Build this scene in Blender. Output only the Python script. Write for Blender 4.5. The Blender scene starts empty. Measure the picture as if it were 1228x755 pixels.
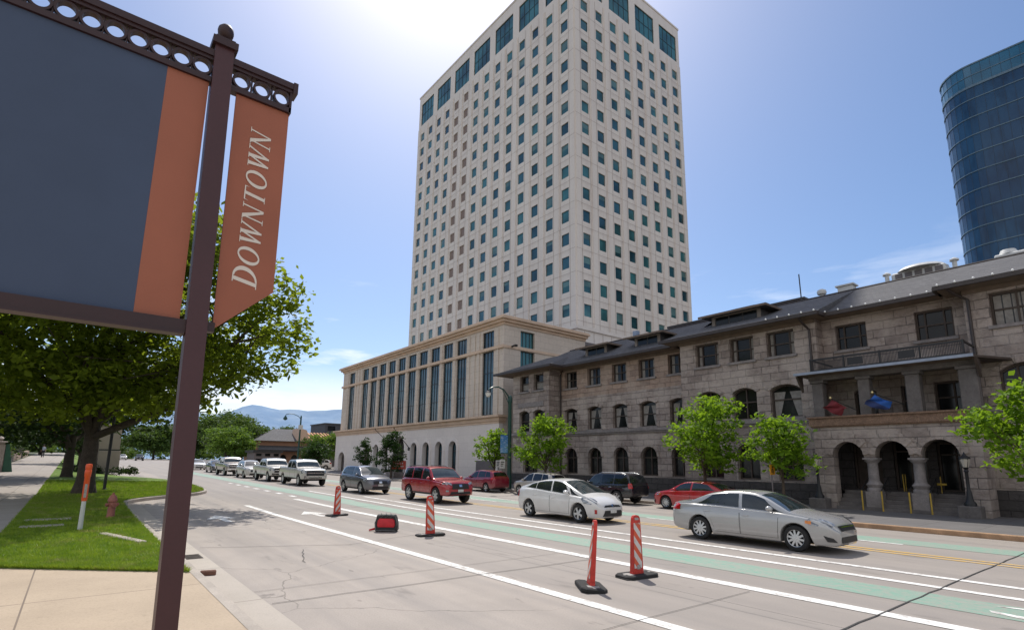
import bpy, bmesh, math, random
import numpy as np
from mathutils import Vector, Matrix
from mathutils.bvhtree import BVHTree
from math import sin, cos, pi, radians, sqrt, hypot, atan2

random.seed(7)
rng = np.random.default_rng(7)
scene = bpy.context.scene
col = scene.collection

# ------------------------------------------------------------------ materials
MATS = {}
def nt_new(name):
    m = bpy.data.materials.new(name); m.use_nodes = True
    nt = m.node_tree; nt.nodes.clear()
    out = nt.nodes.new('ShaderNodeOutputMaterial')
    b = nt.nodes.new('ShaderNodeBsdfPrincipled')
    nt.links.new(b.outputs[0], out.inputs[0])
    return m, nt, b, out

def N(nt, kind, **kw):
    n = nt.nodes.new(kind)
    for k, v in kw.items():
        if k.startswith('i_'):
            key = k[2:]
            key = int(key) if key.isdigit() else key
            n.inputs[key].default_value = v
        else:
            setattr(n, k, v)
    return n

def mixrgb(nt, fac, a, b, blend='MIX'):
    n = nt.nodes.new('ShaderNodeMix'); n.data_type = 'RGBA'; n.blend_type = blend
    for sock, v in ((0, fac), (6, a), (7, b)):
        if isinstance(v, bpy.types.NodeSocket): nt.links.new(v, n.inputs[sock])
        elif sock == 0: n.inputs[0].default_value = v
        else: n.inputs[sock].default_value = (*v[:3], 1)
    return n.outputs[2]

def math_n(nt, op, a, b=0.0, clamp=False):
    n = nt.nodes.new('ShaderNodeMath'); n.operation = op; n.use_clamp = clamp
    for i, v in enumerate((a, b)):
        if isinstance(v, bpy.types.NodeSocket): nt.links.new(v, n.inputs[i])
        else: n.inputs[i].default_value = v
    return n.outputs[0]

def mapr(nt, v, a, b, c=0.0, d=1.0):
    n = nt.nodes.new('ShaderNodeMapRange'); n.clamp = True
    nt.links.new(v, n.inputs[0])
    for i, x in zip((1, 2, 3, 4), (a, b, c, d)): n.inputs[i].default_value = x
    return n.outputs[0]

def coords(nt, kind='Object', scale=(1, 1, 1), loc=(0, 0, 0)):
    t = nt.nodes.new('ShaderNodeTexCoord'); mp = nt.nodes.new('ShaderNodeMapping')
    nt.links.new(t.outputs[kind], mp.inputs[0])
    mp.inputs['Scale'].default_value = scale; mp.inputs['Location'].default_value = loc
    return mp.outputs[0]

def noise(nt, vec, scale, detail=4, rough=.55):
    n = nt.nodes.new('ShaderNodeTexNoise')
    nt.links.new(vec, n.inputs['Vector'])
    n.inputs['Scale'].default_value = scale; n.inputs['Detail'].default_value = detail
    n.inputs['Roughness'].default_value = rough
    return n.outputs[0]

def bump(nt, b, h, strength=.3, dist=.02):
    n = nt.nodes.new('ShaderNodeBump'); n.inputs['Strength'].default_value = strength
    n.inputs['Distance'].default_value = dist
    nt.links.new(h, n.inputs['Height']); nt.links.new(n.outputs[0], b.inputs['Normal'])

def M(name, c, rough=.6, metal=0., var=.12, scale=3., fine=.06, fscale=40., bmp=0., bdist=.01, coat=0., spec=.5, streak=None):
    if name in MATS: return MATS[name]
    m, nt, b, out = nt_new(name)
    v = coords(nt)
    n1 = noise(nt, v, scale)
    lo = tuple(x * (1 - var) for x in c); hi = tuple(min(1, x * (1 + var)) for x in c)
    cc = mixrgb(nt, mapr(nt, n1, .3, .7), lo, hi)
    n2 = None
    if fine > 0:
        n2 = noise(nt, v, fscale, 3)
        cc = mixrgb(nt, mapr(nt, n2, .35, .7, 0, fine * 4), cc, tuple(x * .55 for x in c))
    if streak:
        vs = coords(nt, scale=(streak, streak, streak * .08))
        n3 = noise(nt, vs, 1.0, 5)
        cc = mixrgb(nt, mapr(nt, n3, .5, .75, 0, .35), cc, tuple(x * .5 for x in c))
    nt.links.new(cc, b.inputs['Base Color'])
    b.inputs['Roughness'].default_value = rough; b.inputs['Metallic'].default_value = metal
    b.inputs['Specular IOR Level'].default_value = spec
    b.inputs['Coat Weight'].default_value = coat; b.inputs['Coat Roughness'].default_value = .03
    if bmp > 0:
        if n2 is None: n2 = noise(nt, v, fscale, 3)
        bump(nt, b, n2, bmp, bdist)
    MATS[name] = m
    return m

def glass(name, c, rough=.04, refl=.5, var=.3, scale=.4, metal=0., wobble=0.):
    if name in MATS: return MATS[name]
    m, nt, b, out = nt_new(name)
    v = coords(nt)
    n1 = noise(nt, v, scale, 2)
    nt.links.new(mixrgb(nt, mapr(nt, n1, .35, .65), tuple(x * (1 - var) for x in c), tuple(x * (1 + var) for x in c)), b.inputs['Base Color'])
    b.inputs['Roughness'].default_value = rough
    b.inputs['Specular IOR Level'].default_value = refl
    b.inputs['Metallic'].default_value = metal
    if wobble:
        bump(nt, b, noise(nt, v, .7, 1), wobble, .05)
    MATS[name] = m
    return m

# ------------------------------------------------------------------ mesh builder
class MB:
    def __init__(s): s.v = []; s.f = []; s.m = []; s.mi = 0
    def face(s, pts):
        i = len(s.v); s.v.extend(tuple(p) for p in pts); s.f.append(tuple(range(i, i + len(pts)))); s.m.append(s.mi)
    def add(s, verts, faces):
        i = len(s.v); s.v.extend(tuple(p) for p in verts)
        for f in faces: s.f.append(tuple(i + k for k in f)); s.m.append(s.mi)
    def box(s, x0, x1, y0, y1, z0, z1):
        s.add([(x0, y0, z0), (x1, y0, z0), (x1, y1, z0), (x0, y1, z0), (x0, y0, z1), (x1, y0, z1), (x1, y1, z1), (x0, y1, z1)],
              [(0, 3, 2, 1), (4, 5, 6, 7), (0, 1, 5, 4), (1, 2, 6, 5), (2, 3, 7, 6), (3, 0, 4, 7)])
    def bbox(s, x0, x1, y0, y1, z0, z1, b=.01):
        # box with bevelled vertical and top edges
        ring = lambda d, z: [(x0 + b, y0 + d, z), (x1 - b, y0 + d, z), (x1 - d, y0 + b, z), (x1 - d, y1 - b, z), (x1 - b, y1 - d, z), (x0 + b, y1 - d, z), (x0 + d, y1 - b, z), (x0 + d, y0 + b, z)]
        R = [ring(0, z0), ring(0, z1 - b), ring(b, z1)]
        s.rings(R)
    def rings(s, R, cap=True, closed=True):
        i = len(s.v); n = len(R[0])
        for r in R: s.v.extend(tuple(p) for p in r)
        for k in range(len(R) - 1):
            for j in range(n if closed else n - 1):
                a = i + k * n + j; b = i + k * n + (j + 1) % n
                s.f.append((a, b, b + n, a + n)); s.m.append(s.mi)
        if cap and closed:
            s.f.append(tuple(i + j for j in reversed(range(n)))); s.m.append(s.mi)
            s.f.append(tuple(i + (len(R) - 1) * n + j for j in range(n))); s.m.append(s.mi)
    def tube(s, pts, r, n=8, r1=None):
        pts = [Vector(p) for p in pts]; R = []
        up = Vector((0, 0, 1))
        for k, p in enumerate(pts):
            d = (pts[min(k + 1, len(pts) - 1)] - pts[max(k - 1, 0)]).normalized()
            a = d.cross(up if abs(d.z) < .95 else Vector((1, 0, 0))).normalized(); b = a.cross(d).normalized()
            if r1 is None: rr = r if not isinstance(r, (list, tuple)) else r[k]
            else: rr = r + (r1 - r) * k / (len(pts) - 1)
            R.append([p + (a * cos(2 * pi * j / n) + b * sin(2 * pi * j / n)) * rr for j in range(n)])
        s.rings(R)
    def lathe(s, prof, c=(0, 0, 0), n=16, axis='z', cap=True):
        R = []
        for r, h in prof:
            ring = []
            for j in range(n):
                a = 2 * pi * j / n
                p = (r * cos(a), r * sin(a), h)
                if axis == 'y': p = (p[0], p[2], p[1])
                if axis == 'x': p = (p[2], p[0], p[1])
                ring.append((c[0] + p[0], c[1] + p[1], c[2] + p[2]))
            R.append(ring)
        s.rings(R, cap=cap)
    def prism(s, poly, d):
        # poly: list of 3D pts; extruded by vector d
        d = Vector(d); a = [Vector(p) for p in poly]; b = [p + d for p in a]; n = len(a)
        s.add(a + b, [tuple(range(n))[::-1], tuple(range(n, 2 * n))] + [(i, (i + 1) % n, n + (i + 1) % n, n + i) for i in range(n)])
    def obox(s, c, ax, ay, az):
        c = Vector(c); ax = Vector(ax); ay = Vector(ay); az = Vector(az)
        P = [c + ax * i + ay * j + az * k for k in (-1, 1) for i, j in ((-1, -1), (1, -1), (1, 1), (-1, 1))]
        s.add(P, [(0, 3, 2, 1), (4, 5, 6, 7), (0, 1, 5, 4), (1, 2, 6, 5), (2, 3, 7, 6), (3, 0, 4, 7)])
    def build(s, name, mats, parent=None, smooth=None, world=True, recalc=True):
        if not isinstance(mats, (list, tuple)): mats = [mats]
        me = bpy.data.meshes.new(name)
        off = (0, 0, 0)
        if parent is not None and world:
            off = WLOC.get(parent.name, (0, 0, 0))
        vv = [(p[0] - off[0], p[1] - off[1], p[2] - off[2]) for p in s.v]
        me.from_pydata(vv, [], s.f)
        for m in mats: me.materials.append(m)
        if len(mats) > 1: me.polygons.foreach_set('material_index', s.m)
        if recalc or smooth is not None:
            bm = bmesh.new(); bm.from_mesh(me)
            if smooth is not None: bmesh.ops.remove_doubles(bm, verts=bm.verts, dist=1e-5)
            if recalc: bmesh.ops.recalc_face_normals(bm, faces=bm.faces)
            bm.to_mesh(me); bm.free()
        if smooth is not None:
            me.polygons.foreach_set('use_smooth', [True] * len(me.polygons))
            me.set_sharp_from_angle(angle=radians(smooth))
        o = bpy.data.objects.new(name, me); col.objects.link(o)
        if parent is not None:
            o.parent = parent
            if name:
                WLOC[o.name] = off
        else:
            WLOC[o.name] = (0, 0, 0)
        return o

WLOC = {}
def tag(o, label=None, cat=None, group=None, kind=None):
    if label: o['label'] = label
    if cat: o['category'] = cat
    if group: o['group'] = group
    if kind: o['kind'] = kind
    return o
def thing(name, label, cat, loc=(0, 0, 0), rz=0., group=None):
    o = bpy.data.objects.new(name, None); col.objects.link(o)
    o.empty_display_size = .2
    o.location = loc; o.rotation_euler = (0, 0, rz)
    tag(o, label, cat, group)
    WLOC[o.name] = tuple(loc)
    return o
def copy_tree(o, parent=None):
    c = o.copy(); col.objects.link(c)
    if parent is not None: c.parent = parent
    for ch in list(o.children): copy_tree(ch, c)
    return c

# openings: (u0,u1,v0,v1,rise)  -> wall mesh in plane with reveal
def wall(mb, P, u0, u1, v0, v1, ops, depth, n_arc=10, reveal=True, sill=True):
    """P(u,v,d): maps wall coords to world, d = depth behind face."""
    us = sorted({u0, u1, *[o[0] for o in ops], *[o[1] for o in ops]})
    vs = sorted({v0, v1, *[o[2] for o in ops], *[o[3] for o in ops]})
    for a, b in zip(us, us[1:]):
        if b - a < 1e-6: continue
        # merge vertically
        run = None
        for c, d in zip(vs, vs[1:]):
            um, vm = (a + b) / 2, (c + d) / 2
            inside = any(o[0] < um < o[1] and o[2] < vm < o[3] for o in ops)
            if inside:
                if run: mb.face([P(a, run[0], 0), P(b, run[0], 0), P(b, run[1], 0), P(a, run[1], 0)])
                run = None
            else:
                run = (run[0], d) if run else (c, d)
        if run: mb.face([P(a, run[0], 0), P(b, run[0], 0), P(b, run[1], 0), P(a, run[1], 0)])
    for o in ops:
        a, b, c, d = o[:4]; rise = o[4] if len(o) > 4 else 0
        arc = arch_pts(a, b, d, rise, n_arc)
        if rise > 0:
            # spandrel
            for p, q in zip(arc, arc[1:]):
                mb.face([P(p[0], p[1], 0), P(q[0], q[1], 0), P(q[0], d, 0), P(p[0], d, 0)])
        if reveal:
            loop = [(a, c)] + arc + [(b, c)]
            for p, q in zip(loop, loop[1:]):
                mb.face([P(p[0], p[1], 0), P(q[0], q[1], 0), P(q[0], q[1], depth), P(p[0], p[1], depth)])
            if sill: mb.face([P(b, c, 0), P(a, c, 0), P(a, c, depth), P(b, c, depth)])
def arch_pts(a, b, top, rise, n=10):
    if rise <= 0: return [(a, top), (b, top)]
    w = (b - a) / 2; m = (a + b) / 2
    R = (w * w + rise * rise) / (2 * rise); cz = top - R
    t0 = math.asin(min(1, w / R))
    if rise > w: t0 = pi - t0
    return [(m + R * sin(t), cz + R * cos(t)) for t in [(-t0 + 2 * t0 * k / n) for k in range(n + 1)]]
def pane(mb, P, o, depth, n=10, inset=0.):
    a, b, c, d = o[:4]; rise = o[4] if len(o) > 4 else 0
    a += inset; b -= inset; c += inset; d -= inset
    mb.face([P(a, c, depth), P(b, c, depth)] + [P(p[0], p[1], depth) for p in reversed(arch_pts(a, b, d, rise, n))])
def frame(mb, P, o, depth, w=.07, t=.06, bars_u=(), bars_v=(), n=10):
    """frame strip around opening as raised ring + bars (bars at fractions)"""
    a, b, c, d = o[:4]; rise = o[4] if len(o) > 4 else 0
    outer = [(a, c)] + arch_pts(a, b, d, rise, n) + [(b, c)]
    inner = [(a + w, c + w)] + arch_pts(a + w, b - w, d - w, rise * (b - a - 2 * w) / (b - a) if rise else 0, n) + [(b - w, c + w)]
    k = len(outer)
    for i in range(k):
        j = (i + 1) % k
        mb.face([P(*outer[i], depth - t), P(*outer[j], depth - t), P(*inner[j], depth - t), P(*inner[i], depth - t)])
        mb.face([P(*inner[i], depth - t), P(*inner[j], depth - t), P(*inner[j], depth), P(*inner[i], depth)])
    def ubox(u0, u1, v0, v1, dd):
        q = [P(u0, v0, dd), P(u1, v0, dd), P(u1, v1, dd), P(u0, v1, dd)]
        r = [P(u0, v0, depth), P(u1, v0, depth), P(u1, v1, depth), P(u0, v1, depth)]
        mb.add(q + r, [(0, 1, 2, 3), (0, 1, 5, 4), (1, 2, 6, 5), (2, 3, 7, 6), (3, 0, 4, 7)])
    for f in bars_u:
        u = a + (b - a) * f; top = d - (rise * abs(2 * f - 1) ** 2 if rise else 0) - w * .5
        ubox(u - w * .4, u + w * .4, c + w * .5, top, depth - t * .8)
    for f in bars_v:
        v = c + (d - c) * f
        ubox(a + w * .5, b - w * .5, v - w * .4, v + w * .4, depth - t * .7)
def PX(Y, sgn=1):      # wall facing -Y at plane Y; depth goes +Y
    return lambda u, v, d: (u, Y + d * sgn, v)
def PY(X, sgn=-1):     # wall facing +X at plane X; depth goes -X
    return lambda u, v, d: (X + d * sgn, u, v)

def rz(X):
    return .009 * min(188., max(0., -22. - X))
def ptopb(X):  # near-side lawn / pavement height above datum at the pavement side
    return .15 + rz(X) + .018 * min(90., max(0., -35. - X))
# ------------------------------------------------------------------ vehicles
def pch(pts):
    xs = np.array([p[0] for p in pts], float); ys = np.array([p[1] for p in pts], float)
    h = np.diff(xs); d = np.diff(ys) / h
    m = np.zeros(len(xs)); m[0] = d[0]; m[-1] = d[-1]
    for i in range(1, len(xs) - 1):
        if d[i - 1] * d[i] > 0:
            w1 = 2 * h[i] + h[i - 1]; w2 = h[i] + 2 * h[i - 1]
            m[i] = (w1 + w2) / (w1 / d[i - 1] + w2 / d[i])
    def f(x):
        x = min(max(x, xs[0]), xs[-1])
        i = int(min(max(np.searchsorted(xs, x) - 1, 0), len(xs) - 2))
        t = (x - xs[i]) / h[i]
        return float((1 + 2 * t) * (1 - t) ** 2 * ys[i] + t * (1 - t) ** 2 * h[i] * m[i] + t * t * (3 - 2 * t) * ys[i + 1] + t * t * (t - 1) * h[i] * m[i + 1])
    return f

def paint(name, c, metal=.0, rough=.28):
    if name in MATS: return MATS[name]
    m, nt, b, out = nt_new(name)
    v = coords(nt)
    n = noise(nt, v, 2.2, 3)
    dirt = mixrgb(nt, mapr(nt, n, .4, .8, 0, .18), c, (.30, .27, .24))
    # road dust towards the sills
    sep = nt.nodes.new('ShaderNodeSeparateXYZ'); nt.links.new(v, sep.inputs[0])
    low = mapr(nt, sep.outputs[2], .2, .75, .30, 0.)
    cc = mixrgb(nt, low, dirt, (.25, .22, .19))
    nt.links.new(cc, b.inputs['Base Color'])
    b.inputs['Metallic'].default_value = metal; b.inputs['Roughness'].default_value = rough
    b.inputs['Coat Weight'].default_value = .8; b.inputs['Coat Roughness'].default_value = .04
    b.inputs['Coat IOR'].default_value = 1.5
    MATS[name] = m
    return m

MAT_TYRE = M('tyre_rubber', (.018, .018, .018), .85, var=.3, scale=8)
MAT_TRIM = M('black_plastic_trim', (.02, .02, .022), .55, var=.2)
MAT_RIM = M('alloy_rim', (.55, .56, .57), .32, metal=.85, var=.1, fine=.05)
MAT_CHROME = M('bright_chrome', (.75, .75, .76), .12, metal=1., var=.05, fine=0)
MAT_CARGLASS = glass('car_glass', (.022, .028, .030), .02, .85, .3, 1.5)
MAT_CARGLASS_T = glass('car_glass_tinted', (.008, .009, .010), .03, .6, .3, 1.5)
MAT_WSCREEN = glass('windscreen_glass', (.030, .045, .048), .015, .9, .35, 1.2)
MAT_HEADL = glass('headlamp_lens', (.27, .29, .31), .08, .9, .55, 11., metal=.3)
MAT_TAILL = glass('tail_lamp_lens', (.42, .012, .012), .12, .7, .3, 9.)
MAT_AMBER = glass('amber_lens', (.7, .22, .03), .15, .6, .2, 9.)
MAT_PLATE = M('number_plate', (.62, .62, .6), .4, var=.25, scale=16, fine=.15, fscale=60)
MAT_SEAM = M('panel_gap', (.008, .008, .008), .8)

def wheel_mesh(R, w, spokes, style):
    t = MB()
    rr = R * .68
    t.lathe([(rr * .98, -w / 2 + .01), (R * .80, -w / 2), (R * .955, -w / 2 + .015), (R, -w / 2 + .05), (R, w / 2 - .05), (R * .955, w / 2 - .015), (R * .80, w / 2), (rr * .98, w / 2 - .01), (rr * .9, 0)], n=36, axis='y', cap=False)
    rim = MB()
    # outward side is -y
    rim.lathe([(rr, -w / 2 + .012), (rr * .93, -w / 2 + .02), (rr * .90, -w / 2 + .07)], n=36, axis='y', cap=False)
    rim.lathe([(rr * .18, -w / 2 + .015), (rr * .2, -w / 2 + .04), (rr * .2, -w / 2 + .09)], n=16, axis='y')
    for k in range(spokes):
        a = 2 * pi * k / spokes
        d = Vector((cos(a), 0, sin(a))); s = Vector((-sin(a), 0, cos(a)))
        wi, wo = (rr * .13, rr * .11) if style == 'thin' else (rr * .17, rr * .22)
        p0 = d * rr * .14 + Vector((0, -w / 2 + .02, 0)); p1 = d * rr * .95 + Vector((0, -w / 2 + .026, 0)); q = Vector((0, .05, 0))
        rim.add([p0 - s * wi, p0 + s * wi, p1 + s * wo, p1 - s * wo, p0 - s * wi + q, p0 + s * wi + q, p1 + s * wo + q, p1 - s * wo + q],
                [(0, 1, 2, 3), (0, 1, 5, 4), (1, 2, 6, 5), (2, 3, 7, 6), (3, 0, 4, 7)])
    hub = MB()
    hub.lathe([(rr * .89, -w / 2 + .095), (.001, -w / 2 + .10)], n=24, axis='y')
    return t, rim, hub

class Car:
    def __init__(s, sp):
        s.sp = sp
        s.TOP = pch(sp['top']); s.BELT = pch(sp['belt']); s.BOT = pch(sp['bot']); s.W = pch(sp['w'])
        s.x0, s.x1 = sp['top'][0][0], sp['top'][-1][0]
        s.tum = sp.get('tum', .36)
        s.crown = sp.get('crown', .05)
        s.build_shell()
    def zs(s, x):
        z = s.BOT(x)
        for xw, r in s.sp['wheels']:
            ra = r * s.sp.get('arch', 1.18)
            d = abs(x - xw)
            if d < ra: z = max(z, r + sqrt(max(0, ra * ra - d * d)) * 1.0)
        return z
    def sec(s, x):
        sp = s.sp
        w = s.W(x); zt = s.TOP(x); zb = s.zs(x)
        belt = min(s.BELT(x), zt - .02)
        zb = min(zb, belt - .03)
        zm = sp.get('zm', .62); k = sp.get('side_k', .10)
        def sy(z): return w - k * (z - zm) ** 2 / (.4 ** 2) * .5
        bed = sp.get('bed') and sp['bed'][0] <= x <= sp['bed'][1]
        zr = max(belt + .012, zt - s.crown)
        wb = sy(belt)
        P = [(0, zb), (w * .80, zb), (sy(zb) - .02, zb)]
        z1 = zb + .02
        for f in (0, .2, .4, .6, .78, .92):
            z = z1 + (belt - .02 - z1) * f; P.append((sy(z), z))
        # character line
        P.append((wb - .012, belt - .008)); P.append((wb - .045, belt + .004))
        yb = wb - .055
        yr = yb - s.tum * max(0, zr - belt)
        for f in (.06, .35, .65, .9):
            P.append((yb + (yr - yb) * f + .02 * sin(pi * f) * min(1, (zr - belt) * 2), belt + .004 + (zr - belt - .004) * f))
        if bed:
            P += [(yr, zr), (yr - .10, zr), (yr - .11, zr - .45), (yr * .5, zr - .45), (0, zr - .45)]
        else:
            yq = yr - min(.05, s.tum * .1)
            for f in (1., .92, .7, .4, 0):
                P.append((yq * f, zr + (zt - zr) * (1 - f * f) + (0 if f < 1 else .002)))
        return P
    def build_shell(s):
        sp = s.sp
        xs = set(np.arange(s.x0, s.x1, .07).tolist()) | {s.x0, s.x1}
        for e, d in ((s.x0, 1), (s.x1, -1)):
            for q in (.012, .03, .06, .1, .15): xs.add(e + d * q)
        for p in sp['top']: xs.add(p[0])
        for xw, r in sp['wheels']:
            ra = r * sp.get('arch', 1.18)
            for k in range(-12, 13): xs.add(xw + ra * sin(pi / 2 * k / 12) * .9995)
        xs = sorted(xs); X = [xs[0]]
        for x in xs[1:]:
            if x - X[-1] > .008: X.append(x)
        mb = MB(); R = []
        for x in X:
            h = s.sec(x)
            ring = [(x, -y, z) for y, z in h] + [(x, y, z) for y, z in reversed(h[1:-1])]
            R.append(ring)
        mb.rings(R)
        s.shell = mb
        bm = bmesh.new()
        vs = [bm.verts.new(v) for v in mb.v]
        for f in mb.f:
            bm.faces.new([vs[i] for i in f])
        bmesh.ops.remove_doubles(bm, verts=bm.verts, dist=1e-5)
        bmesh.ops.recalc_face_normals(bm, faces=bm.faces)
        s.bvh = BVHTree.FromBMesh(bm); s._bm = bm
    # ---- patches
    def side_pt(s, x, z, off, sg):
        h = s.bvh.ray_cast(Vector((x, sg * 3, z)), Vector((0, -sg, 0)))
        if h[0] is None:
            h = s.bvh.find_nearest(Vector((x, sg * .8, z)))
        n = h[1]
        if n.y * sg < 0: n = -n
        n = Vector((n.x * .3, n.y, n.z)).normalized()
        return h[0] + n * off
    def near_pt(s, p, off):
        p = Vector(p); h = s.bvh.find_nearest(p)
        n = h[1]
        return h[0] + n * off
    def top_pt(s, x, y, off):
        h = s.bvh.ray_cast(Vector((x, y, 4)), Vector((0, 0, -1)))
        if h[0] is None: h = s.bvh.find_nearest(Vector((x, y, 1)))
        n = h[1] if h[1].z > 0 else -h[1]
        return h[0] + n * off
    def grid(s, mb, fn, nu, nv, skirt=None):
        i = len(mb.v)
        for a in range(nu + 1):
            for b in range(nv + 1): mb.v.append(tuple(fn(a / nu, b / nv)))
        for a in range(nu):
            for b in range(nv):
                k = i + a * (nv + 1) + b
                mb.f.append((k, k + nv + 1, k + nv + 2, k + 1)); mb.m.append(mb.mi)
    def side_pane(s, mb, xb0, xb1, xt0, xt1, sg, off=.006, lo=.035, hi=.05, nu=10, nv=4):
        def fn(u, v):
            xb = xb0 + (xb1 - xb0) * u; xt = xt0 + (xt1 - xt0) * u
            x = xb + (xt - xb) * v
            zb = s.BELT(x) + lo; ztp = max(s.TOP(x) - s.crown - hi, zb + .002)
            return s.side_pt(x, zb + (ztp - zb) * v, off, sg)
        s.grid(mb, fn, nu, nv)
    def side_quad(s, mb, pts, sg, off, nu=8, nv=6):
        (a, b, c, d) = [Vector((p[0], 0, p[1])) for p in pts]   # bl, br, tr, tl
        def fn(u, v):
            p = (a.lerp(b, u)).lerp(d.lerp(c, u), v)
            return s.side_pt(p.x, p.z, off, sg)
        s.grid(mb, fn, nu, nv)
    def near_quad(s, mb, pts, off, nu=6, nv=4, mirror=False):
        for sg in ((1, -1) if mirror else (1,)):
            (a, b, c, d) = [Vector((p[0], p[1] * sg, p[2])) for p in pts]
            s.grid(mb, lambda u, v: s.near_pt((a.lerp(b, u)).lerp(d.lerp(c, u), v), off), nu, nv)
    def top_quad(s, mb, x0, x1, in0, in1, off=.006, nu=8, nv=8):
        def fn(u, v):
            x = x0 + (x1 - x0) * u
            zt = s.TOP(x); belt = min(s.BELT(x), zt - .02); zr = max(belt + .012, zt - s.crown)
            w = s.W(x); yb = w - .055 - s.sp.get('side_k', .10) * (belt - s.sp.get('zm', .62)) ** 2 / .32
            yr = yb - s.tum * max(0, zr - belt)
            y = (2 * v - 1) * (yr - (in0 + (in1 - in0) * u))
            return s.top_pt(x, y, off)
        s.grid(mb, fn, nu, nv)

def make_car(sp, name, label, cat, loc, rot, group=None):
    c = Car(sp)
    t = thing(name, label, cat, (0, 0, 0), 0, group)
    pm = paint(*sp['paint'])
    b = c.shell.build('body', pm, t, smooth=28)
    # dark underside and wheel wells
    u = MB()
    u.box(c.x0 + .25, c.x1 - .25, -.42, .42, sp['bot'][len(sp['bot']) // 2][1] - .02, .62)
    for xw, r in sp['wheels']: u.box(xw - r * 1.1, xw + r * 1.1, -.5, .5, r * .9, min(r * 2.2, r * sp.get('arch', 1.18) + r + .03))
    u.build('underbody', MAT_TRIM, t)
    gm = MAT_CARGLASS_T if sp.get('tint') else MAT_CARGLASS
    # side windows, doors, handles, mirrors
    for sg in (1, -1):
        for q in sp['panes']:
            mb = MB(); c.side_pane(mb, *q[:4], sg); mb.build('side_window', MAT_CARGLASS_T if (len(q) > 4 and q[4]) else gm, t, smooth=40, recalc=False)
        for dq in sp['doors']:
            g = MB(); e = .009
            (a, bq, cq, dd) = dq
            c.side_quad(g, [(a[0] - e, a[1] - e), (bq[0] + e, bq[1] - e), (cq[0] + e, cq[1] + e), (dd[0] - e, dd[1] + e)], sg, .002)
            d = MB(); c.side_quad(d, dq, sg, .0055)
            do = d.build('door', pm, t, smooth=30, recalc=False)
            g.build('door_gap', MAT_SEAM, do, smooth=30, recalc=False)
            hx = dd[0] + .16; hz = min(dd[1], cq[1]) - .11
            h = MB(); p = c.side_pt(hx, hz, .02, sg)
            h.tube([p + Vector((-.09, 0, 0)), p + Vector((-.05, sg * .016, 0)), p + Vector((.05, sg * .016, 0)), p + Vector((.09, 0, 0))], .014, 6)
            h.build('handle', MAT_CHROME if sp.get('chrome_handle') else pm, do, smooth=40)
        mx, mz = sp['mirror']
        m = MB(); p = c.side_pt(mx, mz - .05, 0, sg)
        cx, cy, cz = p.x - .02, p.y + sg * .13, mz + .03
        R = []
        for f, sc in ((-.07, .55), (-.05, .9), (0, 1.), (.05, .85), (.08, .4)):
            R.append([(cx + f, cy + sg * sc * .105 * cos(a), cz + sc * .075 * sin(a)) for a in [2 * pi * k / 12 for k in range(12)]])
        m.rings(R)
        m.tube([p, (cx, cy - sg * .05, cz - .05)], .025, 6)
        m.build('mirror', MAT_TRIM if sp.get('black_mirror') else pm, t, smooth=50)
        if sp.get('sill'):
            sl = MB(); z0, z1 = sp['sill']
            c.side_quad(sl, [(sp['wheels'][0][0] + sp['wheels'][0][1] * 1.25, z0), (sp['wheels'][1][0] - sp['wheels'][1][1] * 1.25, z0), (sp['wheels'][1][0] - sp['wheels'][1][1] * 1.25, z1), (sp['wheels'][0][0] + sp['wheels'][0][1] * 1.25, z1)], sg, .008)
            sl.build('sill_trim', MAT_TRIM, t, smooth=30, recalc=False)
        # arch lips
        if sp.get('arch_trim'):
            for xw, r in sp['wheels']:
                ra = r * sp.get('arch', 1.18)
                al = MB(); pts = []
                for k in range(15):
                    a = pi * (.06 + .88 * k / 14)
                    pts.append((xw + (ra + .035) * cos(a), r + (ra + .035) * sin(a)))
                i0 = [c.side_pt(x, z, .012, sg) for x, z in pts]
                pts2 = [(xw + (ra + .002) * cos(pi * (.06 + .88 * k / 14)), r + (ra + .004) * sin(pi * (.06 + .88 * k / 14))) for k in range(15)]
                i1 = [Vector((x, i0[k].y, z)) for k, (x, z) in enumerate(pts2)]
                for k in range(14): al.face([i0[k], i0[k + 1], i1[k + 1], i1[k]])
                al.build('arch_trim', MAT_TRIM, t, recalc=False)
    mb = MB(); c.top_quad(mb, *sp['screen'], .05, .06); mb.build('windscreen', MAT_WSCREEN, t, smooth=40, recalc=False)
    if sp.get('rear_screen'):
        mb = MB(); c.top_quad(mb, *sp['rear_screen'], .06, .08); mb.build('rear_window', gm, t, smooth=40, recalc=False)
    for nm, mt, pts, mirror in sp['bits']:
        if mirror:
            for sg in (1, -1):
                mb = MB(); c.near_quad(mb, [(p[0], p[1] * sg, p[2]) for p in pts], .016, 10, 6)
                mb.build(nm, BITM[mt], t, smooth=40, recalc=False)
        else:
            mb = MB(); c.near_quad(mb, pts, .014 if nm not in ('number_plate', 'badge', 'grille_bar') else .024, 12, 6); mb.build(nm, BITM[mt], t, smooth=40, recalc=False)
    if sp.get('rails'):
        for sg in (1, -1):
            a, bb, y = sp['rails']
            r = MB(); pts = []
            for k in range(9):
                x = a + (bb - a) * k / 8
                p = c.top_pt(x, sg * y, 0); pts.append((p.x, p.y, p.z + (.0 if k in (0, 8) else .055)))
            r.tube(pts, .02, 8); r.build('roof_rail', MAT_RIM if sp.get('rails_silver') else MAT_TRIM, t, smooth=50)
    # wheels
    sty = sp.get('rim', ('thin', 10))
    tw, rm, hb = wheel_mesh(sp['wheels'][0][1], sp.get('tw', .21), sty[1], sty[0])
    first = None
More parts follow.
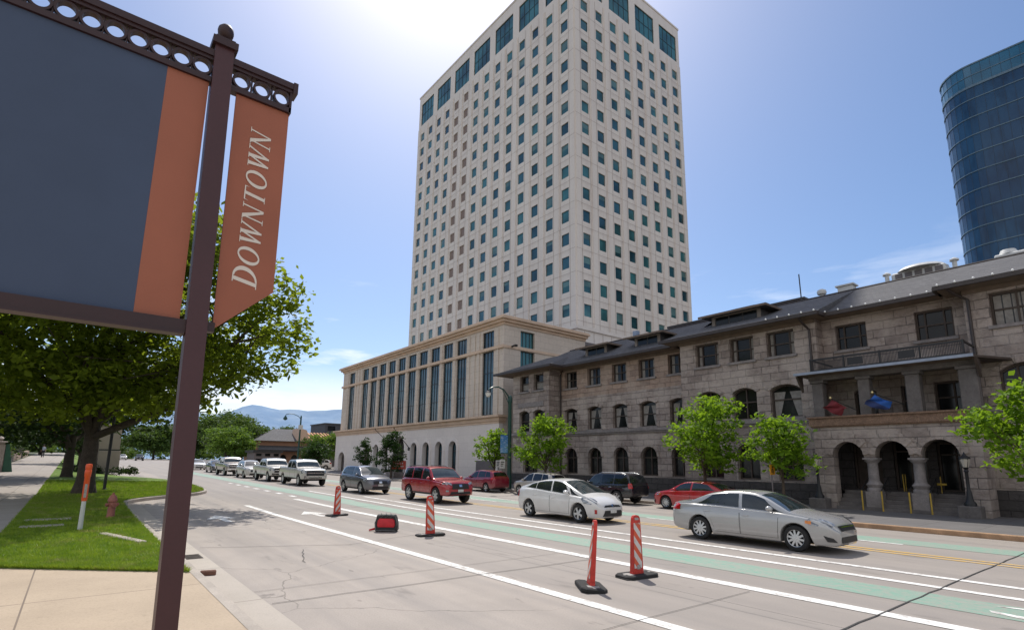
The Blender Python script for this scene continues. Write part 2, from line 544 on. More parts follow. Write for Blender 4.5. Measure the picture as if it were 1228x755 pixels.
    for sg in (-1, 1):
        for xw, r in sp['wheels']:
            y = sg * (sp['track'] - sp.get('tw', .21) / 2 - .012)
            if first is None:
                w = tw.build('wheel', MAT_TYRE, t, smooth=35)
                rim = rm.build('rim', MAT_RIM if not sp.get('dark_rim') else MAT_TRIM, w, smooth=35)
                hub = hb.build('brake_disc', MAT_TRIM, w, smooth=35)
                w.location = (xw, y, r); first = w
            else:
                w = copy_tree(first, t); w.location = (xw, y, r)
            w.rotation_euler = (0, random.uniform(0, 1.2), 0 if sg < 0 else pi)
    t.location = loc; t.rotation_euler = rot
    WLOC[t.name] = tuple(loc)
    return t

BITM = dict(head=MAT_HEADL, tail=MAT_TAILL, black=MAT_TRIM, chrome=MAT_CHROME, plate=MAT_PLATE, amber=MAT_AMBER, rim=MAT_RIM, glass=MAT_CARGLASS_T)

def sedan(p, **kw):
    d = dict(paint=p,
        top=[(-2.44, .86), (-2.41, .98), (-2.3, 1.07), (-2.0, 1.10), (-1.80, 1.125), (-1.5, 1.24), (-1.1, 1.385), (-.6, 1.455), (-.1, 1.47), (.25, 1.445), (.55, 1.36), (.95, 1.165), (1.28, 1.01), (1.5, .975), (1.9, .90), (2.15, .81), (2.28, .70), (2.34, .58)],
        belt=[(-2.44, .80), (-2.3, .97), (-1.8, 1.0), (-.8, .985), (.3, .945), (1.25, .90), (1.7, .85), (2.05, .76), (2.34, .53)],
        bot=[(-2.44, .45), (-2.36, .33), (-2.1, .25), (-1, .2), (1, .2), (2.0, .2), (2.28, .2), (2.34, .26)],
        w=[(-2.44, .66), (-2.40, .74), (-2.25, .83), (-1.8, .89), (-1.0, .91), (.8, .91), (1.6, .90), (1.95, .85), (2.15, .77), (2.28, .64), (2.34, .54)],
        wheels=[(-1.388, .325), (1.388, .325)], track=.905, tum=.40,
        panes=[(-1.52, -.16, -1.02, -.20), (-.06, 1.12, -.10, .55)],
        doors=[[(-.98, .30), (-.12, .29), (-.12, .955), (-1.28, .97)], [(-.09, .29), (.93, .29), (.98, .91), (-.09, .95)]],
        mirror=(.80, 1.0), screen=(1.22, .42), rear_screen=(-1.74, -1.12), rim=('thin', 10), sill=None,
        bits=[('headlight', 'head', [(2.20, .52, .62), (1.72, .84, .70), (1.70, .84, .80), (2.16, .56, .74)], True),
              ('turn_signal', 'amber', [(1.80, .86, .71), (1.66, .87, .73), (1.66, .87, .80), (1.80, .85, .78)], True),
              ('tail_light', 'tail', [(-2.40, .52, .78), (-2.06, .87, .82), (-2.04, .86, .98), (-2.38, .52, .96)], True),
              ('grille', 'black', [(2.36, -.42, .57), (2.36, .42, .57), (2.28, .50, .69), (2.28, -.50, .69)], False),
              ('grille_bar', 'chrome', [(2.34, -.40, .66), (2.34, .40, .66), (2.33, .42, .685), (2.33, -.42, .685)], False),
              ('air_intake', 'black', [(2.36, -.50, .27), (2.36, .50, .27), (2.36, .46, .42), (2.36, -.46, .42)], False),
              ('fog_lamp_recess', 'black', [(2.26, .58, .30), (2.10, .74, .32), (2.04, .80, .46), (2.20, .66, .40)], True),
              ('number_plate', 'plate', [(-2.46, -.16, .66), (-2.46, .16, .66), (-2.46, .16, .79), (-2.46, -.16, .79)], False)])
    d.update(kw); return d

def hatch(p, **kw):
    d = dict(paint=p,
        top=[(-2.16, .80), (-2.13, .98), (-2.06, 1.10), (-1.96, 1.165), (-1.5, 1.29), (-1.0, 1.405), (-.5, 1.475), (-.1, 1.49), (.25, 1.465), (.6, 1.36), (1.1, 1.165), (1.52, 1.00), (1.8, .91), (2.02, .80), (2.18, .67), (2.25, .54)],
        belt=[(-2.16, .75), (-2.05, 1.03), (-1.6, 1.07), (-1.0, 1.04), (0, .97), (1.0, .905), (1.6, .85), (1.95, .74), (2.25, .49)],
        bot=[(-2.16, .42), (-2.05, .3), (-1.8, .24), (-1, .19), (1, .19), (1.9, .19), (2.18, .19), (2.25, .25)],
        w=[(-2.16, .64), (-2.1, .74), (-1.9, .82), (-1.4, .86), (-.8, .872), (.8, .872), (1.5, .862), (1.82, .81), (2.02, .73), (2.18, .58), (2.25, .46)],
        wheels=[(-1.35, .315), (1.35, .315)], track=.87, tum=.40,
        panes=[(-1.62, -1.02, -1.30, -1.0), (-.98, -.14, -.96, -.18), (-.06, .92, -.10, .58), (.98, 1.42, .80, .88)],
        doors=[[(-.95, .28), (-.13, .28), (-.13, .97), (-1.10, 1.03)], [(-.10, .28), (.88, .28), (.95, .905), (-.10, .965)]],
        mirror=(.84, 1.0), screen=(1.46, .42), rear_screen=(-1.93, -1.1), rim=('wide', 5), sill=None,
        bits=[('headlight', 'head', [(2.04, .56, .62), (1.62, .82, .68), (1.50, .83, .84), (1.86, .60, .76)], True),
              ('tail_light', 'tail', [(-2.14, .60, .72), (-2.0, .80, .74), (-1.98, .80, 1.02), (-2.10, .62, 1.0)], True),
              ('grille', 'black', [(2.24, -.44, .56), (2.24, .44, .56), (2.2, .36, .62), (2.2, -.36, .62)], False),
              ('badge', 'chrome', [(2.27, -.06, .565), (2.27, .06, .565), (2.2, .06, .645), (2.2, -.06, .645)], False),
              ('air_intake', 'black', [(2.28, -.54, .24), (2.28, .54, .24), (2.26, .42, .45), (2.26, -.42, .45)], False),
              ('number_plate', 'plate', [(2.28, -.16, .36), (2.28, .16, .36), (2.28, .16, .48), (2.28, -.16, .48)], False),
              ('fog_lamp_recess', 'tail', [(2.08, .64, .34), (2.02, .70, .34), (2.02, .70, .48), (2.08, .64, .48)], True)])
    d.update(kw); return d

def suv(p, **kw):     # tall square-shouldered off-roader
    d = dict(paint=p,
        top=[(-2.47, .80), (-2.45, 1.12), (-2.40, 1.20), (-2.30, 1.42), (-2.16, 1.69), (-2.06, 1.755), (-1.6, 1.785), (-.6, 1.80), (.15, 1.785), (.42, 1.73), (.75, 1.50), (1.08, 1.235), (1.3, 1.19), (1.9, 1.14), (2.12, 1.08), (2.23, .98), (2.29, .84)],
        belt=[(-2.47, .74), (-2.42, 1.06), (-2.2, 1.13), (-1, 1.13), (1, 1.09), (1.6, 1.05), (2.05, .97), (2.29, .78)],
        bot=[(-2.47, .55), (-2.4, .48), (-2.2, .44), (-1, .40), (1, .40), (2.0, .42), (2.22, .42), (2.29, .48)],
        w=[(-2.47, .74), (-2.42, .82), (-2.25, .90), (-1.8, .945), (-.8, .955), (.8, .955), (1.7, .95), (2.0, .90), (2.16, .82), (2.29, .68)],
        wheels=[(-1.395, .39), (1.395, .39)], track=.96, tw=.26, tum=.24, zm=.78, side_k=.07, arch=1.2,
        panes=[(-2.2, -1.18, -2.02, -1.2, 1), (-1.06, -.18, -1.10, -.2, 1), (-.06, 1.0, -.08, .50)],
        doors=[[(-.92, .48), (-.14, .48), (-.14, 1.09), (-1.10, 1.10)], [(-.1, .48), (.82, .48), (.88, 1.07), (-.1, 1.09)]],
        mirror=(.80, 1.18), screen=(1.04, .46), rear_screen=(-2.36, -2.18), rim=('wide', 6), tint=0,
        rails=(-1.9, .1, .60), sill=(.41, .50),
        bits=[('headlight', 'head', [(2.27, .50, .90), (1.98, .88, .93), (1.96, .88, 1.05), (2.20, .50, 1.02)], True),
              ('tail_light', 'tail', [(-2.44, .70, .92), (-2.28, .88, .92), (-2.22, .87, 1.22), (-2.40, .72, 1.22)], True),
              ('grille', 'black', [(2.30, -.50, .72), (2.30, .50, .72), (2.24, .46, .99), (2.24, -.46, .99)], False),
              ('badge', 'chrome', [(2.32, -.08, .84), (2.32, .08, .84), (2.28, .08, .95), (2.28, -.08, .95)], False),
              ('air_intake', 'black', [(2.32, -.62, .47), (2.32, .62, .47), (2.32, .55, .60), (2.32, -.55, .60)], False),
              ('fog_lamp', 'head', [(2.28, .68, .60), (2.18, .78, .60), (2.18, .78, .68), (2.28, .68, .68)], True),
              ('number_plate', 'plate', [(2.33, -.16, .58), (2.33, .16, .58), (2.33, .16, .71), (2.33, -.16, .71)], False)])
    d.update(kw); return d

def crossover(p, **kw):
    d = dict(paint=p,
        top=[(-2.30, .80), (-2.28, 1.02), (-2.20, 1.16), (-2.02, 1.42), (-1.86, 1.58), (-1.4, 1.655), (-.6, 1.685), (0, 1.68), (.35, 1.62), (.8, 1.40), (1.25, 1.13), (1.5, 1.08), (1.9, 1.01), (2.12, .92), (2.25, .78), (2.30, .66)],
        belt=[(-2.30, .74), (-2.2, 1.08), (-1.7, 1.11), (-.8, 1.08), (.3, 1.03), (1.2, .99), (1.7, .94), (2.05, .85), (2.30, .6)],
        bot=[(-2.30, .48), (-2.2, .36), (-2, .30), (-1, .26), (1, .26), (2.0, .27), (2.24, .27), (2.30, .34)],
        w=[(-2.30, .68), (-2.25, .77), (-2.05, .87), (-1.6, .905), (-.8, .915), (.8, .915), (1.6, .90), (1.92, .85), (2.1, .77), (2.24, .64), (2.30, .54)],
        wheels=[(-1.345, .35), (1.345, .35)], track=.91, tw=.225, tum=.36, zm=.7,
        panes=[(-1.85, -1.14, -1.62, -1.12, 1), (-1.08, -.15, -1.06, -.18, 1), (-.05, 1.08, -.08, .50)],
        doors=[[(-.95, .36), (-.13, .36), (-.13, 1.045), (-1.12, 1.06)], [(-.10, .36), (.90, .36), (.96, .98), (-.10, 1.035)]],
        mirror=(.84, 1.10), screen=(1.22, .42), rear_screen=(-2.14, -1.9), rim=('wide', 5), sill=(.25, .36),
        bits=[('headlight', 'head', [(2.18, .48, .72), (1.78, .84, .80), (1.72, .85, .92), (2.08, .52, .86)], True),
              ('tail_light', 'tail', [(-2.26, .62, .94), (-1.96, .88, .96), (-1.92, .86, 1.14), (-2.2, .62, 1.14)], True),
              ('grille', 'black', [(2.32, -.46, .60), (2.32, .46, .60), (2.24, .44, .79), (2.24, -.44, .79)], False),
              ('badge', 'chrome', [(2.33, -.09, .63), (2.33, .09, .63), (2.28, .09, .77), (2.28, -.09, .77)], False),
              ('air_intake', 'black', [(2.33, -.58, .34), (2.33, .58, .34), (2.33, .50, .47), (2.33, -.50, .47)], False),
              ('number_plate', 'plate', [(2.34, -.16, .48), (2.34, .16, .48), (2.34, .16, .60), (2.34, -.16, .60)], False)])
    d.update(kw); return d

def pickup(p, **kw):
    d = dict(paint=p,
        top=[(-3.05, 1.20), (-3.03, 1.34), (-2.9, 1.36), (-1.12, 1.38), (-1.10, 1.40), (-1.04, 1.80), (-.98, 1.88), (-.6, 1.945), (.3, 1.955), (.62, 1.91), (.82, 1.80), (1.30, 1.38), (1.45, 1.34), (2.2, 1.29), (2.6, 1.24), (2.74, 1.16), (2.82, 1.02)],
        belt=[(-3.05, 1.15), (-2.9, 1.30), (-1.2, 1.32), (-.9, 1.27), (1.2, 1.25), (2.0, 1.20), (2.6, 1.12), (2.82, .96)],
        bot=[(-3.05, .70), (-2.9, .62), (-2.5, .60), (-1, .52), (1, .50), (2.2, .52), (2.7, .50), (2.82, .56)],
        w=[(-3.05, .93), (-2.95, .98), (-2, 1.0), (0, 1.005), (1.6, 1.005), (2.4, .98), (2.65, .94), (2.82, .86)],
        wheels=[(-1.93, .41), (1.93, .41)], track=1.0, tw=.28, tum=.22, zm=.9, side_k=.05, arch=1.2, bed=(-2.98, -1.11),
        panes=[(-.92, -.2, -.88, -.2, 1), (-.06, 1.2, -.06, .76)],
        doors=[[(-.96, .60), (-.13, .60), (-.13, 1.24), (-.96, 1.26)], [(-.1, .60), (1.08, .60), (1.12, 1.22), (-.1, 1.24)]],
        mirror=(1.0, 1.36), screen=(1.28, .86), rim=('wide', 8), sill=(.5, .58), black_mirror=1,
        bits=[('headlight', 'head', [(2.80, .66, .92), (2.56, .96, .92), (2.50, .95, 1.18), (2.76, .68, 1.16)], True),
              ('grille', 'black', [(2.86, -.66, .76), (2.86, .66, .76), (2.80, .66, 1.15), (2.80, -.66, 1.15)], False),
              ('grille_bar', 'chrome', [(2.90, -.60, .94), (2.90, .60, .94), (2.88, .60, .985), (2.88, -.60, .985)], False),
              ('bumper_bar', 'chrome', [(2.86, -.84, .58), (2.86, .84, .58), (2.84, .82, .76), (2.84, -.82, .76)], False),
              ('air_intake', 'black', [(2.87, -.5, .58), (2.87, .5, .58), (2.86, .5, .66), (2.86, -.5, .66)], False),
              ('tail_light', 'tail', [(-3.03, .86, .95), (-2.92, .98, .95), (-2.9, .97, 1.25), (-3.02, .86, 1.25)], True)])
    d.update(kw); return d
# ------------------------------------------------------------------ camera, light, sky
YAW, PIT, ROL, FPX, CYO = radians(-51.372), radians(10.196), radians(.6935), 644.355, 61.5
def setup_camera():
    cy, sy, cp, sp_, cr, sr = cos(YAW), sin(YAW), cos(PIT), sin(PIT), cos(ROL), sin(ROL)
    f = Vector((sy * cp, cy * cp, sp_)); r0 = Vector((cy, -sy, 0)); u0 = r0.cross(f)
    r = r0 * cr + u0 * sr; u = -r0 * sr + u0 * cr
    cam = bpy.data.cameras.new('camera'); o = bpy.data.objects.new('camera', cam); col.objects.link(o)
    m = Matrix(((r.x, u.x, -f.x, 0), (r.y, u.y, -f.y, 0), (r.z, u.z, -f.z, 2.05), (0, 0, 0, 1)))
    o.matrix_world = m
    cam.sensor_width = 36; cam.sensor_fit = 'HORIZONTAL'; cam.lens = FPX / 1228 * 36
    cam.shift_y = CYO / 1228
    cam.clip_start = .05; cam.clip_end = 90000
    scene.camera = o
setup_camera()

SUN = Vector((-.56, .33, 1.)).normalized()
EL = math.asin(SUN.z)
sun = bpy.data.lights.new('sun', 'SUN'); so = bpy.data.objects.new('sun', sun); col.objects.link(so)
sun.energy = 4.1; sun.angle = radians(.55); sun.color = (1., .95, .87)
so.rotation_euler = (-SUN).to_track_quat('-Z', 'Y').to_euler()
so.location = (0, 0, 60)

w = bpy.data.worlds.new('World'); scene.world = w; w.use_nodes = True
nt = w.node_tree; nt.nodes.clear()
wo = nt.nodes.new('ShaderNodeOutputWorld'); bg = nt.nodes.new('ShaderNodeBackground')
sky = nt.nodes.new('ShaderNodeTexSky'); sky.sky_type = 'NISHITA'; sky.sun_disc = False
sky.sun_elevation = EL; sky.sun_rotation = math.atan2(SUN.x, SUN.y)
sky.altitude = 1300; sky.air_density = 1.0; sky.dust_density = 3.3; sky.ozone_density = 2.2
# thin cloud streaks near the horizon, mixed into the sky colour by direction
tc = nt.nodes.new('ShaderNodeTexCoord')
mp = nt.nodes.new('ShaderNodeMapping'); mp.inputs['Scale'].default_value = (1.6, 1.6, 9.); nt.links.new(tc.outputs['Generated'], mp.inputs[0])
cn = noise(nt, mp.outputs[0], 2.1, 6, .6)
sepz = nt.nodes.new('ShaderNodeSeparateXYZ'); nt.links.new(tc.outputs['Generated'], sepz.inputs[0])
band = math_n(nt, 'MULTIPLY', mapr(nt, sepz.outputs[2], .02, .10), mapr(nt, sepz.outputs[2], .36, .12))
cl = math_n(nt, 'MULTIPLY', mapr(nt, cn, .54, .66), band)
low = mapr(nt, sepz.outputs[2], .165, .095)
cl2 = math_n(nt, 'MULTIPLY', mapr(nt, cn, .28, .50, .25, .95), low)
cl = math_n(nt, 'MAXIMUM', cl, cl2)
hs = nt.nodes.new('ShaderNodeHueSaturation'); hs.inputs['Saturation'].default_value = 1.14; hs.inputs['Value'].default_value = 1.10
nt.links.new(sky.outputs[0], hs.inputs['Color'])
skyc = mixrgb(nt, math_n(nt, 'MULTIPLY', cl, .85), hs.outputs[0], (8.5, 8.8, 9.4))
# unseen bright cloud bank, added opposite the sun to fill the shaded fronts
dt = nt.nodes.new('ShaderNodeVectorMath'); dt.operation = 'DOT_PRODUCT'; nt.links.new(tc.outputs['Generated'], dt.inputs[0]); dt.inputs[1].default_value = Vector((.72, -.64, .28)).normalized()
mp2 = nt.nodes.new('ShaderNodeMapping'); mp2.inputs['Scale'].default_value = (1, 1, 1.9); nt.links.new(tc.outputs['Generated'], mp2.inputs[0])
cu = noise(nt, mp2.outputs[0], 2.4, 7, .58)
cuf = math_n(nt, 'MULTIPLY', mapr(nt, cu, .34, .50), mapr(nt, dt.outputs['Value'], .12, .5))
cush = mixrgb(nt, mapr(nt, cu, .5, .75), (5.8, 5.9, 6.2), (9.2, 9.1, 8.9))
skyc = mixrgb(nt, cuf, skyc, cush)
nt.links.new(skyc, bg.inputs[0]); bg.inputs[1].default_value = .135
nt.links.new(bg.outputs[0], wo.inputs[0])
scene.view_settings.view_transform = 'Standard'; scene.view_settings.look = 'None'
scene.view_settings.exposure = 0; scene.view_settings.gamma = 1
scene.cycles.max_bounces = 6; scene.cycles.diffuse_bounces = 3; scene.cycles.transparent_max_bounces = 6
scene.cycles.caustics_reflective = False; scene.cycles.caustics_refractive = False

# ------------------------------------------------------------------ ground materials
def mat_concrete_road():
    m, nt, b, out = nt_new('concrete_road')
    v = coords(nt)
    big = noise(nt, v, .09, 4); mid = noise(nt, v, 1.3, 5); fin = noise(nt, v, 45, 3)
    st = noise(nt, coords(nt, scale=(.05, 1.6, 1)), 1.0, 5)
    c = mixrgb(nt, mapr(nt, big, .3, .7), (.345, .300, .262), (.405, .353, .312))
    c = mixrgb(nt, mapr(nt, st, .45, .72, 0, .55), c, (.235, .215, .205))
    c = mixrgb(nt, mapr(nt, mid, .45, .75, 0, .4), c, (.27, .24, .215))
    c = mixrgb(nt, mapr(nt, fin, .42, .7, 0, .35), c, (.20, .185, .17))
    # hairline cracks
    vo = nt.nodes.new('ShaderNodeTexVoronoi'); vo.feature = 'DISTANCE_TO_EDGE'; vo.inputs['Scale'].default_value = .17
    wv = nt.nodes.new('ShaderNodeMixRGB'); wv.blend_type = 'ADD'; wv.inputs[0].default_value = 1
    nz = nt.nodes.new('ShaderNodeTexNoise'); nz.inputs['Scale'].default_value = .8; nz.inputs['Detail'].default_value = 6
    nt.links.new(v, nz.inputs['Vector']); nt.links.new(v, wv.inputs[1]); nt.links.new(nz.outputs['Color'], wv.inputs[2])
    nt.links.new(wv.outputs[0], vo.inputs['Vector'])
    crack = mapr(nt, vo.outputs[0], .0, .0035, 1, 0)
    crack = math_n(nt, 'MULTIPLY', crack, mapr(nt, big, .53, .62))
    spots = mapr(nt, noise(nt, coords(nt, scale=(.5, 1.2, 1)), 2.6, 2), .70, .74)
    c = mixrgb(nt, math_n(nt, 'MULTIPLY', spots, .45), c, (.12, .105, .095))
    c = mixrgb(nt, math_n(nt, 'MULTIPLY', crack, .7), c, (.06, .055, .05))
    # rubber-darkened wheel tracks and blotchy oil stains down the lane centres
    sp_ = nt.nodes.new('ShaderNodeSeparateXYZ'); nt.links.new(v, sp_.inputs[0])
    lane = math_n(nt, 'FRACT', math_n(nt, 'MULTIPLY', math_n(nt, 'ADD', sp_.outputs[1], 2.05), 1 / 1.62))
    trk = mapr(nt, math_n(nt, 'ABSOLUTE', math_n(nt, 'SUBTRACT', lane, .5)), .32, .08)
    tn = noise(nt, coords(nt, scale=(.09, .9, 1)), 1.0, 5)
    trk = math_n(nt, 'MULTIPLY', trk, mapr(nt, tn, .40, .68, 0, .42))
    c = mixrgb(nt, trk, c, (.15, .138, .13))
    far = mapr(nt, sp_.outputs[1], 6.3, 6.6, 0, .42)
    c = mixrgb(nt, far, c, (.265, .240, .222))
    oil = noise(nt, coords(nt, scale=(.35, 1.3, 1)), 1.5, 4, .6)
    c = mixrgb(nt, mapr(nt, oil, .62, .74, 0, .5), c, (.13, .118, .11))
    nt.links.new(c, b.inputs['Base Color']); b.inputs['Roughness'].default_value = .75
    b.inputs['Specular IOR Level'].default_value = .35
    bump(nt, b, fin, .25, .006)
    MATS['concrete_road'] = m; return m
def mat_slab(name, c1, c2, joint, jscale, offs=(0, 0, 0)):
    m, nt, b, out = nt_new(name)
    v = coords(nt, loc=offs)
    br = nt.nodes.new('ShaderNodeTexBrick'); br.offset = 0; br.inputs['Scale'].default_value = 1
    br.inputs['Brick Width'].default_value = jscale[0]; br.inputs['Row Height'].default_value = jscale[1]
    br.inputs['Mortar Size'].default_value = .012; br.inputs['Mortar Smooth'].default_value = .3
    br.inputs['Color1'].default_value = (*c1, 1); br.inputs['Color2'].default_value = (*c2, 1); br.inputs['Mortar'].default_value = (*joint, 1)
    nt.links.new(v, br.inputs['Vector'])
    n1 = noise(nt, v, .9, 5); n2 = noise(nt, v, 50, 3); n3 = noise(nt, v, 6, 6, .7)
    c = mixrgb(nt, mapr(nt, n1, .4, .7, 0, .35), br.outputs['Color'], tuple(x * .68 for x in c1))
    c = mixrgb(nt, mapr(nt, n3, .58, .72, 0, .3), c, tuple(x * .5 for x in c1))
    c = mixrgb(nt, mapr(nt, n2, .45, .7, 0, .3), c, tuple(x * .55 for x in c1))
    nt.links.new(c, b.inputs['Base Color']); b.inputs['Roughness'].default_value = .85
    bump(nt, b, n2, .25, .006)
    MATS[name] = m; return m
def mat_paintmark(name, c, wear_lo=.5, wear_hi=.62, under=(.37, .33, .3), amt=.85):
    m, nt, b, out = nt_new(name)
    v = coords(nt)
    n = noise(nt, v, 7, 7, .72); n2 = noise(nt, v, .5, 3)
    f = math_n(nt, 'ADD', n, math_n(nt, 'MULTIPLY', mapr(nt, n2, .3, .7), .12))
    st = noise(nt, coords(nt, scale=(.12, 3., 1)), 1.0, 4)
    wear = math_n(nt, 'MULTIPLY', mapr(nt, math_n(nt, 'ADD', f, math_n(nt, 'MULTIPLY', st, .15)), wear_lo + .13, wear_hi + .15), amt)
    fin = noise(nt, v, 50, 3)
    cc = mixrgb(nt, wear, c, under)
    cc = mixrgb(nt, mapr(nt, fin, .45, .7, 0, .2), cc, tuple(x * .5 for x in under))
    nt.links.new(cc, b.inputs['Base Color']); b.inputs['Roughness'].default_value = .7
    MATS[name] = m; return m
MAT_ROAD = mat_concrete_road()
MAT_WALK = mat_slab('pavement_concrete', (.43, .335, .24), (.46, .365, .265), (.17, .13, .10), (3.0, 3.0), (.9, .3, 0))
MAT_WALK2 = mat_slab('old_pavement_concrete', (.34, .30, .265), (.37, .33, .29), (.14, .12, .10), (1.5, 1.7), (.4, .5, 0))
MAT_WALK3 = mat_slab('far_pavement_shade_concrete', (.135, .128, .13), (.155, .146, .146), (.06, .057, .057), (1.5, 1.5))  # shade lying on the far pavement is put into this dark concrete colour
MAT_GUTTER = mat_slab('gutter_concrete', (.47, .42, .36), (.44, .39, .34), (.15, .13, .11), (3.0, 8.0), (0, 3., 0))
MAT_KERB = M('kerb_concrete', (.42, .37, .32), .85, var=.2, scale=1.5, fine=.1, bmp=.3)
MAT_KERB_RED = M('orange_painted_kerb', (.42, .26, .15), .8, var=.3, scale=3., fine=.12)
MAT_WHITE = mat_paintmark('white_road_paint', (.80, .79, .76))
MAT_YELLOW = mat_paintmark('yellow_road_paint', (.62, .38, .07), .46, .6)
MAT_GREEN = mat_paintmark('green_lane_paint', (.175, .355, .27), .36, .60, (.34, .32, .28), .8)
MAT_TAR = M('joint_sealant', (.04, .038, .036), .7, var=.3)
MAT_SOIL = M('base_ground', (.17, .15, .12), .9, var=.2, scale=.05)

XS = [70, 30, 12] + list(np.arange(10, -64, -2.)) + list(np.arange(-64, -220, -6.)) + [-300, -600, -1500, -5000, -20000]
def sheet(name, mat, ya, yb, dz, xs=None, zf=None, kind='structure', parent=None):
    """strip along the street between two Y curves"""
    mb = MB(); xs = xs or XS
    f = lambda q, x: q(x) if callable(q) else q
    zf = zf or (lambda x, y: rz(x))
    ny = 1
    rows = [[(x, f(ya, x), zf(x, f(ya, x)) + dz), (x, f(yb, x), zf(x, f(yb, x)) + dz)] for x in xs]
    for a, b in zip(rows, rows[1:]):
        mb.face([a[0], b[0], b[1], a[1]])
    o = mb.build(name, mat)
    tag(o, kind=kind); return o
# whole ground out to the horizon
g = MB()
GX = [3000, 70] + list(np.arange(60, -220, -20.)) + [-1000, -6000, -26000]
for a, b in zip(GX, GX[1:]):
    g.face([(a, -20000, rz(a) - .08), (b, -20000, rz(b) - .08), (b, 20000, rz(b) - .08), (a, 20000, rz(a) - .08)])
tag(g.build('ground', MAT_SOIL), kind='structure')
tag(sheet('road', MAT_ROAD, -3., 27., 0.), kind='structure')
# side street beyond the podium building
s = MB(); s.face([(-84, 24, rz(-84) + .004), (-84, 400, rz(-84) + .004), (-101, 400, rz(-101) + .004), (-101, 24, rz(-101) + .004)])
tag(s.build('side_road', MAT_ROAD), kind='structure')

def curve(pts):
    f = pch(sorted(pts)); return f
KN = curve([(70, 1.93), (-20, 1.93), (-28.6, 1.96), (-30, 2.2), (-31.5, 3.0), (-34.5, 5.6), (-36.5, 6.3), (-39, 6.5), (-50, 6.3), (-55, 5.2), (-60, 3.4), (-63, 3.0), (-20000, 3.0)])
KF = curve([(70, 21.5), (-11.6, 21.5), (-12.6, 21.9), (-14.0, 23.6), (-15.2, 24.2), (-84, 24.2), (-20000, 24.2)])
XK = [x for x in XS if x > -36] 
XD = sorted(set(XS + list(np.arange(-27, -64, -.5)) + list(np.arange(-10.5, -16.5, -.3))), reverse=True)
XFAR = [x for x in XD if -86 <= x <= 70]
def kerb(name, mat, fk, w, sg, xs, base):
    mb = MB()
    for a, b in zip(xs, xs[1:]):
        ya, yb = fk(a), fk(b)
        za, zb = base(a), base(b)
        A = [(a, ya, rz(a) - .02), (a, ya, za - .02), (a, ya + sg * .02, za), (a, ya + sg * w, za)]
        B = [(b, yb, rz(b) - .02), (b, yb, zb - .02), (b, yb + sg * .02, zb), (b, yb + sg * w, zb)]
        for i in range(3): mb.face([A[i], B[i], B[i + 1], A[i + 1]])
    tag(mb.build(name, mat, smooth=30), kind='structure')
kerb('near_kerb', MAT_KERB, KN, .16, -1, [x for x in XD if x >= -300], lambda x: rz(x) + .155)
kerb('far_kerb', MAT_KERB, KF, .16, 1, [x for x in XFAR if x <= -11.4], lambda x: rz(x) + .155)
kerb('painted_kerb', MAT_KERB_RED, KF, .18, 1, [70, 30, 12, 0, -6, -11.4], lambda x: rz(x) + .16)
kerb('far_corner_kerb', MAT_KERB, lambda x: 24.2, .16, 1, [-101., -120, -160, -220, -300], lambda x: rz(x) + .155)
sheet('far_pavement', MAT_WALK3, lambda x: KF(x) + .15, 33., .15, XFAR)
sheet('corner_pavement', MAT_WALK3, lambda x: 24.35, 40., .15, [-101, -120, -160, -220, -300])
# near side: gutter, pavement, lawn
sheet('gutter', MAT_GUTTER, lambda x: KN(x) - .01, lambda x: KN(x) + .52, .004, [x for x in XD if x >= -29])
def zl(x, y):
    k = min(1., max(0., (KN(x) - y) / (KN(x) + 1.3)))
    return rz(x) + .15 + (ptopb(x) - rz(x) - .15) * k
def near_grid(name, mat, y_lo, y_hi, xs, dz, n=6, kind='structure'):
    mb = MB(); rows = []
    for x in xs:
        a, b = y_lo(x), y_hi(x)
        rows.append([(x, a + (b - a) * k / n, zl(x, a + (b - a) * k / n) + dz) for k in range(n + 1)])
    for r, q in zip(rows, rows[1:]):
        for k in range(n): mb.face([r[k], q[k], q[k + 1], r[k + 1]])
    o = mb.build(name, mat, smooth=40); tag(o, kind=kind); return o
XN = [x for x in XD if x >= -300]
near_grid('forecourt_pavement', MAT_WALK, lambda x: -14., lambda x: KN(x) - .14, [70, 30, 12, 6, 0, -4, -8, -10, -12, -14.], 0.0)
near_grid('near_pavement', MAT_WALK2, lambda x: -5.2, lambda x: -1.2, [x for x in XN if x <= -13.9], .006)
near_grid('near_terrace', M('terrace_soil', (.09, .10, .05), .95, var=.3, scale=1.), lambda x: -60., lambda x: -5.15, [x for x in XN if x <= -13.9], -.01)
MAT_LAWN = None
def mat_lawn():
    m, nt, b, out = nt_new('lawn_turf')
    v = coords(nt)
    n1 = noise(nt, v, .5, 4); n2 = noise(nt, v, 9, 5, .7); n3 = noise(nt, v, 70, 3)
    c = mixrgb(nt, mapr(nt, n1, .35, .65), (.085, .16, .008), (.155, .245, .015))
    c = mixrgb(nt, mapr(nt, n2, .4, .68, 0, .6), c, (.045, .12, .005))
    c = mixrgb(nt, mapr(nt, n3, .5, .75, 0, .5), c, (.19, .27, .06))
    n4 = noise(nt, v, 1.7, 5, .65)
    c = mixrgb(nt, mapr(nt, n4, .54, .68, 0, .8), c, (.22, .19, .08))
    nt.links.new(c, b.inputs['Base Color']); b.inputs['Roughness'].default_value = .9
    bump(nt, b, math_n(nt, 'ADD', n3, n2), .8, .03); return m
MAT_LAWN = mat_lawn()
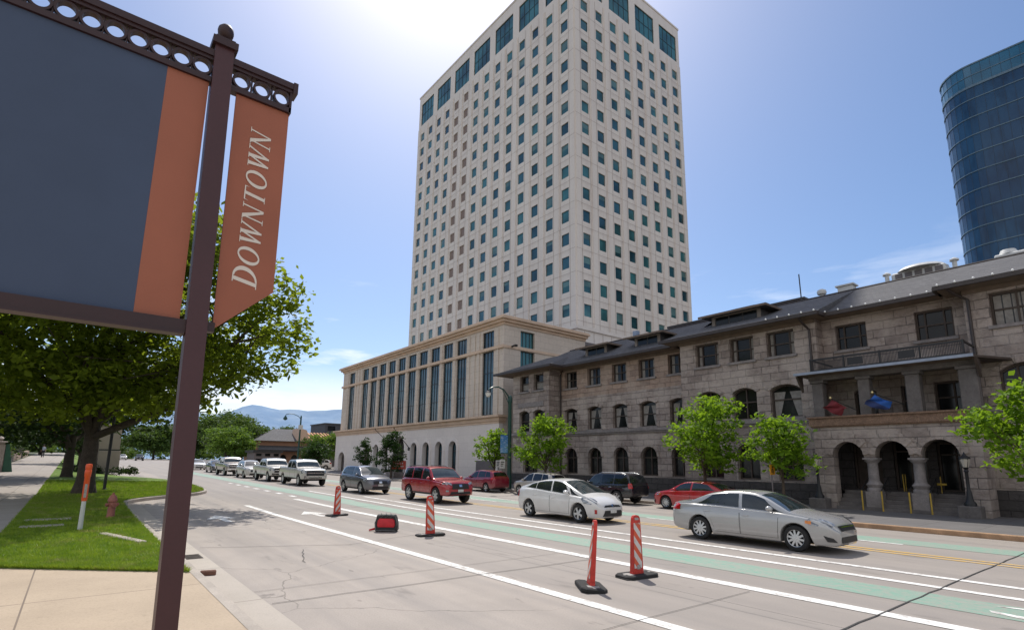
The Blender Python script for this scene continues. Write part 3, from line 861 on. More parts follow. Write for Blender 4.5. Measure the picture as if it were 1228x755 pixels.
# front lawn: its near edge runs obliquely from the pavement to the kerb
def lawn_front(y): return -12.2 - 1.0 * (1.31 - y) / 1.0 * .0 + (-(1.31 - y) * .99 + 1.27 if y < 1.31 else 1.27)
lw = MB()
NY = 14
lx = [0, .02, .05, .1, .16, .23, .31, .4, .5, .6, .7, .8, .9, 1.]
rows = []
for k in range(NY + 1):
    f = k / NY
    row = []
    for q in [i / 60 for i in range(61)]:
        ytop0 = -1.22 + (KN(-30) + 1.0) * f
        y_at = lambda x: -1.22 + ((KN(x) - .17) - (-1.22)) * f
        xa = -13.55 + 2.6 * f      # front edge
        x = xa + (-64 - xa) * q ** 1.5
        y = y_at(x); row.append((x, y, zl(x, y) + .025 - (.03 if q == 0 else 0)))
    rows.append(row)
for r, q in zip(rows, rows[1:]):
    for k in range(len(r) - 1): lw.face([r[k], r[k + 1], q[k + 1], q[k]])
tag(lw.build('lawn', MAT_LAWN, smooth=60), kind='structure')
near_grid('far_verge', MAT_LAWN, lambda x: -1.2, lambda x: KN(x) - .2, [-66., -75, -90, -120, -160, -220, -300], .03)
# grass blades
def grass():
    n = 90000
    f = rng.random(n); q = rng.random(n) ** 1.9
    ky = np.array([KN(x) for x in np.arange(-64, -8, .25)]); kx = np.arange(-64, -8, .25)
    xa = -13.55 + 2.6 * f
    x = xa + (-46 - xa) * q
    y = -1.22 + ((np.interp(x, kx, ky) - .17) + 1.22) * f
    z = np.array([zl(a, b) for a, b in zip(x, y)]) + .02
    h = .035 + .04 * rng.random(n) + .002 * (-x - 11); a = rng.random(n) * 2 * pi
    wd = .005 + .0006 * (-x - 10)
    lean = .035 * rng.standard_normal((n, 2))
    ca, sa = np.cos(a) * wd, np.sin(a) * wd
    V = np.empty((n, 3, 3))
    V[:, 0] = np.stack([x - ca, y - sa, z], 1); V[:, 1] = np.stack([x + ca, y + sa, z], 1)
    V[:, 2] = np.stack([x + lean[:, 0], y + lean[:, 1], z + h], 1)
    me = bpy.data.meshes.new('grass')
    me.from_pydata(V.reshape(-1, 3).tolist(), [], np.arange(n * 3).reshape(-1, 3).tolist())
    m, nt, b, out = nt_new('grass_blade')
    nn = noise(nt, coords(nt), 3, 4); n5 = noise(nt, coords(nt), 60, 2)
    c = mixrgb(nt, mapr(nt, nn, .35, .65), (.15, .26, .01), (.28, .38, .025))
    c = mixrgb(nt, mapr(nt, n5, .5, .7, 0, .5), c, (.30, .36, .08))
    c = mixrgb(nt, mapr(nt, noise(nt, coords(nt), 1.7, 5, .65), .54, .68, 0, .75), c, (.36, .32, .12))
    nt.links.new(c, b.inputs['Base Color']); b.inputs['Roughness'].default_value = .5
    tr = nt.nodes.new('ShaderNodeBsdfTranslucent'); nt.links.new(c, tr.inputs[0])
    mx = nt.nodes.new('ShaderNodeMixShader'); mx.inputs[0].default_value = .45
    nt.links.new(b.outputs[0], mx.inputs[1]); nt.links.new(tr.outputs[0], mx.inputs[2]); nt.links.new(mx.outputs[0], out.inputs[0])
    me.materials.append(m)
    o = bpy.data.objects.new('grass', me); col.objects.link(o); tag(o, 'short bright green grass growing on the lawn strip', 'grass', kind='stuff')
grass()
# slabs set in the lawn
for i, (x0, x1, y0, y1) in enumerate(((-22.2, -21.7, -.95, .15), (-20.2, -19.7, -.95, .0), (-17.4, -15.05, 1.02, 1.2))):
    s = MB(); s.bbox(x0, x1, y0, y1, zl(x0, y0) - .02, zl(x0, y0) + .07, .02)
    if i == 2: s.v = [((x + 16.2) * .955 - (y - 1.1) * .28 - 16.2, (y - 1.1) * .955 + (x + 16.2) * .28 + 1.1, z) for x, y, z in s.v]
    o = s.build('paving_slab', MAT_KERB, smooth=30)
    tag(o, ['narrow concrete slab in the shaded lawn, farther one behind the nearer slab', 'narrow pale concrete slab set across the lawn just behind the orange-topped post', 'short pale concrete strip in the lawn near the gutter'][i], 'slab', 'slabs set in the lawn')

# ------------------------------------------------------------------ markings
def mark(name, mat, polys, dz=.008):
    mb = MB()
    for p in polys:
        mb.face([(x, y, rz(x) + dz) for x, y in p])
    tag(mb.build(name, mat), kind='structure')
def line(name, mat, y, wd, xs, dz=.008):
    mb = MB()
    for a, b in zip(xs, xs[1:]):
        mb.face([(a, y - wd / 2, rz(a) + dz), (b, y - wd / 2, rz(b) + dz), (b, y + wd / 2, rz(b) + dz), (a, y + wd / 2, rz(a) + dz)])
    tag(mb.build(name, mat), kind='structure')
LX = lambda a, b: [a] + [x for x in XS if b < x < a] + [b]
line('green_cycle_lane', MAT_GREEN, 10.87, 1.0, LX(20., -27.), .005)
line('green_cycle_lane', MAT_GREEN, 10.95, 1.25, LX(-27., -78.), .005)
line('green_cycle_lane', MAT_GREEN, 18.45, 1.15, LX(20., -60.), .005)
line('lane_marking', MAT_WHITE, 6.25, .23, LX(20., -26.8))
line('lane_marking', MAT_WHITE, 9.25, .28, LX(20., -29.6))
line('lane_marking', MAT_WHITE, 12.05, .2, LX(20., -36.))
line('lane_marking', MAT_WHITE, 13.14, .2, LX(20., -29.9))
line('lane_marking', MAT_YELLOW, 15.85, .16, LX(20., -44.))
line('lane_marking', MAT_YELLOW, 16.2, .16, LX(20., -44.))
for k in range(7):
    x = -31.2 - k * 2.6
    line('lane_dash', MAT_WHITE, 9.75, .26, [x, x - 1.0])
for k in range(8):
    x = -5.2 - 6.1 * k
    line('lane_dash', MAT_WHITE, 17.8, .12, [x, x - 2.4])
line('lane_marking', MAT_WHITE, 19.2, .12, LX(-16., -60.))
def arrow(cx, cy, L, s, flip):
    # turn arrow painted on the lane, head pointing up the street
    d = -1 if flip else 1
    P = [[(cx, cy - .11), (cx + d * L, cy - .11), (cx + d * L, cy + .11), (cx, cy + .11)],
         [(cx + d * L, cy - .5), (cx + d * (L + s), cy), (cx + d * L, cy + .5)]]
    mark('lane_arrow', MAT_WHITE, P, .009)
arrow(-20.6, 7.55, 1.1, 1.2, True)
arrow(-20.4, 4.3, 1.2, 1.3, True)
# cycle symbol strokes on the green lane at the right edge
mark('cycle_symbol', MAT_WHITE, [[(-2.15, 11.15), (-1.2, 11.3), (-1.2, 11.5), (-2.0, 11.24)], [(-2.15, 10.75), (-1.2, 10.6), (-1.2, 10.38), (-2.1, 10.62)],
                                [(-1.05, 10.65), (-.9, 10.65), (-.9, 11.3), (-1.05, 11.3)]], .010)
# sealed joints across and along the carriageway
def joint(pts, wd, name='road_joint'):
    mb = MB()
    for (a, b), (c, d) in zip(pts, pts[1:]):
        dx, dy = c - a, d - b; l = hypot(dx, dy); nx, ny = -dy / l * wd / 2, dx / l * wd / 2
        mb.face([(a - nx, b - ny, rz(a) + .012), (c - nx, d - ny, rz(c) + .012), (c + nx, d + ny, rz(c) + .012), (a + nx, b + ny, rz(a) + .012)])
    tag(mb.build(name, MAT_TAR), kind='structure')
def wob(a, b, n, amp, seed):
    r = random.Random(seed); P = []
    for k in range(n + 1):
        t = k / n; P.append((a[0] + (b[0] - a[0]) * t + r.uniform(-amp, amp), a[1] + (b[1] - a[1]) * t + r.uniform(-amp, amp)))
    return P
joint(wob((-3.1, 6.5), (-2.86, 21.3), 30, .012, 1), .026)
joint(wob((-14.9, 2.5), (-13.4, 5.6), 16, .05, 2), .02)
joint(wob((-13.4, 5.6), (-14.6, 9.2), 12, .03, 9), .014)
joint(wob((-13.26, 4.42), (-11.6, 3.9), 8, .04, 3), .016)
joint(wob((-8.6, 2.5), (-8.5, 9.5), 12, .02, 4), .02)
joint(wob((-24., 2.4), (-24., 21.4), 14, .03, 5), .025)
joint(wob((-36., 7.), (-36., 23.6), 14, .03, 6), .025)
joint([(20, 7.75), (-40, 7.75)], .012)
joint([(20, 19.9), (-60, 19.9)], .02)
for k_ in range(12):
    x_ = -4.9 - 4.6 * k_
    if k_ not in (2,): joint(wob((x_, 2.46), (x_ + .02, 9.0), 10, .012, 40 + k_), .011)
# ------------------------------------------------------------------ building materials
def mat_precast():
    m, nt, b, out = nt_new('precast_panel')
    v = coords(nt)
    n1 = noise(nt, v, .06, 4); n2 = noise(nt, coords(nt, scale=(1, 1, .07)), .9, 5); n3 = noise(nt, v, 3, 4)
    c = mixrgb(nt, mapr(nt, n1, .3, .7), (.76, .70, .645), (.83, .77, .715))
    c = mixrgb(nt, mapr(nt, n2, .45, .75, 0, .35), c, (.58, .51, .48))
    c = mixrgb(nt, mapr(nt, n3, .5, .75, 0, .18), c, (.52, .45, .43))
    nt.links.new(c, b.inputs['Base Color']); b.inputs['Roughness'].default_value = .8
    return m
def mat_blocks(name, c1, c2, mort, bw, bh, ms=.012, bumpy=.0, mott=.5, tint=None, offs=.5):
    m, nt, b, out = nt_new(name)
    t = nt.nodes.new('ShaderNodeTexCoord'); sep = nt.nodes.new('ShaderNodeSeparateXYZ'); nt.links.new(t.outputs['Object'], sep.inputs[0])
    cmb = nt.nodes.new('ShaderNodeCombineXYZ')
    nt.links.new(math_n(nt, 'ADD', sep.outputs[0], sep.outputs[1]), cmb.inputs[0]); nt.links.new(sep.outputs[2], cmb.inputs[1])
    br = nt.nodes.new('ShaderNodeTexBrick'); br.inputs['Scale'].default_value = 1; br.offset = offs
    br.inputs['Brick Width'].default_value = bw; br.inputs['Row Height'].default_value = bh
    br.inputs['Mortar Size'].default_value = ms; br.inputs['Mortar Smooth'].default_value = .4; br.inputs['Bias'].default_value = 0
    br.inputs['Color1'].default_value = (*c1, 1); br.inputs['Color2'].default_value = (*c2, 1); br.inputs['Mortar'].default_value = (*mort, 1)
    nt.links.new(cmb.outputs[0], br.inputs['Vector'])
    v = coords(nt)
    n1 = noise(nt, v, .35, 4); n2 = noise(nt, v, 5, 6, .65); n3 = noise(nt, v, 26, 4, .65)
    c = mixrgb(nt, mapr(nt, n1, .35, .7, 0, mott), br.outputs['Color'], tuple(x * .62 for x in c1))
    c = mixrgb(nt, mapr(nt, n2, .45, .7, 0, mott), c, tuple(x * .55 for x in c2))
    if tint: c = mixrgb(nt, mapr(nt, noise(nt, v, .6, 3), .45, .62, 0, .6), c, tint)
    nt.links.new(c, b.inputs['Base Color']); b.inputs['Roughness'].default_value = .9
    if bumpy:
        h = math_n(nt, 'ADD', math_n(nt, 'MULTIPLY', br.outputs['Fac'], -.8), math_n(nt, 'ADD', math_n(nt, 'MULTIPLY', n2, 1.2), math_n(nt, 'MULTIPLY', n3, .5)))
        bump(nt, b, h, bumpy, .08)
    return m
MAT_PRECAST = mat_precast()
MAT_REVEAL = M('panel_reveal', (.42, .35, .30), .8, var=.1)
MAT_TGLASS = glass('teal_window_glass', (.035, .125, .135), .04, .75, .55, .25)
MAT_TGLASS2 = glass('dark_teal_window_glass', (.025, .085, .11), .04, .75, .5, .25)
MAT_BLIND = glass('window_blind', (.10, .19, .19), .2, .6, .3, .3)
MAT_BROWNP = M('bronze_louvre', (.24, .175, .14), .6, var=.15, scale=2)
MAT_LIME = mat_blocks('limestone_cladding', (.62, .535, .455), (.67, .58, .495), (.36, .30, .25), 1.15, .62, .012, .0, .22)
MAT_LIMEW = mat_blocks('white_stone_cladding', (.78, .71, .665), (.82, .75, .70), (.58, .52, .48), 1.6, .8, .008, .0, .15)
MAT_CORN = M('warm_cornice_stone', (.66, .49, .36), .8, var=.12, scale=1., fine=.06, fscale=12)
MAT_GREYP = M('grey_panel', (.16, .14, .14), .7, var=.15)
MAT_BGLASS = glass('blue_strip_glass', (.024, .060, .082), .04, .7, .5, .35)
MAT_MULL = M('dark_mullion', (.03, .03, .032), .5, var=.1)
MAT_DARKIN = M('dark_interior', (.012, .011, .010), .9, var=.3)
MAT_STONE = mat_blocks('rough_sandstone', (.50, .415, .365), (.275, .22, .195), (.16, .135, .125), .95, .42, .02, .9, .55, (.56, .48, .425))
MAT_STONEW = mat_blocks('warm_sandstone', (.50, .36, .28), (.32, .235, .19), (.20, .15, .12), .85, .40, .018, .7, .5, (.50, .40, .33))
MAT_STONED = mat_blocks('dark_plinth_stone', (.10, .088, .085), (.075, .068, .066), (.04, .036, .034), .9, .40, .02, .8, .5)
MAT_STONEC = M('carved_cornice', (.27, .17, .115), .9, var=.3, scale=6, fine=.2, fscale=22, bmp=.8, bdist=.05)
MAT_STONEP = M('dressed_stone', (.27, .24, .23), .85, var=.25, scale=3, fine=.12, fscale=18, bmp=.5, bdist=.02)
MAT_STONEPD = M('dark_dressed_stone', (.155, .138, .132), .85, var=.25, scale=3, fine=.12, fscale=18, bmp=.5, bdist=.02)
MAT_ROOF = mat_blocks('roof_shingle', (.135, .132, .138), (.095, .094, .10), (.045, .045, .05), .35, .14, .012, .3, .45)
MAT_WOODT = M('brown_timber_trim', (.075, .055, .045), .7, var=.25, scale=4, fine=.1)
MAT_WOODL = M('pale_dormer_trim', (.26, .22, .19), .7, var=.2)
MAT_SOFFIT = M('soffit_board', (.17, .125, .095), .8, var=.2)
MAT_WINDK = glass('dark_window_glass', (.014, .015, .016), .12, .32, .5, .8)
MAT_CURT = M('pale_curtain', (.30, .28, .26), .95, var=.2, scale=8)
MAT_GUTTERM = M('brown_gutter_metal', (.05, .038, .034), .5, var=.2)
MAT_WHITEM = M('white_metal', (.62, .62, .60), .45, var=.1)
MAT_IRON = M('black_iron', (.018, .018, .02), .5, var=.2)
MAT_FLASH = M('pale_flashing', (.30, .34, .42), .4, metal=.3, var=.15)

# ------------------------------------------------------------------ office tower
def tower():
    t = thing('office_tower', 'tall pale precast office tower with small teal square windows in a grid', 'tower', (-79.6, 70, 0))
    X0, X1, Y0, Y1, H = -105.7, -53.75, 55., 84.8, 88.45
    fc = [-56.03 - 3.668 * k for k in range(14)]
    rc = [57.42 + 3.65 * k for k in range(8)]
    zr = [24.66 + 3.77 * n for n in range(-3, 15)]
    ww, wh = 1.62, 1.92
    wl = MB()
    ops_f = [(c - ww / 2, c + ww / 2, z - wh / 2, z + wh / 2) for c in fc for z in zr]
    big_f = [(fc[2 * k + 1] - .95, fc[2 * k] + .95, 80.75, 86.3) for k in range(7)]
    ops_r = [(c - ww / 2, c + ww / 2, z - wh / 2, z + wh / 2) for c in rc for z in zr]
    big_r = [(rc[2 * k] - .95, rc[2 * k + 1] + .95, 80.75, 86.3) for k in range(4)]
    wall(wl, PX(Y0), X0, X1, 0, H, ops_f + big_f, .2)
    wall(wl, PY(X1), Y0, Y1, 0, H, ops_r + big_r, .2)
    wl.face([(X0, Y0, 0), (X0, Y1, 0), (X0, Y1, H), (X0, Y0, H)]); wl.face([(X0, Y1, 0), (X1, Y1, 0), (X1, Y1, H), (X0, Y1, H)])
    wl.face([(X0 + .4, Y0 + .4, H - 1), (X1 - .4, Y0 + .4, H - 1), (X1 - .4, Y1 - .4, H - 1), (X0 + .4, Y1 - .4, H - 1)])
    wl.build('wall', MAT_PRECAST, t)
    # shallow pilasters between the window columns
    rb = MB()
    ed = [X1 - .55] + [(a + b) / 2 for a, b in zip(fc, fc[1:])] + [X0 + .55]
    for i, e in enumerate(ed):
        hw = .55 if 0 < i < len(ed) - 1 else .5
        rb.box(e - hw, e + hw, Y0 - .14, Y0, 2, 79.9)
    ed = [Y0 + .6] + [(a + b) / 2 for a, b in zip(rc, rc[1:])] + [Y1 - .55]
    for i, e in enumerate(ed):
        hw = .55 if 0 < i < len(ed) - 1 else .5
        rb.box(X1, X1 + .14, e - hw, e + hw, 2, 79.9)
    rb.build('pilaster', MAT_PRECAST, t)
    jn = MB()
    for e in fc:
        for s in (-1.0, 1.0): jn.box(e + s * 1.02 - .03, e + s * 1.02 + .03, Y0 - .012, Y0, 2, 79.9)
    for e in rc:
        for s in (-1.0, 1.0): jn.box(X1, X1 + .012, e + s * 1.02 - .03, e + s * 1.02 + .03, 2, 79.9)
    for z in zr:
        jn.box(X0, X1, Y0 - .152, Y0 - .14, z - 1.9, z - 1.86); jn.box(X1 + .14, X1 + .152, Y0, Y1, z - 1.9, z - 1.86)
    jn.build('panel_joint', MAT_REVEAL, t)
    cp = MB()
    cp.box(X0 - .12, X1 + .12, Y0 - .12, Y0 + .5, H, H + .35); cp.box(X1 - .5, X1 + .12, Y0 + .5, Y1 + .12, H, H + .35)
    cp.box(X0 - .12, X0 + .5, Y0 + .5, Y1 + .12, H, H + .35); cp.box(X0 + .5, X1 - .5, Y1 - .5, Y1 + .12, H, H + .35)
    cp.build('parapet', MAT_PRECAST, t)
    # windows; the nearest hundred stand alone, the rest are one part
    lst = []
    for c in fc:
        for z in zr:
            lst.append((hypot(c, Y0) + abs(z - 30) * .25, 'f', c, z, fc.index(c)))
    for c in rc:
        for z in zr: lst.append((hypot(X1, c) + abs(z - 30) * .25, 'r', c, z, -1))
    lst = [q for q in lst if q[3] > 18 or q[1] == 'f']
    lst.sort()
    r = random.Random(4)
    rest = MB(); single = 0
    for d, s, c, z, i in lst:
        brown = i in (8, 9)
        P = PX(Y0) if s == 'f' else PY(X1)
        o = (c - ww / 2, c + ww / 2, z - wh / 2, z + wh / 2)
        mi = 2 if brown else (0 if r.random() < .6 else 1)
        if single < 88 and z > 22:
            mb = MB(); pane(mb, P, o, .16)
            w_ = mb.build('window', [MAT_TGLASS, MAT_TGLASS2, MAT_BROWNP][mi], t, recalc=False); single += 1
            f = MB(); frame(f, P, o, .16, .04, .03); f.build('frame', MAT_MULL, w_, recalc=False)
            if r.random() < .3 and not brown:
                bl = MB(); k = r.uniform(.3, .75); pane(bl, P, (o[0] + .05, o[1] - .05, o[3] - wh * k, o[3] - .04), .145); bl.build('blind', MAT_BLIND, w_, recalc=False)
        else:
            rest.mi = mi; pane(rest, P, o, .16)
            if r.random() < .28 and not brown:
                rest.mi = 3; k = r.uniform(.3, .8); pane(rest, P, (o[0] + .05, o[1] - .05, o[3] - wh * k, o[3] - .04), .145)
    o = rest.build('window', [MAT_TGLASS, MAT_TGLASS2, MAT_BROWNP, MAT_BLIND], t, recalc=False); tag(o, kind='stuff')
    for P, big in ((PX(Y0), big_f), (PY(X1), big_r)):
        for o in big:
            mb = MB(); pane(mb, P, o, .18); w_ = mb.build('top_window', MAT_TGLASS, t, recalc=False)
            tag(w_, 'tall two-storey window under the parapet')
            f = MB(); frame(f, P, o, .18, .09, .07, (.25, .5, .75), (.5,)); f.build('frame', MAT_MULL, w_, recalc=False)
    # low annex at the foot
    return t
tower()
def annex():
    t = thing('service_annex', 'plain pale annex block between the tower foot and the stone club roof', 'building', (-48, 48, 0))
    m = MB(); m.box(-52.9, -43.2, 44.2, 54.9, 0, 17.7); m.build('wall', MAT_PRECAST, t)
    c = MB(); c.box(-53.05, -43., 44.0, 54.9, 17.7, 18.1); c.build('coping', MAT_PRECAST, t)
    j = MB()
    for k in range(6): j.box(-43.2, -43.18, 45.5 + k * 1.6, 45.56 + k * 1.6, 8, 17.6)
    j.build('panel_joint', MAT_REVEAL, t)
annex()

# ------------------------------------------------------------------ podium building
def podium():
    t = thing('podium_building', 'limestone podium building with tall dark window strips over an arched white ground floor', 'building', (-60, 43, 0))
    X0, X1, Y0, Yb = -80.4, -40.1, 31., 54.9
    # upper walls
    cs = [-76.94] + [-72.13 + 2.742 * k for k in range(10)] + [-42.66]
    sw = 1.9
    ops = []
    for c in cs:
        ops += [(c - sw / 2, c + sw / 2, 6.62, 12.98), (c - sw / 2, c + sw / 2, 13.36, 15.02)]
    wl = MB(); wall(wl, PX(Y0), X0, X1, 6.5, 15.3, ops, .24)
    rop = [(33.1, 34.95, 11.2, 12.98), (33.1, 34.95, 13.36, 15.0)]
    wall(wl, PY(X1), Y0, 42.3, 0, 15.3, rop, .35)
    wl.face([(X0, Y0, 0), (X0, Yb, 0), (X0, Yb, 15.3), (X0, Y0, 15.3)])
    wl.face([(X1, 42.3, 0), (-43., 42.3, 0), (-43., 42.3, 15.3), (X1, 42.3, 15.3)])
    wl.build('wall', MAT_LIME, t)
    pl = MB()
    for c in [(a + b) / 2 for a, b in zip(cs[1:11], cs[2:11])] + [cs[1] - 1.37, cs[10] + 1.37]:
        pl.box(c - .24, c + .24, Y0 - .07, Y0, 6.5, 15.1)
    for c in (cs[0] - 1.5, cs[0] + 1.5, cs[11] - 1.6, cs[11] + 1.6, cs[10] + 2.4, cs[1] - 2.3):
        pl.box(c - .2, c + .2, Y0 - .08, Y0, 6.5, 15.1)
    pl.build('pilaster', MAT_LIME, t)
    for c in cs:
        for z0, z1, bars in ((6.62, 12.98, (.33, .66)), (13.36, 15.02, ())):
            o = (c - sw / 2, c + sw / 2, z0, z1)
            mb = MB(); pane(mb, PX(Y0), o, .2); w_ = mb.build('window', MAT_BGLASS, t, recalc=False)
            f = MB(); frame(f, PX(Y0), o, .2, .07, .06, (.36, .64), bars); f.build('frame', MAT_MULL, w_, recalc=False)
    for o in rop:
        mb = MB(); pane(mb, PY(X1), o, .3); w_ = mb.build('window', MAT_TGLASS, t, recalc=False)
        f = MB(); frame(f, PY(X1), o, .3, .06, .06, (.25, .5, .75)); f.build('frame', MAT_MULL, w_, recalc=False)
    # belt course and cornice
    b = MB(); b.box(X0 - .12, X1 + .1, Y0 - .22, Y0 + .02, 13.0, 13.3); b.box(X1, X1 + .1, Y0 + .02, 42.3, 13.02, 13.28)
    b.build('belt_course', MAT_CORN, t)
    c = MB()
    for z0, z1, d in ((15.3, 15.55, .12), (15.55, 15.8, .38), (15.8, 16.0, .62), (16.0, 16.12, .5)):
        c.box(X0 - d, X1 + d, Y0 - d, Y0 + 1, z0, z1); c.box(X1 - 1, X1 + d, Y0 + 1, 42.3 + d * .3, z0, z1); c.box(X0 - d, X0 + 1, Y0 + 1, Yb, z0, z1)
    c.build('cornice', MAT_CORN, t)
    r = MB(); r.box(X0 + 1, X1 - 1, Y0 + 1, Yb, 15.2, 15.6); r.build('flat_roof', MAT_GREYP, t)
    # ground floor, proud of the upper wall
    Yg = 30.55
    ac = [-56.2 + 2.766 * k for k in range(4)]
    al = [-63.6 - 2.766 * k for k in range(3)]
    arches = [(a - .74, a + .74, .62, 4.24, .74) for a in ac + al] + [(-61.25, -58.55, .3, 5.0, 1.35), (-79.1, -76.75, .3, 3.35, 1.1)]
    gl = MB(); wall(gl, PX(Yg), X0 - .3, X1 + .02, 0, 5.72, arches, .55, 14)
    gl.face([(X0 - .3, Yg, 0), (X0 - .3, Y0, 0), (X0 - .3, Y0, 5.72), (X0 - .3, Yg, 5.72)])
    gl.face([(X1 + .02, Yg, 0), (X1 + .02, Y0, 0), (X1 + .02, Y0, 5.72), (X1 + .02, Yg, 5.72)])
    gl.build('ground_floor_wall', MAT_LIMEW, t)
    for i, o in enumerate(arches):
        # moulded surround
        sr = MB(); w2 = .34 if i < 8 else .5
        if i == 7: w2 = .5
        inn = [(o[0], o[2])] + arch_pts(*o[:2], o[3], o[4], 14) + [(o[1], o[2])]
        out = [(o[0] - w2, o[2])] + arch_pts(o[0] - w2, o[1] + w2, o[3] + w2, o[4] + w2, 14) + [(o[1] + w2, o[2])]
        P = PX(Yg)
        for k in range(len(inn) - 1):
            sr.face([P(*inn[k], -.09), P(*inn[k + 1], -.09), P(*out[k + 1], -.05), P(*out[k], -.05)])
            sr.face([P(*out[k], -.05), P(*out[k + 1], -.05), P(*out[k + 1], 0), P(*out[k], 0)])
            sr.face([P(*inn[k], -.09), P(*inn[k + 1], -.09), P(*inn[k + 1], 0), P(*inn[k], 0)])
        sr.build('arch_surround', MAT_LIMEW, t, recalc=False)
        if i >= 7:
            mb = MB(); pane(mb, PX(Yg), o, .54); d = mb.build('portal', MAT_GREYP if i == 8 else MAT_DARKIN, t, recalc=False)
            f = MB(); frame(f, PX(Yg), o, .54, .12, .1, (.5,), (.55,)); f.build('frame', MAT_WOODT, d, recalc=False)
        else:
            mb = MB(); pane(mb, PX(Yg), o, .5); w_ = mb.build('arched_window', MAT_BGLASS, t, recalc=False)
            f = MB(); frame(f, PX(Yg), o, .5, .09, .08, (.5,), (.28, .72)); f.build('frame', MAT_MULL, w_, recalc=False)
    cb = MB()
    for z0, z1, d in ((5.72, 5.95, .06), (5.95, 6.3, .16), (6.3, 6.5, .42)):
        cb.box(X0 - .3 - d, X1 + d, Yg - d, Y0 + .3, z0, z1)
    cb.build('lower_cornice', MAT_CORN, t)
    ba = MB(); ba.box(X0 - .36, -61.8, Yg - .08, Yg, 0, .6); ba.box(-58., X1 + .05, Yg - .08, Yg, 0, .6); ba.build('plinth', MAT_LIMEW, t)
    g = MB(); g.box(-43.6, -40.6, Yg - .06, Yg, 0, 2.25); tag(g.build('service_gate', MAT_GREYP, t), 'grey service gate at the end of the white ground floor')
    cl = MB(); cl.tube([(-39.95, 31.9, 13.2), (-39.5, 31.9, 13.25)], .09); cl.lathe([(.0, -.12), (.16, -.1), (.2, .05), (.0, .16)], (-39.35, 31.9, 13.2), 10); cl.build('wall_lamp', MAT_IRON, t)
podium()

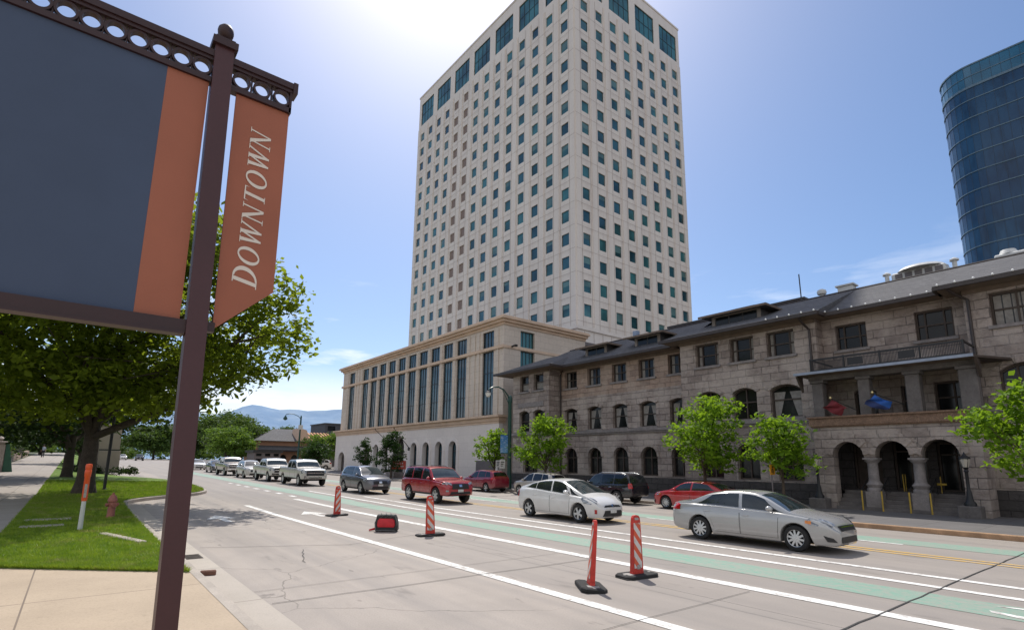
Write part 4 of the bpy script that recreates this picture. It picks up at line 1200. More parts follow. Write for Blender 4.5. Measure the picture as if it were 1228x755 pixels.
# ------------------------------------------------------------------ sandstone club house
def club():
    t = thing('stone_club_building', 'dark three-storey sandstone club house with arched porch and grey shingle roof', 'building', (-16, 34, 0))
    YM, YS, YP, YU = 31., 29.7, 28.2, 30.5
    pans = []
    def add(P, o, depth, frame_bars, curtain, kind='window', mat=None):
        pans.append((P, o, depth, frame_bars, curtain, kind, mat))
    # recessed main range
    mc = [-31.05, -28.5, -25.97, -23.46, -20.95]
    gm = [(c - .69, c + .69, 1.3, 3.3, .69) for c in mc]
    mm = [(c - .70, c + .70, 4.68, 6.47, .2) for c in mc]
    um = [(c - .70, c + .70, 8.12, 9.5) for c in mc]
    lo = MB(); wall(lo, PX(YM), -32.3, -19.8, .9, 7.3, gm + mm, .38); lo.build('wall', MAT_STONE, t)
    hi = MB(); wall(hi, PX(YM), -32.3, -19.8, 7.3, 9.95, um, .38); tag(hi.build('wall', MAT_STONEW, t), 'warm tan upper storey wall of the recessed range')  # bounced sunlight on this storey is painted in as a warmer stone
    # left bay
    bg_ = [(-35.5, -33.7, 1.3, 3.3, .8)]; bm_ = [(-36.06, -34.72, 4.68, 6.47, .22), (-34.24, -32.86, 4.68, 6.47, .22)]; bu = [(-36.02, -34.84, 8.1, 9.5), (-34.2, -32.95, 8.1, 9.5)]
    lb = MB(); wall(lb, PX(YS), -36.95, -32.3, .9, 9.95, bg_ + bm_ + bu, .38)
    lb.face([(-32.3, YS, .9), (-32.3, YM, .9), (-32.3, YM, 9.95), (-32.3, YS, 9.95)]); lb.face([(-36.95, YS, 0), (-36.95, 39, 0), (-36.95, 39, 9.95), (-36.95, YS, 9.95)])
    lb.build('bay_wall', MAT_STONE, t)
    lt = MB(); lt.box(-36.2, -32.9, YS - .06, YS, 6.75, 7.15); lt.build('lintel_band', MAT_STONEP, t)
    # middle bay
    cg = [(-18.5, -17.2, 1.3, 3.31, .65), (-16.32, -15.02, 1.3, 3.31, .65), (-14.0, -12.7, 1.3, 3.31, .65)]
    cm = [(-18.71, -17.15, 4.66, 6.48, .28), (-16.4, -14.94, 4.66, 6.48, .28), (-14.19, -12.53, 4.66, 6.46, .28)]
    cu = [(-18.69, -17.11, 8.04, 9.47), (-16.4, -14.93, 8.04, 9.47), (-14.19, -12.67, 8.04, 9.47)]
    cb = MB(); wall(cb, PX(YS), -19.8, -11.55, .9, 9.95, cg + cm + cu, .38)
    cb.face([(-19.8, YS, .9), (-19.8, YM, .9), (-19.8, YM, 9.95), (-19.8, YS, 9.95)]); cb.face([(-11.55, YS, .9), (-11.55, YU, .9), (-11.55, YU, 9.95), (-11.55, YS, 9.95)])
    cb.build('bay_wall', MAT_STONE, t)
    # right bay
    dg = [(-4.2, -2.9, 1.3, 3.31, .65), (-1.6, -.3, 1.3, 3.31, .65), (1., 2.3, 1.3, 3.31, .65)]
    dm = [(-4.58, -2.85, 4.66, 6.36, .3), (-1.8, -.2, 4.66, 6.36, .3), (.9, 2.5, 4.66, 6.36, .3)]
    du = [(-4.55, -2.85, 8.0, 9.45), (-1.8, -.2, 8.0, 9.45), (.9, 2.5, 8.0, 9.45)]
    db = MB(); wall(db, PX(YS), -5.4, 8, .9, 9.95, dg + dm + du, .38)
    db.face([(-5.4, YS, .9), (-5.4, YU, .9), (-5.4, YU, 9.95), (-5.4, YS, 9.95)]); db.face([(8, YS, 0), (8, 39, 0), (8, 39, 9.95), (8, YS, 9.95)])
    db.build('bay_wall', MAT_STONE, t)
    # wall behind the porch and loggia
    pd = [(-10.6, -9.4, 1.02, 3.2), (-8.9, -7.6, 1.02, 3.4), (-7.2, -5.9, 1.02, 3.2)]
    pl = [(-10.3, -9.3, 4.5, 5.95, .2), (-8.3, -7.75, 4.5, 5.9), (-7.0, -5.6, 4.5, 5.95)]
    pu = [(-10.89, -9.46, 8.02, 9.36), (-7.42, -5.96, 7.95, 9.36)]
    ub = MB(); wall(ub, PX(YU), -11.55, -5.4, .9, 4.2, pd, .3); ub.build('porch_back_wall', MAT_STONED, t)  # deep shade inside the porch is painted in by using the dark stone
    ub = MB(); wall(ub, PX(YU), -11.55, -5.4, 4.2, 9.9, pl + pu, .3); ub.build('balcony_wall', MAT_STONE, t)
    # back and ends
    bk = MB(); bk.face([(-36.95, 39, 0), (8, 39, 0), (8, 39, 9.95), (-36.95, 39, 9.95)]); bk.build('rear_wall', MAT_STONE, t)
    # windows
    for o in gm + [(-100, -99, 0, 1)]:
        if o[0] > -90: add(PX(YM), o, .34, ((.5,), (.62,)), None, 'arched_window')
    for o in bg_ + cg + dg: add(PX(YS), o, .34, ((.5,), (.62,)), None, 'arched_window')
    for k, o in enumerate(mm): add(PX(YM), o, .34, ((), (.5,)), 'drape')
    for o in um: add(PX(YM), o, .34, ((.5,), (.5,)), 'side')
    for k, o in enumerate(bm_): add(PX(YS), o, .34, ((), (.5,)), None)
    for o in bu: add(PX(YS), o, .34, ((), (.5,)), 'blind')
    for k, o in enumerate(cm): add(PX(YS), o, .34, ((.5,) if k < 2 else (), (.55,)), 'drape' if k == 2 else None)
    for o in cu: add(PX(YS), o, .34, ((.22, .78), (.5,)), 'side')
    for o in dm: add(PX(YS), o, .34, ((.33, .66), (.5,)), 'blind')
    for o in du: add(PX(YS), o, .34, ((.5,), (.5,)), 'full')
    for o in pu: add(PX(YU), o, .26, ((.25, .75), (.5,)), None)
    for o in pl: add(PX(YU), o, .26, ((.5,), (.5,)), None)
    for k, o in enumerate(pd): add(PX(YU), o, .26, ((.5,), (.75,)), None, 'porch_door', MAT_WOODT if k == 0 else None)
    for P, o, dp, (bu_, bv), cur, kind, mt in pans:
        mb = MB(); pane(mb, P, o, dp); w_ = mb.build(kind, mt or MAT_WINDK, t, recalc=False)
        f = MB(); frame(f, P, o, dp, .085, .10, bu_, bv); f.build('frame', MAT_WOODT, w_, recalc=False)
        a, b, c, d = o[:4]; W = b - a; Hh = d - c; rise = o[4] if len(o) > 4 else 0
        q = MB(); e = dp - .012
        if cur == 'drape':
            tz = d - rise - .1
            for (u0, u1, uu) in ((a + .1, a + W * .5, a + W * .22), (b - .1, b - W * .5, b - W * .22)):
                q = MB(); q.face([P(u0, c + .1, e), P(uu, c + .1, e), P(u0 + (u1 - u0) * .85, tz, e), P(u0, tz, e)]); q.build('curtain', MAT_CURT, w_, recalc=False)
        elif cur == 'side':
            for u0, u1 in ((a + .1, a + W * .24), (b - .1, b - W * .24)):
                q = MB(); q.face([P(u0, c + .1, e), P(u1, c + .1, e), P(u1, d - .1, e), P(u0, d - .1, e)]); q.build('curtain', MAT_CURT, w_, recalc=False)
        elif cur == 'blind':
            q.face([P(a + .1, c + Hh * .12, e), P(b - .1, c + Hh * .12, e), P(b - .1, c + Hh * .55, e), P(a + .1, c + Hh * .55, e)])
        elif cur == 'full':
            for k in range(5):
                u0 = a + .1 + (W - .2) * k / 5; u1 = u0 + (W - .2) * .17
                q.face([P(u0, c + .1, e), P(u1, c + .1, e), P(u1, d - .1, e), P(u0, d - .1, e)])
        if cur in ('blind', 'full'): q.build('curtain', MAT_CURT, w_, recalc=False)
        if kind == 'window':
            s = MB(); yq = P(0, 0, 0)[1]
            s.box(a - .12, b + .12, yq - .10, yq + .3, c - .13, c + .01); s.build('sill', MAT_STONEP, w_)
        if rise > 0 and kind != 'porch_door':
            v = MB(); w2 = .26
            inn = arch_pts(a, b, d, rise, 9); out = arch_pts(a - w2 * .8, b + w2 * .8, d + w2, rise + w2 * (.6 if rise < .4 else .9), 9)
            rr = random.Random(int(abs(a * 100)))
            for k in range(9):
                dd = -.04 - .05 * rr.random()
                p = [inn[k], inn[k + 1], out[k + 1], out[k]]
                v.add([P(*x, dd) for x in p] + [P(*x, 0) for x in p], [(0, 1, 2, 3), (0, 1, 5, 4), (1, 2, 6, 5), (2, 3, 7, 6), (3, 0, 4, 7)])
            v.build('voussoir', MAT_STONE, w_)
    # plinth
    p = MB(); p.box(-37.05, -32.2, YS - .14, YS + .1, 0, 1.2); p.box(-32.2, -19.9, YM - .14, YM + .1, 0, 1.2); p.box(-19.9, -11.46, YS - .14, YS + .1, 0, 1.2)
    p.box(-5.15, 8.1, YS - .14, YS + .1, 0, 1.2); p.build('plinth', MAT_STONED, t)
    # belt course
    b = MB()
    for x0, x1, y in ((-37.1, -32.18, YS), (-32.18, -19.92, YM), (-19.92, -11.6, YS), (-5.15, 8.1, YS)):
        b.box(x0, x1, y - .16, y + .02, 4.40, 4.58); b.box(x0, x1, y - .08, y + .02, 4.28, 4.40)
    b.build('belt_course', MAT_STONEP, t)
    # ---------------- porch
    pw = MB()
    ar = [(-10.66, -9.38, 2.47, 3.23, .62), (-8.92, -7.61, 2.47, 3.23, .63), (-7.2, -5.88, 2.47, 3.25, .64)]
    wall(pw, PX(YP), -11.46, -5.15, 2.47, 3.95, ar, .55, 14, sill=False)
    pw.box(-11.46, -10.66, YP, YP + .55, 0, 2.47); pw.box(-5.88, -5.15, YP, YP + .55, 0, 2.47)
    pw.face([(-5.15, YP, 2.47), (-5.15, YP + 1.5, 2.47), (-5.15, YP + 1.5, 3.95), (-5.15, YP, 3.95)])
    pw.face([(-5.15, YP + .55, 0), (-5.15, YP + 1.5, 0), (-5.15, YP + 1.5, 2.47), (-5.15, YP + .55, 2.47)])
    pw.face([(-11.46, YP, 0), (-11.46, YP + 1.5, 0), (-11.46, YP + 1.5, 3.95), (-11.46, YP, 3.95)])
    pw.build('porch_wall', MAT_STONE, t)
    for o in ar:
        v = MB(); inn = arch_pts(*o[:2], o[3], o[4], 11); out = arch_pts(o[0] - .3, o[1] + .3, o[3] + .42, o[4] + .36, 11); P = PX(YP)
        rr = random.Random(int(abs(o[0] * 100)))
        for k in range(11):
            dd = -.05 - .07 * rr.random(); pp = [inn[k], inn[k + 1], out[k + 1], out[k]]
            v.add([P(*x, dd) for x in pp] + [P(*x, 0) for x in pp], [(0, 1, 2, 3), (0, 1, 5, 4), (1, 2, 6, 5), (2, 3, 7, 6), (3, 0, 4, 7)])
        v.build('voussoir', MAT_STONE, t)
    for cx in (-9.15, -7.405):
        c = MB(); yc = YP + .28
        c.box(cx - .30, cx + .30, yc - .32, yc + .3, 0.1, .98)
        c.build('pedestal', MAT_STONEP, t)
        c = MB(); c.lathe([(.31, .98), (.32, 1.08), (.27, 1.16), (.30, 1.22), (.33, 1.3), (.24, 1.40), (.215, 1.46), (.205, 2.2), (.22, 2.26), (.30, 2.33), (.32, 2.40)], (cx, yc, 0), 20)
        c.box(cx - .30, cx + .30, yc - .29, yc + .29, 2.40, 2.48)
        c.build('column', MAT_STONEP, t, smooth=40)
    st = MB()
    for k in range(5):
        st.box(-10.66 if k else -10.66, -5.88, 28.05 + .28 * k, 30.5, .13 + .17 * k, .13 + .17 * (k + 1))
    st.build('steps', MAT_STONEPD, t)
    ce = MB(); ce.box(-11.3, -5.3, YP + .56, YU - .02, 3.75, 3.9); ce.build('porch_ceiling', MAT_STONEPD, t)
    co = MB(); co.box(-11.6, -5.0, YP - .12, YP + .6, 3.99, 4.36); co.box(-11.66, -4.94, YP - .2, YP + .62, 4.36, 4.44); co.box(-11.55, -5.05, YP - .06, YP + .56, 3.93, 3.99)
    co.box(-5.15, -5.0, YP + .6, YS, 3.99, 4.36)
    co.build('carved_cornice', MAT_STONEC, t)
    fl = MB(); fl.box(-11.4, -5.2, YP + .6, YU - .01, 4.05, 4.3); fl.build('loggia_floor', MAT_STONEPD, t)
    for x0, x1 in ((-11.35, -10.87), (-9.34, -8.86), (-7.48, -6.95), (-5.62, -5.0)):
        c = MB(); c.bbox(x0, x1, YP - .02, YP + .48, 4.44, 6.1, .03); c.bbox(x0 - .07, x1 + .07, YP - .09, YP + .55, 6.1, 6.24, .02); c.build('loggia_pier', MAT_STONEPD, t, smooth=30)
    bm = MB(); bm.box(-11.5, -5.0, YP, YP + .5, 6.24, 6.46); bm.build('loggia_beam', MAT_STONEPD, t)
    sl = MB(); sl.box(-11.8, -4.95, YP - .75, YU - .01, 6.462, 6.56); sl.build('balcony_slab', MAT_SOFFIT, t)
    fs = MB(); fs.box(-11.85, -4.9, YP - .82, YP - .751, 6.46, 6.58); fs.build('balcony_edge', MAT_FLASH, t)
    wing = MB(); wing.prism([(-4.95, YP - .7, 6.46), (-4.1, YS - .3, 6.46), (-4.1, YS, 6.46), (-4.95, YS, 6.46)], (0, 0, .09)); wing.build('balcony_return', MAT_WOODT, t)
    br = MB()
    for x in (-11.85, -4.95):
        br.prism([(x, YP, 6.45), (x, YP - .6, 6.45), (x, YP, 5.7)], (.1, 0, 0))
    br.build('bracket', MAT_WOODT, t)
    # balcony railing
    rl = MB(); yR = YP - .45
    rl.box(-11.15, -5.2, yR - .03, yR + .03, 7.16, 7.24); rl.box(-11.15, -5.2, yR - .02, yR + .02, 6.64, 6.70)
    n = 110
    for k in range(n + 1):
        x = -11.13 + 5.9 * k / n; rl.box(x - .010, x + .010, yR - .01, yR + .01, 6.70, 7.16)
    for k in range(5): rl.box(-11.15 + 1.48 * k - .03, -11.15 + 1.48 * k + .03, yR - .035, yR + .035, 6.56, 7.26)
    for x0 in (-9.5, -7.5): rl.box(x0, x0 + .62, yR - .015, yR + .015, 6.76, 7.1)
    rl.box(-11.16, -11.1, yR, YU - .2, 7.16, 7.24); rl.box(-5.26, -5.2, yR, YU - .2, 7.16, 7.24)
    rl.build('balcony_railing', MAT_IRON, t)
    # ---------------- roofs
    E_ = 9.92; RZ = 12.28; RY = 34.5
    def slab(mb, pts): mb.face(pts)
    rf = MB()
    rf.face([(-37.9, 30.05, E_), (-20., 30.05, E_), (-20., RY, RZ), (-34.6, RY, RZ)])
    rf.face([(-37.9, 30.05, E_), (-34.6, RY, RZ), (-37.9, 39.5, E_)])
    rf.face([(-37.9, 39.5, E_), (-34.6, RY, RZ), (8.9, RY, RZ), (8.9, 39.5, E_)])
    # bay hip
    rf.face([(-38.6, 28.75, E_ - .02), (-31.05, 28.75, E_ - .02), (-33.6, 32.6, 11.5), (-35.6, 32.6, 11.5)])
    rf.face([(-31.05, 28.75, E_ - .02), (-31.05, 31.5, E_ - .02), (-33.6, 34.4, 11.9), (-33.6, 32.6, 11.5)])
    rf.face([(-38.6, 28.75, E_ - .02), (-35.6, 32.6, 11.5), (-35.6, 34.4, 11.9), (-38.6, 34.4, E_ - .02)])
    rf.face([(-35.6, 32.6, 11.5), (-33.6, 32.6, 11.5), (-33.6, 34.4, 11.9), (-35.6, 34.4, 11.9)])
    # middle bay roof
    rf.face([(-20.7, 28.75, E_), (-11., 28.75, E_), (-11., RY, RZ), (-17., RY, RZ)])
    rf.face([(-20.7, 28.75, E_), (-17., RY, RZ), (-20.7, 31.5, E_)])
    # over the porch
    rf.face([(-11., 29.55, E_ - .03), (-6.2, 29.55, E_ - .03), (-6.2, RY, RZ), (-11., RY, RZ)])
    rf.face([(-11., 28.75, E_), (-11., 29.55, E_ - .03), (-11., RY, RZ)])
    # right bay
    rf.face([(-6.2, 28.75, E_), (8.9, 28.75, E_), (8.9, RY, RZ), (-6.2, RY, RZ)])
    rf.face([(-6.2, 28.75, E_), (-6.2, RY, RZ), (-6.2, 29.55, E_ - .03)])
    rf.face([(8.9, 28.75, E_), (8.9, RY, RZ), (8.9, 39.5, E_)])
    rf.build('roof', MAT_ROOF, t)
    sf = MB()
    sf.box(-38.5, -31.15, 28.85, 31.2, 9.75, 9.80); sf.box(-31.1, -20.0, 30.15, 31.3, 9.75, 9.80); sf.box(-20.6, -11.1, 28.85, 31.3, 9.75, 9.8); sf.box(-11.05, -6.25, 29.65, 30.8, 9.75, 9.8); sf.box(-6.1, 8.8, 28.85, 30.8, 9.75, 9.8)
    sf.build('soffit', MAT_SOFFIT, t)
    fa = MB()
    for x0, x1, y in ((-38.6, -31.05, 28.75), (-31.05, -20.7, 30.05), (-20.7, -11., 28.75), (-11., -6.2, 29.55), (-6.2, 8.9, 28.75)):
        fa.box(x0, x1, y - .09, y + .06, 9.74, 9.93)
    fa.box(-31.1, -30.98, 28.75, 30.0, 9.74, 9.90); fa.box(-11.05, -10.95, 28.81, 29.5, 9.74, 9.9); fa.box(-6.25, -6.15, 28.81, 29.5, 9.74, 9.9)
    fa.build('eaves_gutter', MAT_GUTTERM, t)
    fr = MB()
    for x0, x1, y in ((-36.95, -32.28, YS), (-32.28, -19.82, YM), (-19.82, -11.55, YS), (-5.4, 8, YS)):
        fr.box(x0, x1, y - .07, y + .02, 9.56, 9.75)
    fr.build('frieze', MAT_SOFFIT, t)
    rg = MB(); rg.tube([(-34.6, RY, RZ + .02), (8.9, RY, RZ + .02)], .06, 6); rg.build('ridge_cap', MAT_GUTTERM, t)
    # dormers
    for x0, x1, yf, z0, z1, ap in ((-29.75, -27.55, 31.5, 10.55, 11.28, .5), (-24.75, -22.55, 31.5, 10.55, 11.28, .5), (-18.15, -15.0, 31.0, 10.72, 11.42, .62)):
        d = MB(); d.box(x0, x1, yf, yf + 2.2, z0 - .6, z1); dw = d.build('dormer', MAT_ROOF, t)
        f = MB(); f.box(x0 - .02, x0 + .2, yf - .06, yf, z0, z1); f.box(x1 - .2, x1 + .02, yf - .06, yf, z0, z1); f.box(x0 + .2, x1 - .2, yf - .05, yf, z1 - .1, z1); f.box(x0 + .2, x1 - .2, yf - .05, yf, z0, z0 + .08); f.build('frame', MAT_WOODL, dw)
        n = 2 if x1 - x0 < 2.5 else 3
        g = MB()
        for k in range(n):
            a = x0 + .22 + (x1 - x0 - .44) * k / n; g.face([(a + .04, yf - .012, z0 + .09), (a + (x1 - x0 - .44) / n - .04, yf - .012, z0 + .09), (a + (x1 - x0 - .44) / n - .04, yf - .012, z1 - .11), (a + .04, yf - .012, z1 - .11)])
        g.build('window', MAT_WINDK, dw, recalc=False)
        r = MB(); e = .62; m = (x0 + x1) / 2; hl = (x1 - x0) * .18
        A, B_, C, D = (x0 - e, yf - e, z1), (x1 + e, yf - e, z1), (x1 + e, yf + 3, z1), (x0 - e, yf + 3, z1)
        T0, T1 = (m - hl, yf + 1.2, z1 + ap), (m + hl, yf + 1.2, z1 + ap); U0, U1 = (m - hl, yf + 3, z1 + ap), (m + hl, yf + 3, z1 + ap)
        for q in ([A, B_, T1, T0], [B_, C, U1, T1], [D, A, T0, U0], [T0, T1, U1, U0], [C, D, U0, U1], [A, D, C, B_]): r.face(q)
        r.build('roof', MAT_ROOF, dw)
        k = MB(); k.box(x0 - e - .02, x1 + e + .02, yf - e - .04, yf - e + .05, z1 - .1, z1 + .03); k.box(x1 + e - .05, x1 + e + .03, yf - e + .05, yf + 1.6, z1 - .1, z1 + .03); k.build('eaves', MAT_SOFFIT, dw)
    # downspouts
    for pts in ([(-11.95, 28.7, 9.78), (-11.95, 29.2, 9.5), (-11.82, 29.6, 9.2), (-11.82, 29.6, .3)], [(-5.75, 28.75, 9.78), (-5.6, 29.2, 9.6), (-5.22, 29.6, 9.3), (-5.22, 29.6, 6.7), (-5.22, 29.6, .4)], [(-31.9, 30.9, 9.7), (-32.15, 30.9, 9.3), (-32.15, 30.9, .3)], [(-20., 30.9, 9.7), (-19.98, 30.9, .3)]):
        d = MB(); d.tube(pts, .065, 8); d.build('downspout', MAT_GUTTERM, t, smooth=40)
    # eaves bulbs
    mb_ = None
    MB_B = M('frosted_bulb', (.85, .85, .83), .3, var=.03, fine=0)
    xs = [-13.6 + .62 * k for k in range(5)] + [-10.9 + .62 * k for k in range(8)] + [-6.0 + .62 * k for k in range(7)]
    first = None
    for i, x in enumerate(xs):
        y = 28.62 if (x < -11 or x > -6.2) else 29.42
        if first is None:
            b = MB(); b.lathe([(.005, -.05), (.035, -.035), (.05, 0), (.035, .035), (.012, .06)], (0, 0, 0), 8)
            first = b.build('eaves_bulb', MB_B, t, smooth=60, world=False)
            o = first
        else:
            o = first.copy(); col.objects.link(o); o.parent = t
        o.location = (x + 16, y - 34, 9.95)
    # brass handrails on the steps
    MAT_BRASS = M('yellow_handrail_paint', (.55, .36, .05), .45, var=.15)
    for x in (-9.56, -8.78, -7.76, -7.02):
        h = MB(); y0 = YP - .16
        h.tube([(x, y0, .14), (x, y0, 1.02)], .032, 8)
        ho = h.build('handrail', MAT_BRASS, t, smooth=40)
        h = MB(); h.tube([(x, y0, 1.02), (x, y0 + .1, 1.09), (x, y0 + 1.1, 1.62), (x, y0 + 1.1, .95)], .022, 8); h.build('top_rail', MAT_IRON, ho, smooth=40)
    h = MB(); h.tube([(-8.35, 29.6, 1.0), (-8.35, 29.6, 1.75), (-8.35, 29.9, 1.75), (-8.35, 29.9, 1.)], .025, 8); h.tube([(-6.95, 29.5, .98), (-6.95, 29.5, 1.7)], .02, 8); h.tube([(-7.1, 29.48, 1.36), (-6.75, 29.48, 1.36)], .05, 6)
    h.build('handrail', MAT_BRASS, t, smooth=40)
    # rooftop equipment
    u = MB(); u.bbox(-9.4, -6.9, 35.2, 36.6, 12.0, 12.95, .08); u.lathe([(.02, .0), (1.2, 0), (1.05, .16), (.5, .30), (.02, .34)], (-8.1, 35.9, 12.95), 18)
    for x in (-9.65, -6.55):
        u.lathe([(.11, 12.0), (.11, 12.95), (.21, 12.96), (.21, 13.04), (.05, 13.14)], (x, 35.4, 0), 10)
    u.build('rooftop_unit', MAT_WHITEM, t, smooth=35)
    g = MB(); 
    for k in range(5): g.box(-9.2 + .46 * k, -8.86 + .46 * k, 35.17, 35.2, 12.45, 12.85)
    g.build('unit_grille', MAT_GREYP, t)
    v = MB(); v.lathe([(.13, 12.1), (.13, 12.5), (.24, 12.55), (.27, 12.68), (.24, 12.8), (.1, 12.88), (.01, 12.9)], (-13.0, 34.9, 0), 14); v.build('roof_vent', MAT_WHITEM, t, smooth=40)
    v = MB(); v.box(-12.0, -11.2, 34.6, 35.2, 12.2, 12.68); v.box(-12.1, -11.1, 34.5, 35.3, 12.68, 12.76); v.build('roof_hatch', MAT_WHITEM, t)
    v = MB(); v.tube([(-14.1, 34.6, 12.2), (-14.13, 34.6, 14.1)], .035, 6); v.build('antenna_mast', MAT_IRON, t)
    v = MB(); v.bbox(-4.9, -3.6, 34.9, 35.8, 12.2, 12.62, .06); v.lathe([(.01, 12.62), (.4, 12.62), (.3, 12.85), (.02, 12.9)], (-4.4, 35.3, 0), 12); v.build('rooftop_unit', MAT_WHITEM, t, smooth=35)
    # roof terrace with white posts
    pg = MB()
    for k in range(5): pg.box(-24.6 + 2.1 * k - .07, -24.6 + 2.1 * k + .07, 36.9, 37.04, 11.5, 12.95)
    pg.build('terrace_post', MAT_WHITEM, t)
    pr = MB(); pr.box(-25.3, -14.6, 36.3, 39., 12.95, 13.1); pr.box(-25.2, -14.7, 37.06, 38.9, 11.4, 12.9); pr.build('terrace_roof', MAT_GUTTERM, t)
    pk = MB(); pk.box(-27.6, -27.2, 34.8, 35.2, 11.8, 12.9); pk.bbox(-28.3, -26.2, 35.6, 37., 11.6, 12.7, .05); pk.build('roof_vent', MAT_FLASH, t)
club()

# lamp standards on stone pedestals beside the porch steps
def porch_lamps():
    MAT_LANT = M('lantern_glass', (.55, .50, .42), .25, var=.1, fine=0)
    def mk(x, lab):
        t = thing('porch_lamp', lab, 'lamp', (x, 27.62, .15), group='iron lamps flanking the porch')
        p = MB(); p.bbox(-.36, .36, -.36, .36, 0, .46, .03); p.build('pedestal', MAT_STONEPD, t, smooth=30, world=False)
        c = MB(); c.lathe([(.2, .46), (.2, .56), (.13, .66), (.11, .75), (.085, 1.0), (.06, 1.1), (.055, 1.75), (.09, 1.8), (.05, 1.86), (.11, 1.95)], (0, 0, 0), 14); c.build('post', MAT_IRON, t, smooth=40, world=False)
        g = MB(); g.lathe([(.1, 1.95), (.17, 2.22), (.15, 2.3)], (0, 0, 0), 8); g.build('lantern', MAT_LANT, t, world=False)
        h = MB(); h.lathe([(.20, 2.28), (.18, 2.34), (.07, 2.42), (.03, 2.5), (.005, 2.56)], (0, 0, 0), 8)
        for k in range(4):
            a = pi / 4 + pi / 2 * k; h.tube([(.1 * cos(a), .1 * sin(a), 1.95), (.175 * cos(a), .175 * sin(a), 2.3)], .012, 5)
        h.build('lantern_cap', MAT_IRON, t, world=False)
    mk(-11.2, 'black iron lamp on a stone pedestal at the far left of the porch')
    mk(-5.65, 'black iron lamp on a stone pedestal by the right-hand porch arch')
porch_lamps()
# flags draped from poles over the loggia parapet
def flag(x, z, cols, lab, seed, L):
    t = thing('flag', lab, 'flag', (x, 28.0, z), group='flags over the porch cornice')
    p = MB(); p.tube([(L, .3, -.12), (0, -.35, .42)], .022, 8); p.build('pole', MAT_IRON, t, smooth=40, world=False)
    b = MB(); b.lathe([(.004, .38), (.05, .41), (.06, .45), (.045, .5), (.004, .53)], (0, -.36, 0), 10); b.build('finial', M('brass_ball', (.75, .6, .3), .25, metal=.8, fine=0), t, smooth=60, world=False)
    f = MB(); nu, nv = 10, 8
    G = []
    for i in range(nu + 1):
        u = i / nu; row = []
        for j in range(nv + 1):
            v = j / nv
            row.append((L * (.05 + .6 * u) - .45 * v * (1 - .3 * u), -.30 + .4 * u + .07 * sin(9 * u + 5 * v + seed), .33 - .32 * u - .36 * v + .05 * sin(7 * v + 4 * u + seed)))
        G.append(row)
    for i in range(nu):
        for j in range(nv):
            f.mi = 0 if (j < nv * .55) else 1
            f.face([G[i][j], G[i + 1][j], G[i + 1][j + 1], G[i][j + 1]])
    f.build('cloth', cols, t, smooth=60, recalc=False, world=False)
RED = M('red_flag_cloth', (.19, .025, .035), .8, var=.3, scale=3); BLUE = M('blue_flag_cloth', (.025, .11, .42), .8, var=.3, scale=3)
WHT = M('white_flag_cloth', (.5, .45, .45), .8, var=.2, scale=3); NAVY = M('navy_flag_cloth', (.03, .05, .16), .8, var=.3, scale=3)
flag(-10.35, 4.82, [RED, RED], 'dark red flag hanging over the porch cornice', 1., .8)
flag(-8.6, 4.92, [BLUE, NAVY], 'blue flag hanging over the middle of the porch cornice', 2.4, 1.0)

# ------------------------------------------------------------------ blue glass tower
def blue_tower():
    t = thing('glass_tower', 'dark blue glass tower with a rounded corner rising behind the club roof', 'tower', (0, 152, 0))
    H = 88.; R = 6.5
    # footprint: front face toward -Y, rounded left corner
    x0, x1, y0, y1 = -25.4, 22., 141., 172.
    foot = []
    for (cx, cy, a0) in ((x0 + R, y0 + R, pi), (x1 - R, y0 + R, 1.5 * pi), (x1 - R, y1 - R, 0), (x0 + R, y1 - R, .5 * pi)):
        for k in range(9): foot.append((cx + R * cos(a0 + pi / 2 * k / 8), cy + R * sin(a0 + pi / 2 * k / 8)))
    m, nt, b, out = nt_new('blue_curtain_glass')
    v = coords(nt)
    n = noise(nt, v, .08, 3); n2 = noise(nt, coords(nt, scale=(1, 1, .26)), .6, 2)
    c = mixrgb(nt, mapr(nt, n, .35, .65), (.018, .055, .125), (.028, .090, .18))
    c = mixrgb(nt, mapr(nt, n2, .45, .7, 0, .5), c, (.010, .022, .05))
    nt.links.new(c, b.inputs['Base Color']); b.inputs['Roughness'].default_value = .12; b.inputs['Specular IOR Level'].default_value = .3
    g = MB(); g.rings([[(x, y, z) for x, y in foot] for z in (0, H - 5.2)], cap=True); g.build('curtain_wall', m, t)
    m2 = glass('crown_glass', (.03, .14, .24), .06, .8, .3, .1)
    g = MB(); sc = lambda k: [(x + (k if x < -10 else -k) * 0, y) for x, y in foot]
    g.rings([[(x, y, z) for x, y in foot] for z in (H - 5.2, H)], cap=False); g.build('crown_screen', m2, t)
    fl = MB(); k = 0; z = 3.
    def band(z, h, d):
        ring = lambda zz, e: [(x + (e if x > (x0 + x1) / 2 else -e), y + (e if y > (y0 + y1) / 2 else -e), zz) for x, y in foot]
        fl.rings([ring(z, 0), ring(z, d), ring(z + h, d), ring(z + h, 0)], cap=False)
    while z < H - 6: band(z, .2, .12); z += 4.05
    band(H - 5.3, .5, .15); band(H - .15, .3, .15); band(H - 2.6, .15, .1)
    fl.build('floor_band', M('pale_floor_band', (.10, .17, .23), .4, var=.2, fine=0), t)
    ml = MB()
    for i, (a, b_) in enumerate(zip(foot, foot[1:] + foot[:1])):
        L = hypot(b_[0] - a[0], b_[1] - a[1]); nn = max(1, int(L / 1.5))
        for k in range(nn):
            x = a[0] + (b_[0] - a[0]) * k / nn; y = a[1] + (b_[1] - a[1]) * k / nn
            ml.box(x - .025, x + .025, y - .025, y + .025, 20, H + (.2))
    tag(ml.build('mullion', M('blue_mullion', (.012, .035, .07), .4, var=.1), t), kind='stuff')
blue_tower()
